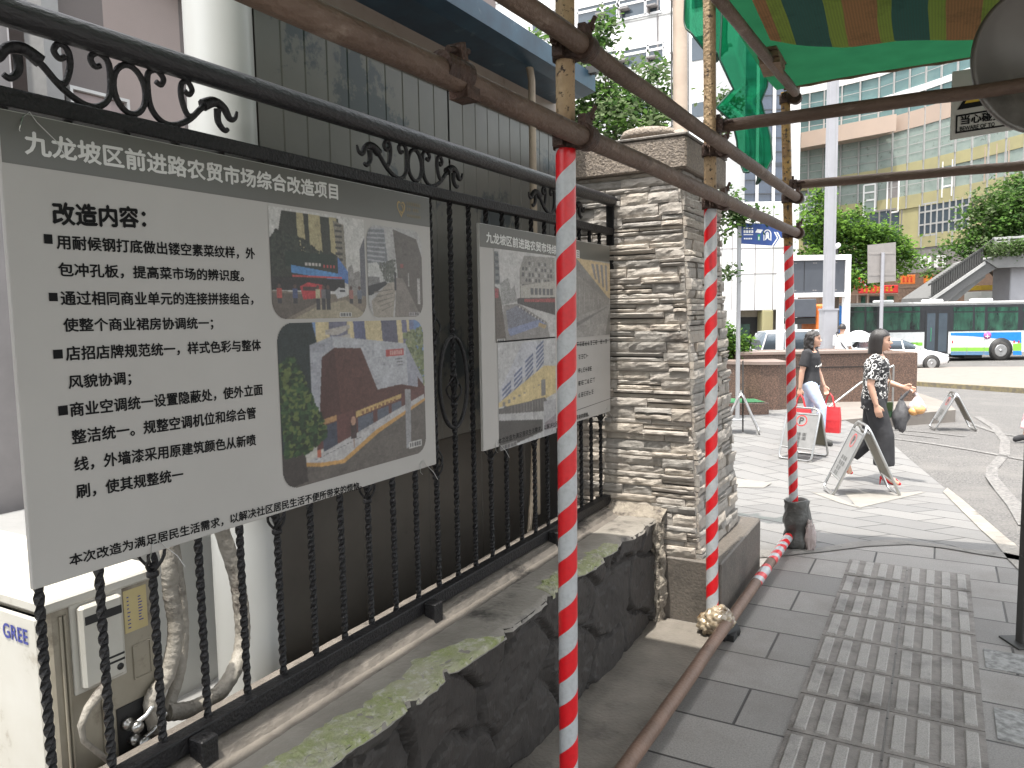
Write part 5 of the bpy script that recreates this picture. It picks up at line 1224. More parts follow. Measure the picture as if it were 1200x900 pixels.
ox, oz = wp(1125, 147); put_text(m, '当心碰头', (ox, -.003, oz), u, (0, 0, 1), 48 * K, 10 * K, .03); ox, oz = wp(1124, 154); put_text(m, 'BEWARE OF TO', (ox, -.003, oz), u, (0, 0, 1), 40 * K, 4.6 * K, .02)
part('lettering', m, 'black_ink', ws)
m = MB(); m.tube([(.12, .01, H_), (.12, .02, H_ + .25)], .004, 6); m.tube([(.35, .01, H_), (.35, .02, H_ + .25)], .004, 6); part('hanger', m, 'steel', ws)

# ================================================================== A-FRAME SIGNS
def aframe(label, c, ang, w=.42, h=.66, spread=.33, lean=0.0):
    t = thing('folding_sign', label, 'folding sign', c, ang, 'steel A-frame signs on the pavement')
    R_ = .013
    for s in (-1, 1):
        # tube outline of one leaf: local X = across the hinge, Y = along the hinge
        foot = spread * s; top = (.0, h); L_ = math.hypot(foot, h)
        def P(y, k): return (foot * (1 - k), y, h * k + R_)      # k 0 foot .. 1 hinge
        pts = []
        rad = .09
        for a in range(0, 7): q = a / 6 * pi / 2; pts.append(P(-w / 2 + rad - rad * cos(q), 1 - (rad - rad * sin(q)) / L_))
        for a in range(0, 7): q = a / 6 * pi / 2; pts.append(P(w / 2 - rad + rad * sin(q), 1 - (rad - rad * cos(q)) / L_))
        rb = .05
        for a in range(0, 6): q = a / 5 * pi / 2; pts.append(P(w / 2 - rb + rb * cos(q), (rb - rb * sin(q)) / L_))
        for a in range(0, 6): q = a / 5 * pi / 2; pts.append(P(-w / 2 + rb - rb * sin(q), (rb - rb * cos(q)) / L_))
        pts.append(pts[0])
        m = MB(); m.tube(pts, R_, 10); m.tube([P(-w / 2, .22), P(w / 2, .22)], R_ * .8, 8); m.tube([P(-w / 2 + .01, .88), P(w / 2 - .01, .88)], R_ * .8, 8); part('frame', m, 'steel', t)
        n = Vector((h * s, 0, spread)).normalized(); m = MB()
        A, B, C, D = [Vector(P(y, k)) for y, k in ((-w / 2 + .006, .22), (w / 2 - .006, .22), (w / 2 - .006, .88), (-w / 2 + .006, .88))]
        o1, o2 = n * .004, n * -.004
        m.add([A + o1, B + o1, C + o1, D + o1], [(0, 1, 2, 3)], mi=0); m.add([A + o2, B + o2, C + o2, D + o2], [(3, 2, 1, 0)], mi=1)
        p = part('plate', m, ['steel_panel', 'plate_back'], t)
        # lettering on the outside
        U = Vector((0, -s if True else s, 0)) * -1; U = Vector((0, s, 0)); V = (D - A).normalized(); O = (A + D) / 2 + (B - A) / 2 + n * .0065
        m = MB(); rr = w * .17; cc = O + V * (L_ * .2); vs = []
        for k in range(29):
            a = 2 * pi * k / 28; vs += [cc + U * (rr * cos(a)) + V * (rr * sin(a)), cc + U * (rr * .84 * cos(a)) + V * (rr * .84 * sin(a))]
        m.add(vs, [(2 * k, 2 * k + 2, 2 * k + 3, 2 * k + 1) for k in range(28)])
        part('no_parking_ring', m, 'red_paint', p)
        m = MB(); put_text(m, 'P', cc - U * (rr * .35) - V * (rr * .55), U, V, rr * .7, rr * 1.1, .03)
        for r in range(4):
            for k in range(3 if r < 2 else 2):
                for q in range(4):
                    a = O - U * (w * .24) + U * (w * .17 * k) - V * (L_ * (.04 + r * .075) + .011 * q); m.add([a, a + U * w * .12, a + U * w * .12 + V * .004, a + V * .004], [(0, 1, 2, 3)])
                a = O - U * (w * .24 - .02 - .01 * (k % 2)) + U * (w * .17 * k) - V * (L_ * (.04 + r * .075) + .035); m.add([a, a + U * .006, a + U * .006 + V * .04, a + V * .04], [(0, 1, 2, 3)])
        part('lettering', m, 'dark_grey', p)
    m = MB(); m.tube([(0, -w / 2 + .06, h + R_), (0, w / 2 - .06, h + R_)], R_ * .9, 8); part('hinge', m, 'steel', t)
    return t
def from_px(a1, a2, b1, b2, K=GKP):
    A1, A2, B1_, B2_ = [GP(*q, K) for q in (a1, a2, b1, b2)]
    c = (A1 + A2 + B1_ + B2_) / 4; dh = ((A2 - A1) + (B2_ - B1_)); ang = atan2(dh.y, dh.x) - pi / 2; return Vector((c.x, c.y, gw(c.x, c.y, K))), ang
c, a = from_px((967, 573), (979, 582), (1040, 572), (1052, 585)); aframe('steel folding A-frame sign in front of the woman in red heels, nearest of the four', c, a + .12, .42, .665, .30)
c, a = from_px((906, 536), (937, 541), (945, 533), (978, 536)); aframe('steel folding A-frame sign in front of the woman with red bags', c, a, .42, .62, .24)
c, a = from_px((1093, 501), (1101, 505), (1130, 501), (1141, 505), GK); aframe('steel folding A-frame sign standing alone on the asphalt', c, a, .42, .60, .30)
c = GP(868, 507, GKP); aframe('steel folding A-frame sign seen edge on beside the stone pillar', c, atan2(c.y, c.x) - pi / 2, .40, .62, .27)
m = MB(); b = GP(868, 507, GKP); m.tube([b + Vector((.01, .1, .0)), b + Vector((.0, .1, 1.1))], .012, 8); solo('barrier_rod', m, 'dark_grey', 'thin dark rod standing behind the edge-on A-frame sign', 'rod', b)

# ================================================================== GRANITE PLANTERS, HEDGE
def px_box(name, root, mats, x0, x1, ytop, ybot, F, depth, bev=.01, wld_root=None):
    s0, z1 = SF(x0, ytop, F); s1, z0 = SF(x1, ybot, F); s1 = SF(x1, ytop, F)[0]
    m = MB(); m.bevbox((s0, F, z0), (s1, F + depth, z1), bev); m.xf(lambda p: SW(p.x, p.y, p.z)); return part(name, m, mats, root, True)
t = thing('granite_planter', 'long brown granite planter wall behind the two women', 'planter', SW(SF(960, 440, 15.2)[0], 15.2, g(15.2, GKP)), 0)
s0 = SF(862, 412, 15.2)[0]; s1 = SF(1074, 412, 15.2)[0]; zt_ = SF(960, 412, 15.2)[1]; zs_ = SF(1060, 420, 15.2)[1]
m = MB(); m.bevbox((s0, 15.2, -1.3), (SF(1035, 412, 15.2)[0], 17.2, zt_ - .05), .01); m.bevbox((SF(1035, 412, 15.2)[0] + .004, 15.14, -1.3), (s1, 16.6, SF(1060, 413, 15.2)[1]), .01); m.xf(lambda p: SW(p.x, p.y, p.z)); part('wall', m, 'granite', t, True)
m = MB(); m.bevbox((s0, 15.14, zt_ - .048), (SF(1035, 412, 15.2)[0] - .004, 15.55, zt_ + .02), .01); m.xf(lambda p: SW(p.x, p.y, p.z)); part('coping', m, 'granite_top', t, True)
m = MB(); m.box((s0, 15.185, zt_ - .32), (SF(1035, 412, 15.2)[0], 15.196, zt_ - .305)); m.xf(lambda p: SW(p.x, p.y, p.z)); part('joint', m, 'dark', t, True)
t = thing('granite_planter', 'lower curved brown granite planter step holding the hedge at left', 'planter', SW(SF(890, 450, 14.3)[0], 14.3, g(14.3, GKP)), 0)
cs0 = SF(838, 425, 14.6)[0]; cs1 = SF(926, 425, 14.2)[0]; zc_ = SF(890, 424, 14.3)[1]
def curved(off, z0, z1, bulge=.0):
    m = MB(); pts = [(cs0, 14.95), (cs0 + (cs1 - cs0) * .3, 14.55), (cs0 + (cs1 - cs0) * .6, 14.32), (cs0 + (cs1 - cs0) * .85, 14.25), (cs1, 14.35), (cs1 + .02, 15.1)]
    q = [SW(a, b - off) for a, b in pts] + [SW(cs1, 15.13), SW(cs0, 15.13)]
    m.loft([[Vector((p.x, p.y, z0)) for p in q], [Vector((p.x, p.y, z1)) for p in q]], True, False); return m
part('wall', curved(0, -1.3, zc_ - .06), 'granite', t, True); part('coping', curved(.05, zc_ - .058, zc_), 'granite_top', t, True)
gm = [gxy(*p) for p in [(846, 462), (846, 455), (878, 455), (895, 463)]]
m = MB(); z = g(14, GKP) + .22; m.add([SW(SF(848, 462, 13.9)[0], 13.7, z), SW(SF(893, 462, 13.9)[0], 13.7, z), SW(SF(885, 455, 14.2)[0], 14.25, z), SW(SF(846, 455, 14.2)[0], 14.4, z)], [(0, 1, 2, 3)])
m2_ = MB(); m2_.bevbox((SF(840, 470, 13.9)[0], 13.65, -1.1), (SF(896, 470, 13.9)[0], 14.22, g(14, GKP) + .21), .01); m2_.xf(lambda p: SW(p.x, p.y, p.z))
solo('granite_step', m2_, 'granite', 'low granite step in front of the curved planter', 'step', SW(SF(868, 470, 13.9)[0], 13.9, g(14, GKP)))
solo('green_mat', m, 'green_mat', 'small green mat lying on the low granite step', 'mat', SW(SF(868, 460, 14)[0], 14, z))

def crown(root, blobs, n, size, mats, name='crown', seed=1, shape=1.0):
    rs = random.Random(seed); m = MB(); vol = [b[3] * b[4] * b[5] for b in blobs]; tot = sum(vol); nm_ = len(mats)
    for b, v in zip(blobs, vol):
        k = int(n * v / tot); ncl = max(6, k // 22)
        for c_ in range(ncl):
            while True:
                p = Vector((rs.uniform(-1, 1), rs.uniform(-1, 1), rs.uniform(-1, 1)))
                if .25 < p.length < 1: break
            p *= 1 + .42 * mnoise.noise(p * 2.3 + Vector((seed * 3.1 + b[0], 0, b[2])))
            cc_ = Vector((b[0] + p.x * b[3], b[1] + p.y * b[4], b[2] + p.z * b[5])); cr = size * rs.uniform(1.6, 3.2); mi0 = rs.randrange(nm_)
            for q in range(22):
                d_ = Vector((rs.gauss(0, 1), rs.gauss(0, 1), rs.gauss(0, .7))) * cr * .5; o_ = cc_ + d_; L_ = size * rs.uniform(.6, 1.3); 
                ax = Vector((rs.gauss(0, 1), rs.gauss(0, 1), rs.gauss(0, .5))).normalized(); up = Vector((rs.gauss(0, .6), rs.gauss(0, .6), 1)); bx_ = ax.cross(up)
                if bx_.length < .1: continue
                bx_.normalize(); ww = L_ * .36
                m.add([o_, o_ + ax * L_ * .5 + bx_ * ww, o_ + ax * L_, o_ + ax * L_ * .5 - bx_ * ww], [(0, 1, 2, 3)], False, mi0 if rs.random() < .75 else rs.randrange(nm_))
    return part(name, m, mats, root)
def trunk(root, h, r, limbs, seed=2):
    rs = random.Random(seed); m = MB(); m.tube([(0, 0, -.3), (.05 * r, 0, h * .3), (.1, .05, h * .7), (.12, .0, h)], [r * 1.2, r, r * .7, r * .35], 10)
    for b in limbs:
        m.tube([(.05, 0, h * rs.uniform(.4, .7)), (b[0] * .5, b[1] * .5, (h * .6 + b[2]) / 2), (b[0], b[1], b[2])], [r * .45, r * .28, r * .1], 7)
    part('trunk', m, 'bark', root)
def tree_px(label, cx, yb, F, blobs_px, n, size, mats, r=.18, seed=1, name='street_tree', th=None, cat='tree'):
    s0, _ = SF(cx, 300, F); z0 = g(F); t = thing(name, label, cat, SW(s0, F, z0), YAW, 'street trees'); bl = []
    for (x, y, rx, ry) in blobs_px:
        s, z = SF(x, y, F); k = F / FPX * 1.03; bl.append((s - s0, random.uniform(-.3, .3) * rx * k, z - z0, rx * k, rx * k * .9, ry * k))
    trunk(t, max(b[2] for b in bl) * .9, r, bl[:7], seed); crown(t, bl, n, size, mats, seed=seed); return t
s0, z0 = SF(842, 412, 15.6); ht = thing('hedge', 'clipped green hedge growing in the granite planter at left', 'hedge', SW(s0, 15.3, g(15.3)), YAW)
kk = 15.6 / FPX; bl = [((x - 842) * kk, .1, SF(x, y, 15.6)[1] - g(15.3), rx * kk, rx * kk * .8, ry * kk) for x, y, rx, ry in ((838, 402, 14, 15), (850, 405, 13, 15), (862, 408, 10, 11), (868, 400, 8, 8), (846, 388, 9, 8), (830, 396, 12, 16))]
trunk(ht, .9, .03, bl[:3]); crown(ht, bl, 5200, .075, ['leaf_b', 'leaf_a', 'leaf_c'], seed=3)
E_T = ['leaf_d', 'leaf_a', 'leaf_d', 'leaf_c']
tree_px('slender grey green tree rising behind the stone pillar against the white building', 715, 300, 15.0,
        [(708, 60, 26, 16), (712, 92, 48, 20), (690, 118, 60, 20), (735, 122, 50, 22), (660, 130, 45, 22), (720, 150, 70, 22), (765, 110, 26, 18), (640, 80, 40, 40), (712, 40, 11, 10), (710, 28, 5, 8), (760, 148, 30, 16), (690, 175, 60, 18), (770, 88, 16, 10)], 6800, .12, E_T, .10, 5)
tree_px('small sparse tree leaning out beside the second pole above the blue metro sign', 800, 300, 13.0,
        [(846, 236, 14, 16), (862, 246, 16, 9), (846, 262, 10, 14), (884, 252, 18, 6), (848, 318, 11, 5), (850, 120, 16, 9), (872, 260, 8, 5), (845, 150, 10, 12)], 1500, .085, E_T, .035, 8)
tree_px('bright green broad tree behind the large framed display board', 979, 420, 38.6,
        [(960, 262, 26, 22), (958, 300, 24, 24), (1000, 292, 42, 32), (990, 265, 24, 22), (1040, 292, 34, 24), (1058, 308, 24, 15), (960, 240, 11, 16), (962, 232, 5, 8), (990, 326, 40, 12), (1008, 250, 9, 6), (1028, 275, 22, 16)], 17000, .19, ['leaf_b', 'leaf_a', 'leaf_b', 'leaf_b', 'leaf_c'], .2, 11)
tree_px('dense dark green tree standing beyond the footbridge stairs', 1175, 420, 52.0,
        [(1185, 245, 44, 30), (1160, 262, 34, 30), (1200, 270, 50, 34), (1138, 282, 26, 16), (1118, 300, 22, 16), (1215, 230, 40, 30), (1150, 240, 14, 14), (1095, 318, 16, 10), (1175, 285, 44, 16)], 16000, .26, ['leaf_a', 'leaf_c', 'leaf_a', 'leaf_d'], .3, 14)

# ================================================================== STREET FURNITURE
def fr(name, label, cat, px, F, zb=None, group=None):
    s = SF(px, 400, F)[0]; z = g(F) if zb is None else zb; return thing(name, label, cat, SW(s, F, z), YAW, group), s, z
def lx(px, py, F, s, z): a = SF(px, py, F); return a[0] - s, a[1] - z
pm = GP(864, 492, GKP); Fm = pm.x * FD[0] + pm.y * FD[1]
t, s, z = fr('metro_sign', 'blue metro direction sign with white pictograms on a grey post', 'sign', 865, Fm, g(Fm, GKP))
top = lx(865, 260, Fm, s, z)[1]; m = MB(); m.bevbox((-.03, -.03, 0), (.03, .03, top), .006); part('post', m, 'grey_metal', t); m = MB(); m.bevbox((-.1, -.1, 0), (.1, .1, .015), .004); part('base_plate', m, 'grey_metal', t)
def q(px, py): return lx(px, py, Fm, s, z)
m = MB(); pg = [q(868, 261), q(914, 264), q(919, 275), q(907, 288), q(868, 285.5)]; m.prism(pg, -.02, .02, lambda u, v, w: (u, w, v)); pan = part('panel', m, 'metro_blue', t)
m = MB()
def flat(pts, y=-.0215): m.add([(q(*p)[0], y, q(*p)[1]) for p in pts], [tuple(range(len(pts)))])
def rc(x0, y0, x1, y1): flat([(x0, y0), (x1, y0), (x1, y1), (x0, y1)])
for k in range(4): rc(871 + k * 3, 267, 873 + k * 3, 268.6); rc(871 + k * 3, 270, 873.2 + k * 3, 273.2)
rc(871, 274.6, 882, 275.6); flat([(884.5, 272.5), (887, 268.5), (893.5, 269.4), (891, 273.4)])
for k in range(5): rc(871.3 + k * 2, 279, 872.8 + k * 2, 280.6)
flat([(904, 288), (910, 279), (906.5, 272), (908, 272), (911.5, 279), (905.5, 288)]); flat([(907, 288), (913, 279), (909, 272), (911, 272), (914.5, 279), (909, 288)])
for k in range(18):
    a0, a1 = pi * k / 18, pi * (k + 1) / 18; f_ = lambda a, r1, r2: (898.8 - r1 * cos(a), 274.5 - r2 * sin(a)); flat([f_(a0, 4.6, 5.4), f_(a1, 4.6, 5.4), f_(a1, 3.5, 4.2), f_(a0, 3.5, 4.2)])
rc(894.2, 274.5, 895.3, 282); rc(902.3, 274.5, 903.4, 282); flat([(896.8, 273.5), (898.8, 271.5), (900.8, 273.5), (900.8, 278.5), (902, 281.5), (900.6, 281.5), (899.6, 279.5), (898, 279.5), (897, 281.5), (895.6, 281.5), (896.8, 278.5)])
part('pictogram', m, 'metro_white', pan); m = MB(); rc(887.5, 275, 890.3, 281.8); part('line_badge', m, 'metro_green', pan)
m = MB(); O = q(888.3, 281); put_text(m, '1', (O[0], -.023, O[1]), (1, 0, 0), (0, 0, 1), .012, .05, .02); rc(897.8, 273.8, 899.8, 275.4); part('line_number', m, 'metro_white', pan)
# lamp post
Fl = 20.5; t, s, z = fr('lamp_post', 'tall pale grey square lamp post with a thicker base', 'lamp post', 970, Fl); k = Fl / FPX
m = MB(); m.bevbox((-5.2 * k, -.12, 1.3), (5.2 * k, .12, 8.6), .015); part('shaft', m, 'pale_grey', t); m = MB(); m.box((1.6 * k, -.123, 1.3), (2.4 * k, -.119, 8.6)); part('seam', m, 'grey_metal', t)
hb_ = lx(970, 362, Fl, s, z)[1]; m = MB(); m.bevbox((-8 * k, -.19, 0), (8 * k, .19, hb_), .02); m.box((-8.6 * k, -.2, hb_ - .04), (8.6 * k, .2, hb_ + .01)); part('base_box', m, 'pale_grey', t)
m = MB(); m.tube([(0, 0, 8.6), (.3, 0, 9.1), (1.4, 0, 9.3)], .06, 8); m.bevbox((1.2, -.15, 9.22), (2.0, .15, 9.34), .02); part('lamp_arm', m, 'pale_grey', t)
# framed display board
Fb = 24.0; t, s, z = fr('display_board', 'large dark display board in a white frame on two legs', 'display board', 956, Fb); k = Fb / FPX
def q(px, py): return lx(px, py, Fb, s, z)
m = MB()
x0, zt0 = q(912, 300); x1, zt1 = q(996, 298); xb, zb0 = q(919, 349)
m.bevbox((x0, -.12, 0), (x0 + 6.2 * k, .12, zt0), .01); m.bevbox((x1 - 6.2 * k, -.12, 0), (x1, .12, zt0), .01); m.bevbox((x0 + 6.25 * k, -.12, zt0 - 6.0 * k), (x1 - 6.25 * k, .12, zt0), .01); m.bevbox((x0 + 6.25 * k, -.12, zb0), (x1 - 6.25 * k, .12, zb0 + 5 * k), .01)
part('frame', m, 'white_paint', t)
w = (x1 - x0 - 12.6 * k) / 3
for i in range(3):
    a = x0 + 6.3 * k + i * w; m = MB(); m.bevbox((a + .01, -.06, zb0 + 5.05 * k), (a + w - .01, .06, zt0 - 6.05 * k), .006); p = part('panel', m, 'board_grey', t)
    m = MB()
    for zz in (zb0 + 7.5 * k, zt0 - 9.5 * k):
        for j in range(2): m.box((a + w * .42 + j * .07, -.0635, zz), (a + w * .42 + .05 + j * .07, -.0612, zz + .03))
    part('small_mark', m, 'grey_wall', p)
# cctv
t = thing('security_camera', 'white security camera on a dark bracket above the display board frame', 'camera', SW(SF(981, 290, 24)[0], 24, SF(981, 298, 24)[1]), YAW)
m = MB(); m.tube([(0, 0, 0), (0, 0, .12), (-.03, 0, .2)], .03, 8); part('bracket', m, 'dark_grey', t); m = MB(); m.lathe([(0, -.19), (.06, -.19), (.075, -.17), (.075, .16), (.05, .18), (0, .18)], (0, 0, 0), 14, axis='y'); mm = Matrix.Rotation(radians(-35), 3, 'Z') @ Matrix.Rotation(radians(12), 3, 'X'); m.xf(lambda p: mm @ p + Vector((-.02, -.05, .25))); part('housing', m, 'white_paint', t)
# road sign from behind
Fs = 27; t, s, z = fr('road_sign', 'grey road sign seen from behind on a single pole', 'sign', 1032, Fs); k = Fs / FPX
def q(px, py): return lx(px, py, Fs, s, z)
m = MB(); m.tube([(0, 0, 0), (0, 0, q(1032, 296)[1])], 2 * k, 12); part('pole', m, 'pale_grey', t)
m = MB(); A, B = q(1018, 332), q(1051, 284); A2, B2_ = q(1018, 287), q(1051, 330); m.prism([A, q(1051, 329), q(1051, 283.5), A2], .07, .09, lambda u, v, w: (u, w, v)); p = part('plate', m, 'sign_back', t)
m = MB()
for yy in (297, 322): a, b = q(1019, yy), q(1050, yy - 1); m.bevbox((a[0], .062, a[1] - .04), (b[0], .069, a[1] + .03), .002)
part('channel', m, 'sign_back', p)
# tall concrete pole
Fp = 11.5; t, s, z = fr('utility_pole', 'tall pale concrete utility pole behind the stone pillar', 'utility pole', 798, Fp); m = MB(); m.tube([(0, 0, 0), (-.02, 0, 5), (-.05, 0, 9)], [.115, .105, .10], 16)
part('shaft', m, mat('pale concrete pole', (.46, .37, .29), .8, 0, (.38, .30, .235), 3, bump=.3, bs=30), t); m = MB(); m.tube([(-.14, -.05, 0), (-.155, -.05, 5), (-.175, -.05, 9)], .012, 6); part('cable', m, 'dark_grey', t)
m = MB(); m.lathe([(.108, 0), (.118, .005), (.118, .025), (.108, .03)], (-.03, 0, 2.75), 16); part('band', m, 'grey_metal', t)
# handrail behind the woman
m = MB(); a = SW(SF(969, 479, 13.2)[0], 13.2, SF(969, 479, 13.2)[1]); b = SW(SF(1008, 449, 13.2)[0], 13.2, SF(1008, 449, 13.2)[1]); m.tube([a, b, b + Vector((.5, .2, .3))], .018, 8)
m.tube([a, Vector((a.x, a.y, gw(a.x, a.y, GKP)))], .018, 8); e = b + Vector((.5, .2, .3)); m.tube([e, Vector((e.x, e.y, gw(e.x, e.y, GKP)))], .018, 8); solo('handrail', m, 'steel', 'slanting thin steel handrail behind the woman in red heels', 'handrail', a)

# ================================================================== BUILDINGS
def sw_part(name, m, mats, root, label=None): m.xf(lambda p: SW(p.x, p.y, p.z)); return part(name, m, mats, root, True, label)
# --- curved yellow building
YB = [(880, 80.0), (960, 75.5), (1022, 71.5), (1075, 67.0), (1130, 62.5), (1190, 57.5), (1290, 51.5)]
yb = thing('yellow_building', 'long curved pale yellow building with glazed upper floors across the street', 'building', SW(SF(1060, 330, 68)[0], 68, g(68)))
PL = [(SF(px, 358, F)[0], F) for px, F in YB]
fine = []
for (s0, f0), (s1, f1) in zip(PL, PL[1:]):
    n = max(2, int(math.hypot(s1 - s0, f1 - f0) / 1.35))
    for k in range(n): fine.append((s0 + (s1 - s0) * k / n, f0 + (f1 - f0) * k / n))
fine.append(PL[-1])
def zl(y): return SF(1100, y, 65)[1]
def band(root, name, mats, ylo, yhi, off=0.0, i0=0, i1=None, seg=fine, label=None):
    P = seg[i0:i1]; m = MB(); za, zb = zl(ylo), zl(yhi); vs = []
    for (a, f) in P: vs += [(a, f - off, za), (a, f - off, zb)]
    n = len(P); m.add(vs, [(2 * k, 2 * k + 2, 2 * k + 3, 2 * k + 1) for k in range(n - 1)])
    for (y, fl) in ((za, 1), (zb, 1)):
        m.add([(a, f - off, y) for a, f in P] + [(a, f + .6, y) for a, f in P], [(k, k + 1, n + k + 1, n + k) for k in range(n - 1)])
    for e in (0, -1): a, f = P[e]; m.add([(a, f - off, za), (a, f + .6, za), (a, f + .6, zb), (a, f - off, zb)], [(0, 1, 2, 3)])
    return sw_part(name, m, mats, root, label)
for ylo, yhi, mt, off in ((362, 318, 'shop_wood', 0), (318, 288, 'grey_wall', .05), (288, 272, 'yellow_wall', .2), (238, 222, 'yellow_wall', .2), (196, 182, 'yellow_wall', .22),
                          (140, 119, 'pink_wall', .3), (98, 90, 'white_wall', .35), (62, 42, 'white_wall', .35), (2, -40, 'pink_wall', .3), (-80, -140, 'white_wall', .3)):
    band(yb, 'wall_band', mt, ylo - .05, yhi + .05, off)
band(yb, 'glazing', 'glass_pale', 222, 196, -.05); band(yb, 'glazing', 'glass_pale', 182, 140, .1); 
gt = mat('teal glass', (.10, .18, .19), .1, 0, (.16, .25, .245), .4, spec=.8)
band(yb, 'glazing', gt, 119, 98, .1); band(yb, 'glazing', gt, 90, 62, .1); band(yb, 'glazing', gt, 42, 2, .1); band(yb, 'glazing', gt, -40, -80, .1)
band(yb, 'wall_band', 'yellow_wall', 272, 238, 0)
m = MB()
for i, (a, f) in enumerate(fine):
    for ylo, yhi, w in ((182, 140, .05), (222, 196, .05), (119, 98, .05), (90, 62, .05), (42, 2, .05), (140, 119, .02), (238, 222, .02), (196, 182, .02), (288, 272, .02)):
        m.box((a - w, f - .36, zl(ylo)), (a + w, f - .18, zl(yhi)))
for y in (160, 171, 150, 209, 108, 76, 25):
    for (a, f), (b, h) in zip(fine, fine[1:]): m.add([(a, f - .2, zl(y) - .03), (b, h - .2, zl(y) - .03), (b, h - .2, zl(y) + .03), (a, f - .2, zl(y) + .03)], [(0, 1, 2, 3)])
sw_part('mullions', m, 'mullion', yb)
def fat(px):   # plan point at a pixel column
    best = min(range(len(PL) - 1), key=lambda i: 0 if YB[i][0] <= px <= YB[i + 1][0] else 1); (p0, F0), (p1, F1) = YB[best], YB[best + 1]; t = (px - p0) / (p1 - p0)
    F = F0 + (F1 - F0) * t; return SF(px, 358, F)[0], F
def bay(px0, px1, ylo, yhi, mt, nx, fr_mat, rows=(.5,), off=.28):
    a, f = fat(px0); b, h = fat(px1); off = off - .2; za, zb = zl(ylo), zl(yhi)
    m = MB(); m.add([(a, f - off, za), (b, h - off, za), (b, h - off, zb), (a, f - off, zb)], [(0, 1, 2, 3)]); w = sw_part('window', m, mt, yb)
    m = MB()
    for k in range(nx + 1):
        t = k / nx; x, y = a + (b - a) * t, f + (h - f) * t; m.box((x - .06, y - off - .1, za), (x + .06, y - off - .01, zb))
    for r in (0,) + tuple(rows) + (1,):
        z = za + (zb - za) * r; m.add([(a, f - off - .09, z - .07), (b, h - off - .09, z - .07), (b, h - off - .09, z + .07), (a, f - off - .09, z + .07)], [(0, 1, 2, 3)])
    sw_part('window_frame', m, fr_mat, w)
bay(940, 1001, 272, 238, 'glass_dark', 3, 'dark_grey'); bay(1002, 1053, 272, 236, 'glass_dark', 4, 'grey_wall', (.4,), .29); bay(1073, 1130, 274, 236, 'glass_dark', 8, 'mullion', (.35, .75), .3); bay(1134, 1200, 275, 238, 'grey_wall', 4, 'dark_grey', tuple(k / 9 for k in range(1, 9)))
bay(1007, 1020, 240, 200, 'glass_pale', 1, 'white_wall', (.5, .75), .5); bay(1034, 1047, 240, 200, 'grey_wall', 1, 'white_wall', (), .5); bay(1097, 1108, 232, 190, 'glass_pale', 1, 'white_wall', (.3, .6), .5); bay(1145, 1172, 226, 185, 'grey_wall', 2, 'pink_wall', (), .5)
bay(930, 950, 244, 205, 'glass_pale', 2, 'white_wall', (.5, .75), .5)
m = MB(); a, f = fat(925); b, h = fat(1022); m.add([(a, f - .05, zl(141)), (b, h - .05, zl(141)), (b + .3, h - 3.0, zl(141)), (a, f - 2.4, zl(141))], [(0, 1, 2, 3)])
m.add([(a, f - 2.4, zl(141)), (b + .3, h - 3, zl(141)), (b + .3, h - 3, zl(120)), (a, f - 2.4, zl(120))], [(0, 1, 2, 3)]); m.add([(b + .3, h - 3, zl(141)), (b, h, zl(141)), (b, h, zl(120)), (b + .3, h - 3, zl(120))], [(0, 1, 2, 3)])
m.add([(a, f - 2.4, zl(120)), (b + .3, h - 3, zl(120)), (b, h, zl(120)), (a, f, zl(120))], [(0, 1, 2, 3)]); sw_part('overhang', m, 'pink_wall', yb)
m = MB(); m.loft([[(a, f + .7, -1.5) for a, f in PL] + [(PL[-1][0], PL[-1][1] + 20, -1.5), (PL[0][0], PL[0][1] + 20, -1.5)], [(a, f + .7, zl(-140)) for a, f in PL] + [(PL[-1][0], PL[-1][1] + 20, zl(-140)), (PL[0][0], PL[0][1] + 20, zl(-140))]], True, False); sw_part('core', m, 'grey_wall', yb)
# outdoor units on the yellow building
def ac_far(px0, px1, y0, y1, F, lab):
    s0, z0 = SF(px0, y1, F); s1, z1 = SF(px1, y0, F); t = thing('air_conditioner', lab, 'air conditioner', SW((s0 + s1) / 2, F, z0), YAW, 'outdoor units on the yellow building'); w = (s1 - s0) / 2
    m = MB(); m.bevbox((-w, -.35, 0), (w, .1, z1 - z0), .02); part('case', m, 'white_paint', t)
    for k in (0, 1):
        m = MB(); r = min(w * .6, (z1 - z0) * .2); m.lathe([(0, 0), (r, 0), (r, -.03), (r * .8, -.05), (0, -.05)], (-w * .3, -.35, (z1 - z0) * (.27 + .46 * k)), 16, axis='y'); part('fan', m, 'sign_back', t)
ac_far(1078, 1089, 301, 315, 64.5, 'left white outdoor unit hanging on the yellow building above the shops'); ac_far(1095, 1106, 300, 314, 63.0, 'right white outdoor unit hanging on the yellow building above the shops')
# shops under it
def shop(name, label, px0, px1, y0, y1, F, mt, txt=None, tmat='white_ink', awn=False):
    s0, z0 = SF(px0, y1, F); s1, z1 = SF(px1, y0, F); t = thing(name, label, 'shop sign', SW(s0, F, z0), YAW); W = s1 - s0; H = z1 - z0
    m = MB(); m.bevbox((0, -.12, 0), (W, .12, H), .02); p = part('board', m, mt, t)
    if txt:
        m = MB(); n = txt
        for k in range(n):
            x = W * (.1 + .8 * k / n); ww = W * .8 / n * .62
            for (u0, v0, u1, v1) in ((0, .62, 1, .7), (.42, .2, .55, .85), (.05, .25, .95, .34), (.1, .42, .85, .5)): m.box((x + ww * u0, -.135, H * v0), (x + ww * u1, -.122, H * v1))
        part('lettering', m, tmat, p)
shop('shop_sign', 'red shop sign with pale characters below the bright green tree', 1000, 1018, 325, 338, 60, 'shop_red', 3); shop('shop_sign', 'long low red shop sign under the grey road sign', 1006, 1052, 334, 344, 60, 'shop_red', 7, 'sign_yellow')
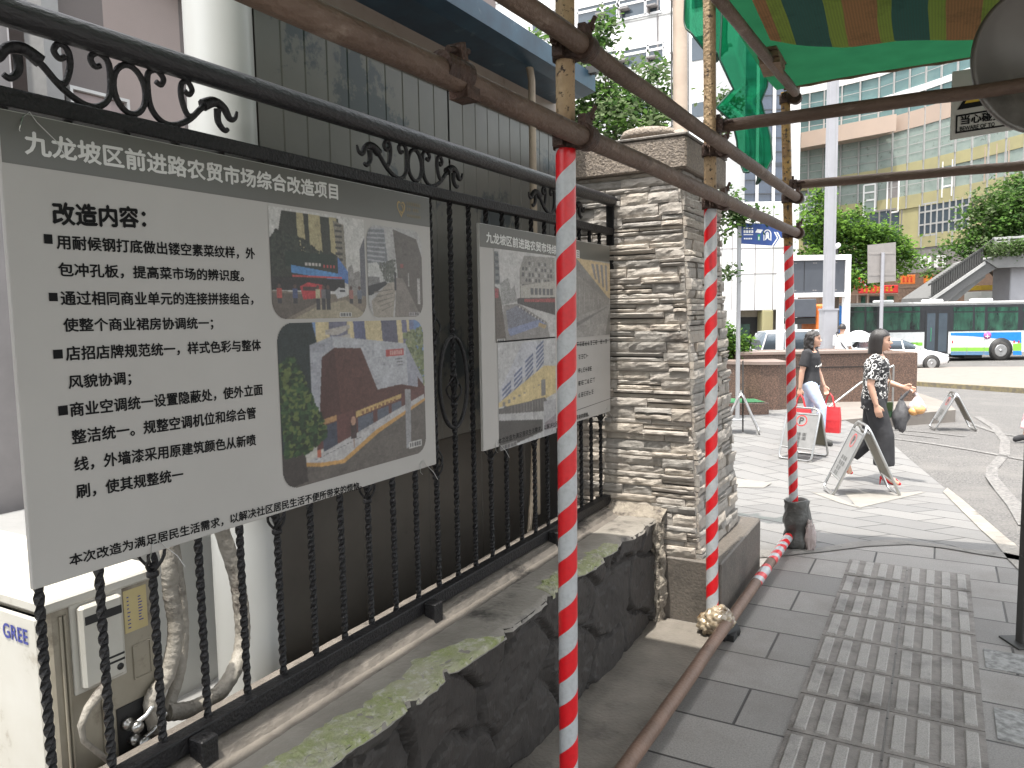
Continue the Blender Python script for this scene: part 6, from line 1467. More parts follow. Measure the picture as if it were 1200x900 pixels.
shop('shop_sign', 'orange shop sign beside the foot of the footbridge stairs', 1055, 1072, 322, 333, 62, 'shop_orange', 3, 'red_paint'); shop('shop_sign', 'small orange round cornered shop sign near the footbridge railing', 1083, 1093, 322, 332, 61, 'shop_orange', 1, 'sign_yellow')
t = thing('corner_shop', 'small wooden shop front with dark doorway under the red signs', 'shop', SW(SF(1028, 350, 60.4)[0], 60.4, g(60)), YAW); s = SF(1028, 350, 60.4)[0]
def q(px, py): return lx(px, py, 60.4, s, g(60))
m = MB(); a, b = q(1002, 385), q(1053, 344); m.bevbox((a[0], 0, 0), (b[0], 1.5, b[1]), .02); part('wall', m, 'shop_wood', t)
for x0, x1 in ((1008, 1014), (1018, 1031), (1038, 1047)): m = MB(); a, b = q(x0, 380), q(x1, 347); m.box((a[0], -.05, .1), (b[0], -.005, b[1])); part('door', m, 'dark' if x0 == 1018 else 'glass_green', t)
for x0 in (1003, 1015, 1034): m = MB(); a, b = q(x0, 380), q(x0 + 2.2, 345); m.box((a[0], -.1, 0), (b[0], -.003, b[1])); part('post', m, 'pink_wall', t)
# --- dark blue glazed tower
t = thing('glass_tower', 'dark blue glazed office block with white mullions behind the green net', 'building', SW(SF(880, 300, 66)[0], 66, g(66)), YAW); s = SF(880, 300, 66)[0]; zz = g(66)
def q(px, py): return lx(px, py, 66, s, zz)
a, b = q(826, 360), q(924, -70); m = MB(); m.box((a[0], 0, 0), (b[0], 12, b[1])); part('glazing', m, 'glass_blue', t)
m = MB()
for px in (826, 847, 866.5, 885.5, 904.5, 923): x = q(px, 300)[0]; m.box((x - .12, -.18, 0), (x + .12, -.003, b[1]))
part('mullions', m, 'white_paint', t); m = MB()
for k in range(26): z = 1.0 + k * 1.15; m.box((a[0], -.06, z), (b[0], -.004, z + (.09 if k % 3 else .3)))
part('floor_lines', m, 'board_grey', t)
m = MB(); x = q(925.5, 300)[0]; m.box((x - .05, -.5, 0), (x + .55, 10, b[1])); part('corner_fin', m, 'white_paint', t)
# --- white panelled wall
t = thing('panel_building', 'low white panelled building with a dim entrance below, behind the metro sign', 'building', SW(SF(880, 360, 40)[0], 40, g(40)), YAW); s = SF(880, 360, 40)[0]; zz = g(40)
def q(px, py): return lx(px, py, 40, s, zz)
a, b = q(760, 366), q(921, 236); m = MB(); m.bevbox((a[0], 0, a[1]), (b[0], 8, b[1]), .03); part('upper_wall', m, 'white_panel', t)
m = MB()
for px in (832, 846, 858, 868, 885, 906): x = q(px, 300)[0]; m.box((x - .02, -.012, a[1] + .02), (x + .02, .01, b[1]))
for py in (262, 291, 321): z = q(880, py)[1]; m.box((a[0], -.012, z - .02), (b[0], .01, z + .02))
part('panel_joints', m, 'grey_wall', t)
m = MB(); m.box((a[0], .9, 0), (b[0], 8, a[1] - .01)); part('lower_wall', m, mat('beige wall', (.42, .37, .30), .7), t)
m = MB(); x0, z1 = q(866, 372); x1, _ = q(893, 372); m.box((x0, .8, 0), (x1, .895, z1)); part('entrance', m, 'dark', t)
for px in (852, 893, 915): m = MB(); x = q(px, 372)[0]; m.bevbox((x, -.1, 0), (x + .55, .75, a[1] - .015), .02); part('column', m, 'yellow_wall' if px == 893 else 'off_white', t)
m = MB(); x0, z1 = q(872, 380); x1, _ = q(884, 380); m.box((x0, .72, 0), (x1, .79, z1)); part('door', m, 'glass_green', t)
# --- white high building facing down the street
Y1 = 46.0; t = thing('white_tower', 'white high building with dark casement windows behind the grey green tree', 'building', (pl(700, 200, 1, Y1)[0], Y1, g(44)))
xl, xr = pl(560, 50, 1, Y1)[0], pl(797, 50, 1, Y1)[0]; m = MB(); m.box((xl - 14, Y1, -1.5), (xr, Y1 + 14, 34)); part('wall', m, 'white_wall', t, True)
def wyz(px, py): p = pl(px, py, 1, Y1); return p[0], p[2]
WH = wyz(690, 5)[1] - wyz(690, 28)[1]
for (cx_, cy_) in ((700, 16), (750, 7), (700, 74), (753, 66), (645, 25), (645, 82), (700, 133), (756, 124), (700, -42), (750, -50), (690, 190), (757, 180)):
    x, z = wyz(cx_, cy_); w = 1.35; m = MB(); m.box((x - w, Y1 - .02, z - WH / 2), (x + w, Y1 - .005, z + WH / 2)); win = part('window', m, 'glass_dark', t, True); m = MB()
    for a_ in (-w, .35, w): m.box((x + a_ - .07, Y1 - .07, z - WH / 2), (x + a_ + .07, Y1 - .025, z + WH / 2))
    for b_ in (-.5, .22, .5): m.box((x - w, Y1 - .07, z + WH * b_ - .07), (x + w, Y1 - .026, z + WH * b_ + .07))
    part('window_frame', m, 'white_paint', win, True)
    if cy_ < 130:
        for k in (0, 1): m = MB(); m.bevbox((x + 3.3 + k * 1.5, Y1 - .5, z - .4), (x + 3.9 + k * 1.5, Y1 - .004, z - .3), .01); m.bevbox((x + 3.35 + k * 1.5, Y1 - .45, z - .7), (x + 3.42 + k * 1.5, Y1 - .004, z - .4), .005); part('bracket', m, 'grey_wall', t, True)
m = MB()
for cy_ in (33, 91, 150, -25): x, z = wyz(700, cy_); m.box((xl - 14, Y1 - .05, z - .05), (xr, Y1 - .004, z + .05))
part('string_course', m, 'mullion', t, True)
m = MB(); x = wyz(789, 30)[0]; m.box((x, Y1 - .1, 0), (x + .5, Y1 - .004, 34)); x = wyz(770, 30)[0]; m.box((x, Y1 - .06, 0), (x + .1, Y1 - .003, 34)); part('pipe', m, 'grey_wall', t, True)
Y2 = 44.0; t = thing('pale_building', 'pale narrow building with dark windows seen between the pole and the net', 'building', (pl(816, 200, 1, Y2)[0], Y2, g(44)))
m = MB(); xa, xb = pl(808, 50, 1, Y2)[0], pl(836, 50, 1, Y2)[0]; m.box((xa, Y2, -1.5), (xb, Y2 + 8, 20)); part('wall', m, 'white_wall', t, True)
for y0_, y1_ in ((40, 72), (118, 138), (-20, 10), (195, 215)): m = MB(); a = pl(811, y1_, 1, Y2); b = pl(834, y0_, 1, Y2); m.box((a[0], Y2 - .06, a[2]), (b[0], Y2 - .004, b[2])); part('window', m, 'glass_dark', t, True)

# ================================================================== FOOTBRIDGE WITH STAIRS
FB_ = 47.0
t = thing('footbridge', 'grey concrete footbridge with stairs, railings and planted edge over the bus', 'footbridge', SW(SF(1180, 350, FB_)[0], FB_, g(FB_)), YAW); s = SF(1180, 350, FB_)[0]; zz = g(FB_)
def q(px, py): return lx(px, py, FB_, s, zz)
m = MB(); m.prism([q(1088, 349), q(1153, 305), q(1168, 301), q(1168, 314), q(1130, 338), q(1100, 362), q(1085, 362)], 0, 3.2, lambda u, v, w: (u, w, v)); part('stair_flight', m, mat('stair concrete', (.12, .12, .118), .8), t)
m = MB(); m.prism([q(1100, 362.5), q(1130, 338.5), q(1160, 320), q(1161, 324), q(1134, 346), q(1116, 362)], .5, 2.7, lambda u, v, w: (u, w, v)); part('stair_beam', m, 'grey_concrete', t)
m = MB(); m.prism([q(1153.2, 305), q(1168, 300.5), q(1300, 296), q(1300, 309), q(1168, 314)], -.1, 3.4, lambda u, v, w: (u, w, v)); part('deck', m, 'grey_concrete', t)
m = MB(); m.prism([q(1087, 352), q(1153, 306.5), q(1154, 309.5), q(1090, 354)], -.12, -.004, lambda u, v, w: (u, w, v)); part('stair_edge', m, 'mullion', t)
m = MB()
for k in range(22):
    px = 1092 + (1150 - 1092) * k / 21; yb_ = 349 - (px - 1088) * 44 / 65; a, b = q(px, yb_), q(px, yb_ - 17); m.box((a[0] - .05, -.08, a[1]), (a[0] + .05, .02, b[1]))
m.prism([q(1088, 333), q(1153, 288), q(1164, 279), q(1164, 281), q(1153, 290), q(1088, 335)], -.1, .04, lambda u, v, w: (u, w, v)); part('stair_railing', m, 'dark_grey', t)
m = MB(); m.prism([q(1163.5, 278.5), q(1300, 270), q(1300, 272.5), q(1163.5, 281)], -.1, .04, lambda u, v, w: (u, w, v)); m.prism([q(1163.5, 283), q(1300, 274.5), q(1300, 275.7), q(1163.5, 284.5)], -.08, .02, lambda u, v, w: (u, w, v))
for k in range(8): px = 1165 + 16 * k; a, b = q(px, 300), q(px, 278 - k * 1.0); m.box((a[0] - .06, -.08, a[1]), (a[0] + .06, .02, b[1]))
part('deck_railing', m, 'mullion', t)
m = MB(); a, b = q(1191, 400), q(1216, 306); m.bevbox((a[0], .8, 0), (b[0], 2.6, b[1]), .05); part('pier', m, 'pale_grey', t)
bl = []
for k in range(9): x, z = q(1160 + 9 * k, 292 - k * .6); bl.append((x, -.25, z, .38, .35, .42))
crown(t, bl, 2600, .16, ['leaf_d', 'leaf_a', 'leaf_d'], 'planting', 21)
t = thing('white_kiosk', 'white low building with orange band below the footbridge', 'building', SW(SF(1170, 350, 58)[0], 52, g(52)), YAW); s = SF(1170, 350, 52)[0]
def q(px, py): return lx(px, py, 52, s, zz)
t.location = SW(s, 52, zz); a, b = q(1150, 356), q(1230, 340); m = MB(); m.bevbox((a[0], 0, 0), (b[0], 2, b[1]), .02); part('wall', m, 'off_white', t); a, b = q(1150, 339.8), q(1172, 334); m = MB(); m.bevbox((a[0], -.02, a[1]), (b[0], 1.9, b[1]), .02); part('band', m, 'sign_yellow', t)
# railing / small fence in front of the shops
t = thing('brown_fence', 'brown lattice fence of a terrace in front of the shops', 'fence', SW(SF(1075, 350, 55)[0], 55, g(55)), YAW); s = SF(1075, 350, 55)[0]
def q(px, py): return lx(px, py, 55, s, g(55))
m = MB(); a, b = q(1052, 380), q(1092, 336)
for k in range(24): x = a[0] + (b[0] - a[0]) * k / 23; m.box((x - .03, -.03, 0), (x + .03, .03, b[1]))
for z in (b[1], b[1] * .8, b[1] * .55): m.box((a[0], -.05, z - .05), (b[0], -.032, z + .05))
part('lattice', m, 'shop_wood', t); m = MB(); m.box((a[0], .1, 0), (b[0], .2, b[1] * .7)); part('back_panel', m, 'shop_wood', t)

# ================================================================== VEHICLES
def wheel(root, x, y, z, r, w, side):
    m = MB(); m.lathe([(r * .62, -w / 2), (r * .92, -w / 2), (r, -w * .35), (r, w * .35), (r * .92, w / 2), (r * .62, w / 2)], (0, 0, 0), 28, axis='y'); m.xf(lambda p: p + Vector((x, y, z))); o = part('wheel', m, 'tyre', root)
    m = MB(); yo = -w / 2 if side < 0 else w / 2; sg = side
    m.lathe([(0, 0), (r * .62, 0), (r * .62, sg * .02)] if sg > 0 else [(0, 0), (r * .62, 0), (r * .62, -.02)], (x, y + yo * .7, z), 24, axis='y', mi=1)
    for k in range(10):
        a = 2 * pi * k / 10; m.obox((x + r * .32 * cos(a), y + yo * .95, z + r * .32 * sin(a)), (r * .56, .025, r * .09), Matrix.Rotation(-a, 3, 'Y'), mi=0)
    m.lathe([(0, -.02), (r * .14, -.02), (r * .14, .02), (0, .02)], (x, y + yo, z), 12, axis='y', mi=0); m.lathe([(r * .56, -.015), (r * .63, -.015), (r * .63, .015), (r * .56, .015)], (x, y + yo * .96, z), 28, axis='y', mi=0)
    part('rim', m, ['rim', 'dark_grey'], o)
def car(name, label, px, F, st, wheels, wr, paint, length_dir=1, W=1.78, group='cars on the street'):
    """st: stations x, z0, belt z, roof z, half width belt, half width roof"""
    s = SF(px, 420, F)[0]; t = thing(name, label, 'car', SW(s, F, g(F)), YAW, group); m = MB(); rings = []
    for (x, z0, zb, zr, wb, wr_) in st:
        half = [(0, z0), (wb * .86, z0), (wb * .98, z0 + .12), (wb, (z0 + zb) / 2), (wb * .97, zb - .06), (wb * .93, zb)]
        full = [(y, z) for y, z in half] + [(-y, z) for y, z in half[::-1][:-1]]
        rings.append([(x, y, z) for y, z in full])
    m.loft(rings, True, True); part('body', m, paint, t)
    gs = [q_ for q_ in st if q_[3] > q_[2] + .02]; m = MB(); rg = []
    for (x, z0, zb, zr, wb, wr_) in gs: rg.append([(x, wb * .93, zb - .01), (x, wr_ * 1.0, zr - .08), (x, wr_ * .8, zr), (x, -wr_ * .8, zr), (x, -wr_, zr - .08), (x, -wb * .93, zb - .01)])
    m.loft(rg, True, True); part('glasshouse', m, 'glass_dark', t)
    m = MB(); rr = [g_ for g_ in gs if g_[3] > max(q_[3] for q_ in gs) - .16]
    m.loft([[(x, wr_ * 1.01, zr - .09), (x, wr_ * .82, zr + .012), (x, -wr_ * .82, zr + .012), (x, -wr_ * 1.01, zr - .09)] for (x, z0, zb, zr, wb, wr_) in rr], True, True); part('roof', m, paint, t)
    pil = []
    m = MB()
    for i in (0, len(gs) // 2, len(gs) - 1):
        x, z0, zb, zr, wb, wr_ = gs[i]
        e = gs[min(i + 1, len(gs) - 1)] if i == 0 else gs[i - 1] if i == len(gs) - 1 else gs[i]
        tx, tz, tw = (e[0], e[3], e[5])
        for sg in (-1, 1): m.tube([(x, sg * wb * .945, zb - .02), (tx, sg * (tw * 1.015), tz - .07)], (.045, .02) if False else .035, 6)
    part('pillar', m, paint, t)
    for x in wheels:
        for sg in (-1, 1):
            mm = MB(); mm.lathe([(0, 0), (wr * 1.16, 0), (wr * 1.16, .03), (0, .03)] if sg > 0 else [(0, 0), (wr * 1.16, 0), (wr * 1.16, -.03), (0, -.03)], (x, sg * (W / 2 - .022), wr * 1.02), 26, axis='y'); part('wheel_arch', mm, 'dark', t)
            wheel(t, x, sg * (W / 2 - .07), wr, wr, .2, sg)
    return t
FC = 35.2
st = [(-2.3, .32, .80, .80, .70, .5), (-2.2, .26, .95, .95, .80, .55), (-1.75, .22, 1.02, 1.04, .87, .56), (-1.2, .2, 1.0, 1.36, .89, .58), (-.5, .2, .98, 1.46, .89, .6), (.2, .2, .96, 1.43, .89, .6), (.75, .2, .95, 1.22, .89, .6), (1.2, .2, .93, .96, .88, .6), (1.8, .22, .82, .82, .86, .5), (2.2, .27, .70, .70, .78, .5), (2.36, .34, .58, .58, .62, .4)]
c = car('saloon_car', 'white saloon car driving right in front of the bus', 1043, FC, st, (-1.36, 1.42), .33, 'car_white')
m = MB(); m.ell((2.12, -.66, .66), .2, .12, .07, 12, 6); part('headlight', m, 'lamp_clear', c); m = MB(); m.ell((2.12, .66, .66), .2, .12, .07, 12, 6); part('headlight', m, 'lamp_clear', c); m = MB(); m.ell((.72, -.98, 1.0), .09, .08, .06, 10, 6); part('mirror', m, 'car_white', c)
m = MB(); m.box((2.25, -.6, .32), (2.365, .6, .40)); part('grille', m, 'dark', c); m = MB(); m.bevbox((-.3, -.895, .80), (-.14, -.88, .82), .004); m.bevbox((-.05, -.892, .3), (-.035, -.876, .93), .002); part('door_line', m, 'grey_wall', c)
st = [(-2.2, .35, 1.0, 1.0, .74, .6), (-2.14, .28, 1.08, 1.5, .80, .62), (-1.9, .25, 1.08, 1.84, .82, .68), (-1.0, .25, 1.06, 1.90, .83, .7), (0, .25, 1.06, 1.90, .83, .7), (.9, .25, 1.06, 1.86, .83, .68), (1.35, .25, 1.05, 1.62, .83, .66), (1.75, .26, 1.04, 1.08, .81, .64), (2.05, .3, .92, .92, .74, .6), (2.18, .36, .75, .75, .66, .5)]
c = car('minivan', 'silver white minivan parked behind the planter at left', 944, 33.0, st, (-1.4, 1.35), .29, 'car_silver')
m = MB(); m.bevbox((-2.19, -.78, .78), (-2.1, -.6, 1.02), .01); part('tail_light', m, 'red_lamp', c); m = MB()
for x in (-1.12, -.1, .86): m.box((x - .06, -.80, 1.07), (x + .06, -.68, 1.85))
part('side_pillar', m, 'car_silver', c)
# --- bus
FBU = 40.0; t = thing('city_bus', 'white, blue and green city bus passing across the street', 'bus', SW(SF(1110, 420, FBU)[0], FBU, g(FBU)), YAW); s = SF(1110, 420, FBU)[0]; zz = g(FBU)
def q(px, py): return lx(px, py, FBU, s, zz)
xl, xr = q(982, 400)[0], q(1250, 400)[0]; zt_ = q(1110, 353.5)[1]; zb_ = .36; BWD = 2.5
m = MB(); m.bevbox((xl, 0, zb_), (xr, BWD, zt_ - .12), .06); body = part('body', m, 'bus_white', t)
m = MB(); m.bevbox((xl + .05, -.03, zt_ - .16), (xr, BWD + .03, zt_), .05); part('roof', m, 'mullion', t)
zw0, zw1 = q(1110, 388.5)[1], q(1110, 357.5)[1]
m = MB(); m.box((xl + .5, -.012, zw0), (xr - .2, -.004, zw1)); part('window_band', m, 'bus_frame', t); wb_ = [c for c in t.children if c.name.startswith('window_band')][0]
for x0, x1 in ((992, 1013), (1015, 1028), (1034, 1078), (1117, 1140), (1142, 1154), (1157, 1193), (1199, 1230)):
    a, b = q(x0, 387), q(x1, 366); m = MB(); m.box((a[0], -.02, a[1]), (b[0], -.014, b[1])); part('window', m, 'glass_green', wb_); a, b = q(x0, 365), q(x1, 359.5); m = MB(); m.box((a[0], -.02, a[1]), (b[0], -.014, b[1])); part('window', m, 'glass_green', wb_)
def rcb(name, mt, x0, y0, x1, y1, off=.012, parent=t): a, b = q(x0, y1), q(x1, y0); m = MB(); m.box((a[0], -off, a[1]), (b[0], -.004, b[1])); return part(name, m, mt, parent)
rcb('blue_end', 'bus_blue', 982.5, 358, 986.5, 408)
dr = rcb('door', 'bus_frame', 1082.5, 364, 1112, 416, .03); rcb('pane', 'glass_dark', 1085, 367, 1096, 412, .036, dr); rcb('pane', 'glass_dark', 1098.5, 367, 1110, 412, .036, dr)
a = rcb('handle', 'metro_green', 1090, 384, 1091, 400, .045, dr)
def pol(name, mt, pts, off=.009): m = MB(); m.prism([q(*p) for p in pts], -off, -.004, lambda u, v, w: (u, w, v)); return part(name, m, mt, t)
pol('blue_stripe', 'bus_blue', [(1114, 393), (1114, 390), (1197, 389), (1197, 402), (1180, 398), (1160, 396), (1140, 394)]); pol('green_stripe', 'bus_green', [(1114, 407), (1159, 407), (1159, 411.5), (1114, 411.5)]); pol('navy_stripe', 'bus_navy', [(1114, 412), (1159, 412), (1159, 416), (1114, 416)])
pol('green_stripe', 'bus_green', [(1040, 402), (1081, 401), (1081, 405), (1036, 406)]); pol('green_stripe', 'bus_green', [(1187, 403), (1197, 402), (1197, 411), (1187, 411)], .011); pol('blue_stripe', 'bus_blue', [(1187, 411.3), (1197, 411.3), (1197, 416), (1187, 416)], .012)
m = MB(); ex, ez = q(1157, 393); m.lathe([(0, -.016), (.2, -.016), (.2, -.01), (0, -.01)], (ex, 0, ez), 20, axis='y'); part('emblem', m, 'pink_emblem', t); m = MB(); ez2 = ez - .05; m.box((ex - .12, -.019, ez2 - .02), (ex + .12, -.0165, ez2 + .02)); m.box((ex - .02, -.0195, ez2 - .1), (ex + .02, -.0165, ez2 + .12)); part('emblem_mark', m, 'white_ink', [c for c in t.children if c.name.startswith('emblem')][0])
for px in (1115.3, 1187.5, 1193): rcb('marker_lamp', 'red_lamp', px, 399, px + 1.6, 402, .016)
for px in (1133, 1153): rcb('panel_line', 'grey_wall', px, 397, px + .25, 416, .0135)
wx = q(1172.5, 410)[0]; m = MB(); m.lathe([(0, -.02), (.62, -.02), (.62, -.005), (0, -.005)], (wx, 0, .56), 28, axis='y'); part('wheel_arch', m, 'dark', t); wheel(t, wx, .12, .51, .51, .3, -1); wheel(t, wx, BWD - .12, .51, .51, .3, 1)
wx2 = q(1010, 410)[0]; wheel(t, wx2, .12, .51, .51, .3, -1); wheel(t, wx2, BWD - .12, .51, .51, .3, 1); m = MB(); m.lathe([(0, -.02), (.62, -.02), (.62, -.005), (0, -.005)], (wx2, 0, .56), 28, axis='y'); part('wheel_arch', m, 'dark', t)
m = MB(); m.box((q(1134, 415)[0], .3, .12), (q(1155, 415)[0], 2.2, .37)); part('chassis', m, 'dark', t)
for px in (1048, 1107, 1166): a = q(px, 353)[0]; m = MB(); m.bevbox((a - .3, .6, zt_ - .01), (a + .3, 1.8, zt_ + .14), .05); part('roof_hatch', m, 'bus_white', t)
# dark box lorry beyond the planter
F_L = 37; t = thing('box_lorry', 'dark box lorry standing behind the display board', 'lorry', SW(SF(945, 400, F_L)[0], F_L, g(F_L)), YAW); s = SF(945, 400, F_L)[0]
def q(px, py): return lx(px, py, F_L, s, g(F_L))
a, b = q(931, 372), q(957, 350); m = MB(); m.bevbox((a[0], 0, a[1]), (b[0], 2.2, b[1]), .03); part('box', m, 'board_grey', t); m = MB(); a, b = q(957.5, 396), q(975, 356); m.bevbox((a[0], .1, .5), (b[0], 2.1, b[1]), .1); cb = part('cab', m, 'shop_orange', t); m = MB(); m.box((a[0] + .2, .08, 1.3), (b[0] - .15, .097, b[1] - .2)); part('window', m, 'glass_dark', cb)
m = MB(); a, b = q(931, 380), q(957, 372.5); m.box((a[0], .1, a[1]), (b[0], 2.1, b[1])); part('chassis', m, 'dark', t)
for px in (936, 966): wheel(t, q(px, 390)[0], .2, .45, .45, .25, -1); wheel(t, q(px, 390)[0], 2.0, .45, .45, .25, 1)

# ================================================================== PEOPLE
def remesh(mb, vox, smooth=2):
    me = bpy.data.meshes.new('tmp'); me.from_pydata(mb.v, [], mb.f); o = bpy.data.objects.new('tmp', me); COL.objects.link(o)
    md = o.modifiers.new('r', 'REMESH'); md.mode = 'VOXEL'; md.voxel_size = vox
    if smooth: ms = o.modifiers.new('s', 'SMOOTH'); ms.factor = .5; ms.iterations = smooth
    dg = bpy.context.evaluated_depsgraph_get(); e = o.evaluated_get(dg); r = e.to_mesh(); out = MB()
    out.add([tuple(v.co) for v in r.vertices], [tuple(p.vertices) for p in r.polygons], True); e.to_mesh_clear(); bpy.data.objects.remove(o); bpy.data.meshes.remove(me); return out
def lerp(a, b, t): return Vector(a).lerp(Vector(b), t)
def limb(m, pts, rr, seg=12): m.tube(pts, rr, seg)
def add_hand(m, wr, dirv, side, curl=.5, thumb=None):
    """palm, four bent fingers of different length and a thumb; dirv points along the hand"""
    d_ = Vector(dirv).normalized(); ref = Vector(thumb or (1, 0, 0)); t_ = (ref - d_ * ref.dot(d_)).normalized(); n_ = d_.cross(t_) * side; wr = Vector(wr)
    m.tube([wr - d_ * .02, wr + d_ * .02, wr + d_ * .06, wr + d_ * .088], [(.017, .022), (.014, .030), (.013, .036), (.011, .034)], 10) if False else None
    rings = []
    for k, (a, w, h) in enumerate(((-.02, .021, .018), (.02, .030, .015), (.055, .037, .014), (.085, .036, .012))):
        rings.append([wr + d_ * a + t_ * (w * cos(q)) + n_ * (h * sin(q)) for q in [2 * pi * j / 10 for j in range(10)]])
    m.loft(rings, True, True)
    for i, L_ in enumerate((.068, .077, .072, .056)):
        b0 = wr + d_ * .078 + t_ * (.027 - .018 * i); b1 = b0 + d_ * (L_ * .45) - n_ * (L_ * .12 * curl * 2); b2 = b1 + d_ * (L_ * .30 * (1 - .5 * curl)) - n_ * (L_ * .40 * curl); b3 = b2 + d_ * (L_ * .22 * (1 - curl)) - n_ * (L_ * .35 * curl)
        m.tube([b0 - d_ * .01, b0, b1, b2, b3], [.0095, .0092, .0085, .008, .0065], 8)
    c0 = wr + d_ * .022 + t_ * .024; c1 = c0 + d_ * .03 + t_ * .022 - n_ * .008; c2 = c1 + d_ * .028 + t_ * .004 - n_ * .012; m.tube([c0 - d_ * .01 - t_ * .008, c0, c1, c2], [.013, .012, .0105, .008], 8)
def headgeo(m, c, yaw=0.0, pitch=0.0, sc=1.0):
    R3 = Matrix.Rotation(yaw, 3, 'Z') @ Matrix.Rotation(pitch, 3, 'Y'); c = Vector(c)
    def T(p): return c + R3 @ (Vector(p) * sc)
    rings = []; nv, nu = 18, 24
    for i in range(nv + 1):
        th = pi * (i + .05) / (nv + .1); ring = []
        for j in range(nu):
            a = 2 * pi * j / nu; v = Vector((sin(th) * cos(a), sin(th) * sin(a), -cos(th))); x, y, z = v.x * .094, v.y * .073, v.z * .112
            if z < 0: k = (-v.z) ** 1.4; y *= 1 - .32 * k; x *= 1 - .12 * k; x += .022 * k
            if v.x > .5: x -= .010 * math.exp(-((v.z - .06) / .16) ** 2) * (1 if abs(v.y) > .2 else .3); x += .006 * math.exp(-((v.z - .28) / .15) ** 2)
            ring.append(T((x, y, z)))
        rings.append(ring)
    m.loft(rings, True, True)
    m.tube([T((.078, 0, .022)), T((.096, 0, -.008)), T((.107, 0, -.024)), T((.088, 0, -.036))], [.006 * sc, .009 * sc, .013 * sc, .009 * sc], 8)
    for s in (-1, 1): m.ell(T((-.004, s * .074, -.004)), .018 * sc, .008 * sc, .030 * sc, 8, 6, rot=R3); m.ell(T((.092, s * .009, -.030)), .008 * sc, .008 * sc, .006 * sc, 6, 5)
    m.ell(T((.083, 0, -.062)), .012 * sc, .022 * sc, .008 * sc, 8, 5, rot=R3); m.ell(T((.078, 0, -.092)), .016 * sc, .022 * sc, .014 * sc, 8, 5, rot=R3)
    return T, R3
def face_parts(root, body, T, R3):
    m = MB()
    for s in (-1, 1): m.ell(T((.0835, s * .031, .006)), .008, .013, .0065, 8, 6, rot=R3)
    part('eyes', m, 'eye', body)
    m = MB()
    for s in (-1, 1): m.tube([T((.090, s * .016, .026)), T((.088, s * .032, .031)), T((.078, s * .048, .026))], [.002, .0032, .0015], 6)
    part('eyebrows', m, 'hair', body)
    m = MB(); m.tube([T((.086, -.020, -.063)), T((.0955, -.007, -.059)), T((.0955, .007, -.059)), T((.086, .020, -.063))], [.002, .0052, .0052, .002], 8); m.tube([T((.085, -.018, -.066)), T((.094, 0, -.069)), T((.085, .018, -.066))], [.002, .0055, .002], 8)
    part('lips', m, 'lips', body)
def hair_geo(root, body, T, length, fringe=.35, back=1.0, wave=0.0):
    m = MB(); rings = []; nu, nv = 40, 26
    # crown cap and curtain: angle 0 at the back; the front stays open below the hairline
    zs = [.128 - (.128 + length) * (i / nv) for i in range(nv + 1)]
    def outer(z, a, k):
        zz = max(-.02, z) if z < .02 else z; rz_ = sqrt(max(0, 1 - (max(0, z) / .128) ** 2)) if z > 0 else 1.0
        ry, rx = .089 * rz_, .110 * rz_
        if z < 0: ry *= 1 + .06 * min(1, -z / .1) ; rx *= 1 + .02
        if z < -.10: q = min(1, (-.10 - z) / .12); ry *= 1 - .10 * q; rx *= 1 + .05 * q
        w = wave * mnoise.noise(Vector((cos(a) * 3, sin(a) * 3, z * 22)))
        return (-.006 - cos(a) * (rx + k + w), sin(a) * (ry + k + w), z)
    def amax(z): 
        if z > .062: return pi * .999
        if z > .045: return pi * (.62 + .38 * (z - .045) / .017)
        return pi * (.62 - .04 * min(1, (.045 - z) / .1))
    O, I = [], []
    for z in zs:
        am = amax(z); O.append([T(outer(z, -am + 2 * am * j / nu, 0)) for j in range(nu + 1)]); I.append([T(outer(z, -am + 2 * am * j / nu, -.022)) for j in range(nu + 1)])
    n = nu + 1; vs = [p for r in O for p in r] + [p for r in I for p in r]; off = n * (nv + 1); fs = []
    for i in range(nv):
        for j in range(nu):
            a = i * n + j; fs += [(a, a + n, a + n + 1, a + 1), (off + a, off + a + 1, off + a + n + 1, off + a + n)]
        fs += [(i * n, off + i * n, off + (i + 1) * n, (i + 1) * n), (i * n + nu, (i + 1) * n + nu, off + (i + 1) * n + nu, off + i * n + nu)]
    for j in range(nu): b = nv * n + j; fs.append((b, off + b, off + b + 1, b + 1))
    m.add(vs, fs, True); part('hair', m, 'hair', body)
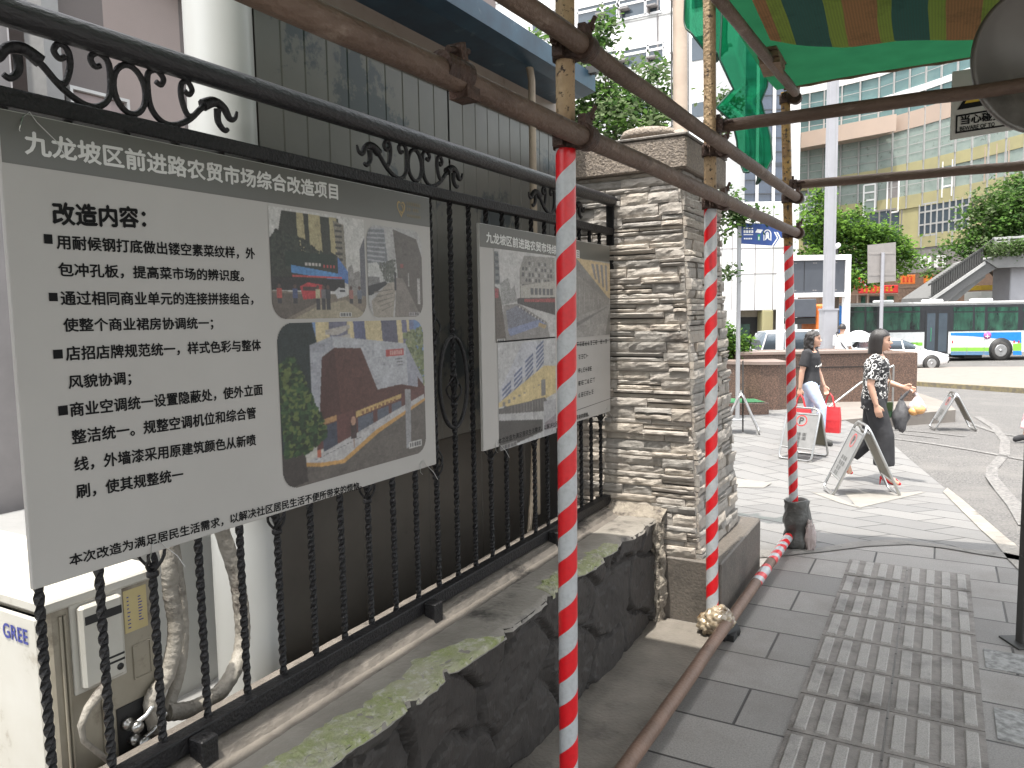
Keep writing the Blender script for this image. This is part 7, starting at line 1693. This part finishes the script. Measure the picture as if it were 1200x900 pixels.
def make_person(label, loc, rz, J, top, legs, hair, shirt_len=.86, sleeve=.75, leg_r=(.095, .085, .075), hem=None, head_yaw=0.0, build=1.0, grp='people'):
    t = thing('person', label, 'person', loc, rz, grp); b = MB()
    H_ = J['head']; nk = J['neck']; pv = J['pelvis']; ch = J['chest']
    def tor(dx, w): 
        rr = []
        for k, (z, rx, ry) in enumerate(w):
            tt = (z - pv[2]) / (nk[2] - pv[2]); cx_ = pv[0] + (nk[0] - pv[0]) * tt; rr.append([(cx_ + (rx + dx) * cos(a), (ry + dx) * sin(a), z) for a in [2 * pi * j / 20 for j in range(20)]])
        return rr
    zp, zn = pv[2], nk[2]; L_ = zn - zp; B = build
    prof = [(zp - .08, .10 * B, .15 * B), (zp, .115 * B, .165 * B), (zp + L_ * .3, .098 * B, .138 * B), (zp + L_ * .55, .108 * B, .15 * B), (zp + L_ * .75, .11 * B, .16 * B), (zp + L_ * .9, .085 * B, .15 * B), (zp + L_ * .98, .06, .085), (zp + L_ * 1.03, .05, .055)]
    b.loft(tor(0, prof), True, True)
    b.tube([(nk[0] - .005, 0, nk[2] - .05), (nk[0], 0, nk[2] + .03), (H_[0] - .02, 0, H_[2] - .06)], [.062, .050, .048], 12)
    T, R3 = headgeo(b, H_, head_yaw)
    for s, k in ((-1, 'R'), (1, 'L')):
        sh, el, wr = J['sh' + k], J['el' + k], J['wr' + k]
        b.tube([lerp(sh, (ch[0], 0, sh[2]), .35), sh, lerp(sh, el, .5), el, lerp(el, wr, .4), wr], [.05, .050, .043, .036, .034, .0235], 12)
        dv = Vector(J['hd' + k]) if 'hd' + k in J else Vector(wr) - Vector(el); add_hand(b, wr, dv, -s, J.get('curl' + k, .45), J.get('th' + k, (1, 0, 0)))
        hp_, kn, an, toe = J['hip' + k], J['kn' + k], J['an' + k], J['toe' + k]
        b.tube([lerp(hp_, (pv[0], 0, hp_[2] + .05), .3), hp_, lerp(hp_, kn, .5), kn, lerp(kn, an, .35), an], [.085, .082, .070, .052, .050, .032], 12)
        a_ = Vector(an); tv = Vector(toe); heel = a_ + (a_ - tv).normalized() * .02 - Vector((0, 0, .03)); b.tube([heel, a_ + Vector((0, 0, -.02)), lerp(a_, tv, .55) + Vector((0, 0, -.012)), tv], [(.028, .03), (.032, .034), (.026, .038), (.014, .028)], 10)
    body = part('body', remesh(b, .0065, 2), 'skin', t)
    face_parts(t, body, T, R3)
    if hair: hair_geo(t, body, T, *hair)
    sh_ = MB(); w = [(shirt_len, .130 * B, .185 * B)] + [(z, rx + .016, ry + .016) for z, rx, ry in prof if z > shirt_len + .04 and z < zn - .012]; sh_.loft(tor(0, w), True, True)
    for k in 'RL':
        sh, el, wr = J['sh' + k], J['el' + k], J['wr' + k]; e = lerp(sh, el, min(1, sleeve)); pts = [lerp(sh, (ch[0], 0, sh[2]), .4), sh, lerp(sh, e, .5), e]; rr = [.064, .068, .066, .066]
        if sleeve > 1: pts += [el, lerp(el, wr, sleeve - 1)]; rr = [.064, .066, .06, .055, .05, .045]; pts[3] = lerp(sh, el, .9)
        sh_.tube(pts, rr, 12)
    so_ = part('shirt', remesh(sh_, .011, 3), top, t)
    tr = MB(); tr.loft(tor(0, [(zp - .13, .115 * B, .155 * B), (zp - .02, .132 * B, .178 * B), (zp + .06, .118 * B, .16 * B), (zp + .10, .112 * B, .15 * B)]), True, True)
    for k in 'RL':
        hp_, kn, an = J['hip' + k], J['kn' + k], J['an' + k]; e = lerp(kn, an, hem if hem else .97)
        tr.tube([lerp(hp_, (pv[0], 0, hp_[2] + .05), .3), hp_, lerp(hp_, kn, .5), kn, lerp(kn, e, .5), e], [.10, .105, leg_r[0], leg_r[1], (leg_r[1] + leg_r[2]) / 2, leg_r[2]], 14)
    part('trousers', remesh(tr, .011, 3), legs, t)
    return t, body, T
def shoe(root, an, toe, mats, heel=0.0, sole=True):
    a, tv = Vector(an), Vector(toe); d_ = (tv - a); d_.z = 0; d_.normalize(); m = MB(); b0 = a - d_ * .03
    if heel:
        m.tube([b0 + Vector((0, 0, -.028)), lerp(b0, tv, .25) + Vector((0, 0, -.030)), lerp(b0, tv, .55) + Vector((0, 0, -.018)), lerp(b0, tv, .8) + Vector((0, 0, .0)), tv + d_ * .02], [(.020, .026), (.027, .030), (.022, .036), (.018, .036), (.008, .012)], 12); m.tube([b0 + Vector((0, 0, -.035)), Vector((b0.x - d_.x * .008, b0.y - d_.y * .008, tv.z - .014))], [.011, .004], 8)
    else:
        m.tube([b0 + Vector((0, 0, -.03)), a + Vector((0, 0, -.03)), lerp(a, tv, .55) + Vector((0, 0, -.008)), tv + d_ * .01, tv + d_ * .03], [(.036, .036), (.044, .042), (.036, .046), (.026, .042), (.012, .025)], 12)
        z = min(a.z - .075, tv.z - .03); 
        q = [b0 - d_ * .035, tv + d_ * .035]; n_ = Vector((-d_.y, d_.x, 0)) * .042
    return part('shoe', m, mats, root)
# woman in black and white blouse, red heels
wp_ = GP(1022, 566, GKP); 
J1 = dict(pelvis=(0, 0, .93), chest=(.015, 0, 1.2), neck=(.02, 0, 1.375), head=(.045, 0, 1.515), shR=(.01, -.165, 1.325), shL=(.02, .165, 1.325), elR=(-.03, -.215, 1.07), wrR=(.03, -.215, .86), elL=(.06, .215, 1.08), wrL=(.26, .16, 1.02), hdL=(1, -.1, -.25), thL=(0, 0, 1), curlL=.8,
          hipR=(0, -.085, .89), hipL=(0, .085, .89), knR=(.10, -.08, .52), anR=(.115, -.075, .13), toeR=(.255, -.08, .025), knL=(-.02, .075, .50), anL=(-.28, .07, .24), toeL=(-.22, .07, .07))
W1, body1, T1 = make_person('woman in black and white lettered blouse, black wide trousers and red heels carrying plastic bags', wp_ - Vector((0, 0, 0)), YAW - radians(28), J1, 'blouse', 'black_cloth', (.135, .35), shirt_len=.80, sleeve=.80, leg_r=(.105, .105, .105), hem=.78, head_yaw=-.0)
shoe(W1, J1['anR'], J1['toeR'], 'red_shoe', 1); shoe(W1, J1['anL'], J1['toeL'], 'red_shoe', 1)
rot1 = Matrix.Translation(W1.location) @ Matrix.Rotation(W1.rotation_euler[2], 4, 'Z')
def hold(name, label, cat, fn, mats, root_m=rot1, base=None):
    m = MB(); fn(m); m.xf(lambda p: root_m @ p); return solo(name, m, mats, label, cat, root_m @ Vector(base or m.v[0]))
m = MB(); m.tube([(.03, -.10, 1.375), (.115, -.05, 1.29), (.145, .05, 1.12), (.125, .15, .96), (.08, .21, .84)], .007, 6); m.tube([(.02, -.10, 1.38), (-.09, -.06, 1.27), (-.12, .06, 1.05), (-.06, .18, .88), (.06, .21, .84)], .007, 6)
hb_t = thing('handbag', 'small green flap handbag on a pale strap across the lettered blouse', 'handbag', rot1 @ Vector((.08, .215, .74)), W1.rotation_euler[2])
m.xf(lambda p: rot1 @ p); part('strap', m, 'strap', hb_t, True); m = MB(); m.bevbox((-.09, -.035, -.06), (.09, .035, .11), .015); part('pouch', m, 'green_bag', hb_t); m = MB(); m.bevbox((-.092, -.042, .02), (.092, -.036, .112), .003); part('flap', m, 'leaf_d', hb_t)
def bagf(c, rx, ry, rz, seed, nk):
    def f(m):
        w_ = wrapblob((0, 0, 0), rx, ry, rz, seed, .22, 22, 16)
        for i, p in enumerate(w_.v):
            v = Vector(p); u = (v.z + rz) / (2 * rz); k = 1 - max(0, u - .45) * 1.5
            w_.v[i] = (c[0] + v.x * max(.12, k), c[1] + v.y * max(.12, k), c[2] + v.z)
        m.add(w_.v, w_.f, True); m.tube([(c[0], c[1], c[2] + rz * .8), nk], [.018, .012], 8)
    return f
hn = (.335, .15, 1.0)
hold('plastic_bag', 'thin plastic bag of orange fruit hanging from the hand of the woman in red heels', 'bag', bagf((.40, .12, .84), .085, .06, .12, 5, hn), 'clear_bag'); hold('fruit', 'orange fruit showing in the thin plastic bag', 'fruit', lambda m: (m.ell((.42, .09, .80), .062, .05, .055), m.ell((.37, .09, .775), .05, .045, .045)), 'orange_food')
hold('shopping_bag', 'grey folded shopping bag hanging below the green handbag', 'bag', bagf((.25, .17, .74), .085, .05, .19, 9, hn), 'grey_bag')
# woman with red bags
w2 = GP(948, 520, GKP)
J2 = dict(pelvis=(0, 0, .88), chest=(.0, 0, 1.15), neck=(.0, 0, 1.32), head=(.03, 0, 1.455), shR=(-.01, -.165, 1.27), shL=(.0, .165, 1.27), elR=(-.06, -.20, 1.02), wrR=(-.08, -.20, .79), elL=(.05, .20, 1.02), wrL=(.14, .19, .80), curlR=.85, curlL=.85,
          hipR=(0, -.085, .85), hipL=(0, .085, .85), knR=(.18, -.08, .52), anR=(.16, -.08, .11), toeR=(.30, -.08, .04), knL=(-.04, .08, .47), anL=(-.26, .08, .17), toeL=(-.16, .08, .05))
W2, body2, T2 = make_person('woman with long black hair in black T-shirt and pale blue jeans carrying red bags', w2, YAW - radians(35), J2, 'black_cloth', 'jeans', (.26, .35, 1, .02), shirt_len=.82, sleeve=.72, leg_r=(.085, .066, .062), head_yaw=.1)
shoe(W2, J2['anR'], J2['toeR'], 'dark_grey'); shoe(W2, J2['anL'], J2['toeL'], 'dark_grey')
rot2 = Matrix.Translation(W2.location) @ Matrix.Rotation(W2.rotation_euler[2], 4, 'Z')
m = MB(); sh2 = [c for c in W2.children if c.name.startswith('shirt')][0]; P = []
for k in range(26): P.append((.137 + .004 * cos(k), -.02 - .006 * k + .06, 1.10 + .022 * sin(k * 1.5) * (1 if k < 9 else .45) - .012 * (k > 9)))
m.tube([(x - .10 * (abs(y) / .16) ** 2, y, z) for x, y, z in P], .0032, 5); part('scribble_print', m, 'white_ink', sh2)
def tote(c, w, d_, h):
    def f(m):
        x, y, z = c; m.loft([[(x - w * .5, y - d_, z), (x + w * .5, y - d_, z), (x + w * .5, y + d_, z), (x - w * .5, y + d_, z)], [(x - w * .52, y - d_ * 1.15, z + h * .5), (x + w * .52, y - d_ * 1.1, z + h * .5), (x + w * .52, y + d_ * 1.1, z + h * .5), (x - w * .52, y + d_, z + h * .5)], [(x - w * .48, y - d_ * .6, z + h), (x + w * .48, y - d_ * .6, z + h), (x + w * .48, y + d_ * .6, z + h), (x - w * .48, y + d_ * .6, z + h)]], True, False)
        for s in (-1, 1): m.tube([(x - w * .25, y + s * d_ * .5, z + h - .02), (x - w * .12, y + s * d_ * .3, z + h + .14), (x, y, z + h + .19), (x + w * .12, y + s * d_ * .3, z + h + .14), (x + w * .25, y + s * d_ * .5, z + h - .02)], .008, 6)
    return f
hold('red_bag', 'red shopping bag hanging from the right hand of the woman in jeans', 'bag', tote((-.07, -.21, .22), .28, .05, .30), 'red_bag', rot2); hold('red_bag', 'red shopping bag on the far side of the woman in jeans', 'bag', tote((.22, .20, .15), .28, .05, .36), 'red_bag', rot2)
# man in white behind the planter
mp = SW(SF(986, 415, 20.0)[0], 20.0, g(20.0) + .34)
m = MB(); m.box((mp.x - .8, mp.y - .6, -1.6), (mp.x + .8, mp.y + .6, mp.z - .002)); struct('raised_ground', m, 'pale_pave')
J3 = dict(J2); J3.update(elR=(.02, -.21, 1.02), wrR=(.12, -.20, .82)); J3['head'] = (.03, 0, 1.49); J3['neck'] = (0, 0, 1.34)
W3, b3, T3 = make_person('man with short dark hair in a white shirt walking away behind the planter', mp, YAW + radians(40), J3, 'white_cloth', 'black_cloth', (.02, .35), shirt_len=.80, sleeve=.95, build=1.1)
rot3 = Matrix.Translation(W3.location) @ Matrix.Rotation(W3.rotation_euler[2], 4, 'Z'); m = MB(); m.tube([(.10, .12, 1.36), (.155, .0, 1.2), (.14, -.14, .98), (.02, -.21, .86), (-.13, -.1, 1.05), (-.10, .1, 1.34), (.0, .14, 1.39), (.10, .12, 1.36)], .014, 6); m.xf(lambda p: rot3 @ p); solo('shoulder_strap', m, 'dark', 'dark bag strap slung across the white shirt of the man', 'strap', rot3 @ Vector((.1, .12, 1.3)))
up_ = SW(SF(1006, 398, 18.5)[0], 18.5, 0); t = thing('sun_umbrella', 'white dome umbrella held open behind the planter beside the woman in the lettered blouse', 'umbrella', (up_.x, up_.y, SF(1006, 400, 18.5)[1]), YAW)
m = MB(); rings = []
for i in range(8):
    r = .32 * sin(i / 7 * pi * .45) / sin(pi * .45); z = .25 * cos(i / 7 * pi * .5); rings.append([(r * cos(2 * pi * j / 24) * (1 - .03 * (j % 3 == 0)) + .0001, r * sin(2 * pi * j / 24), z + .012) for j in range(24)])
m.loft(rings, False, True); part('canopy', m, 'white_cloth', t); m = MB(); m.tube([(0, 0, .34), (0, 0, -.5)], .008, 8); part('stick', m, 'dark', t)
# passer-by at the right edge: most of her is outside the picture
e = GP(1199, 519); J4 = dict(J2); J4.update(knR=(.22, -.08, .50), anR=(.30, -.08, .10), toeR=(.44, -.08, .04), knL=(-.05, .08, .47), anL=(-.26, .08, .15), toeL=(-.15, .08, .04))
fl = mat('pink floral cloth', (.55, .22, .25), .8, 0, (.62, .5, .48), 22, (.4, .55), c3=(.25, .04, .08), ns3=30, thr3=(.52, .56))
W4, b4, T4 = make_person('person in pink patterned trousers and black shoes entering at the right edge', Vector((e.x, e.y, gw(e.x, e.y))) + Vector(RD) * .38, YAW + pi, J4, fl, fl, (.15, .35), hem=.8, leg_r=(.09, .08, .085))
shoe(W4, J4['anR'], J4['toeR'], 'black_cloth'); shoe(W4, J4['anL'], J4['toeL'], 'black_cloth')

print('done')
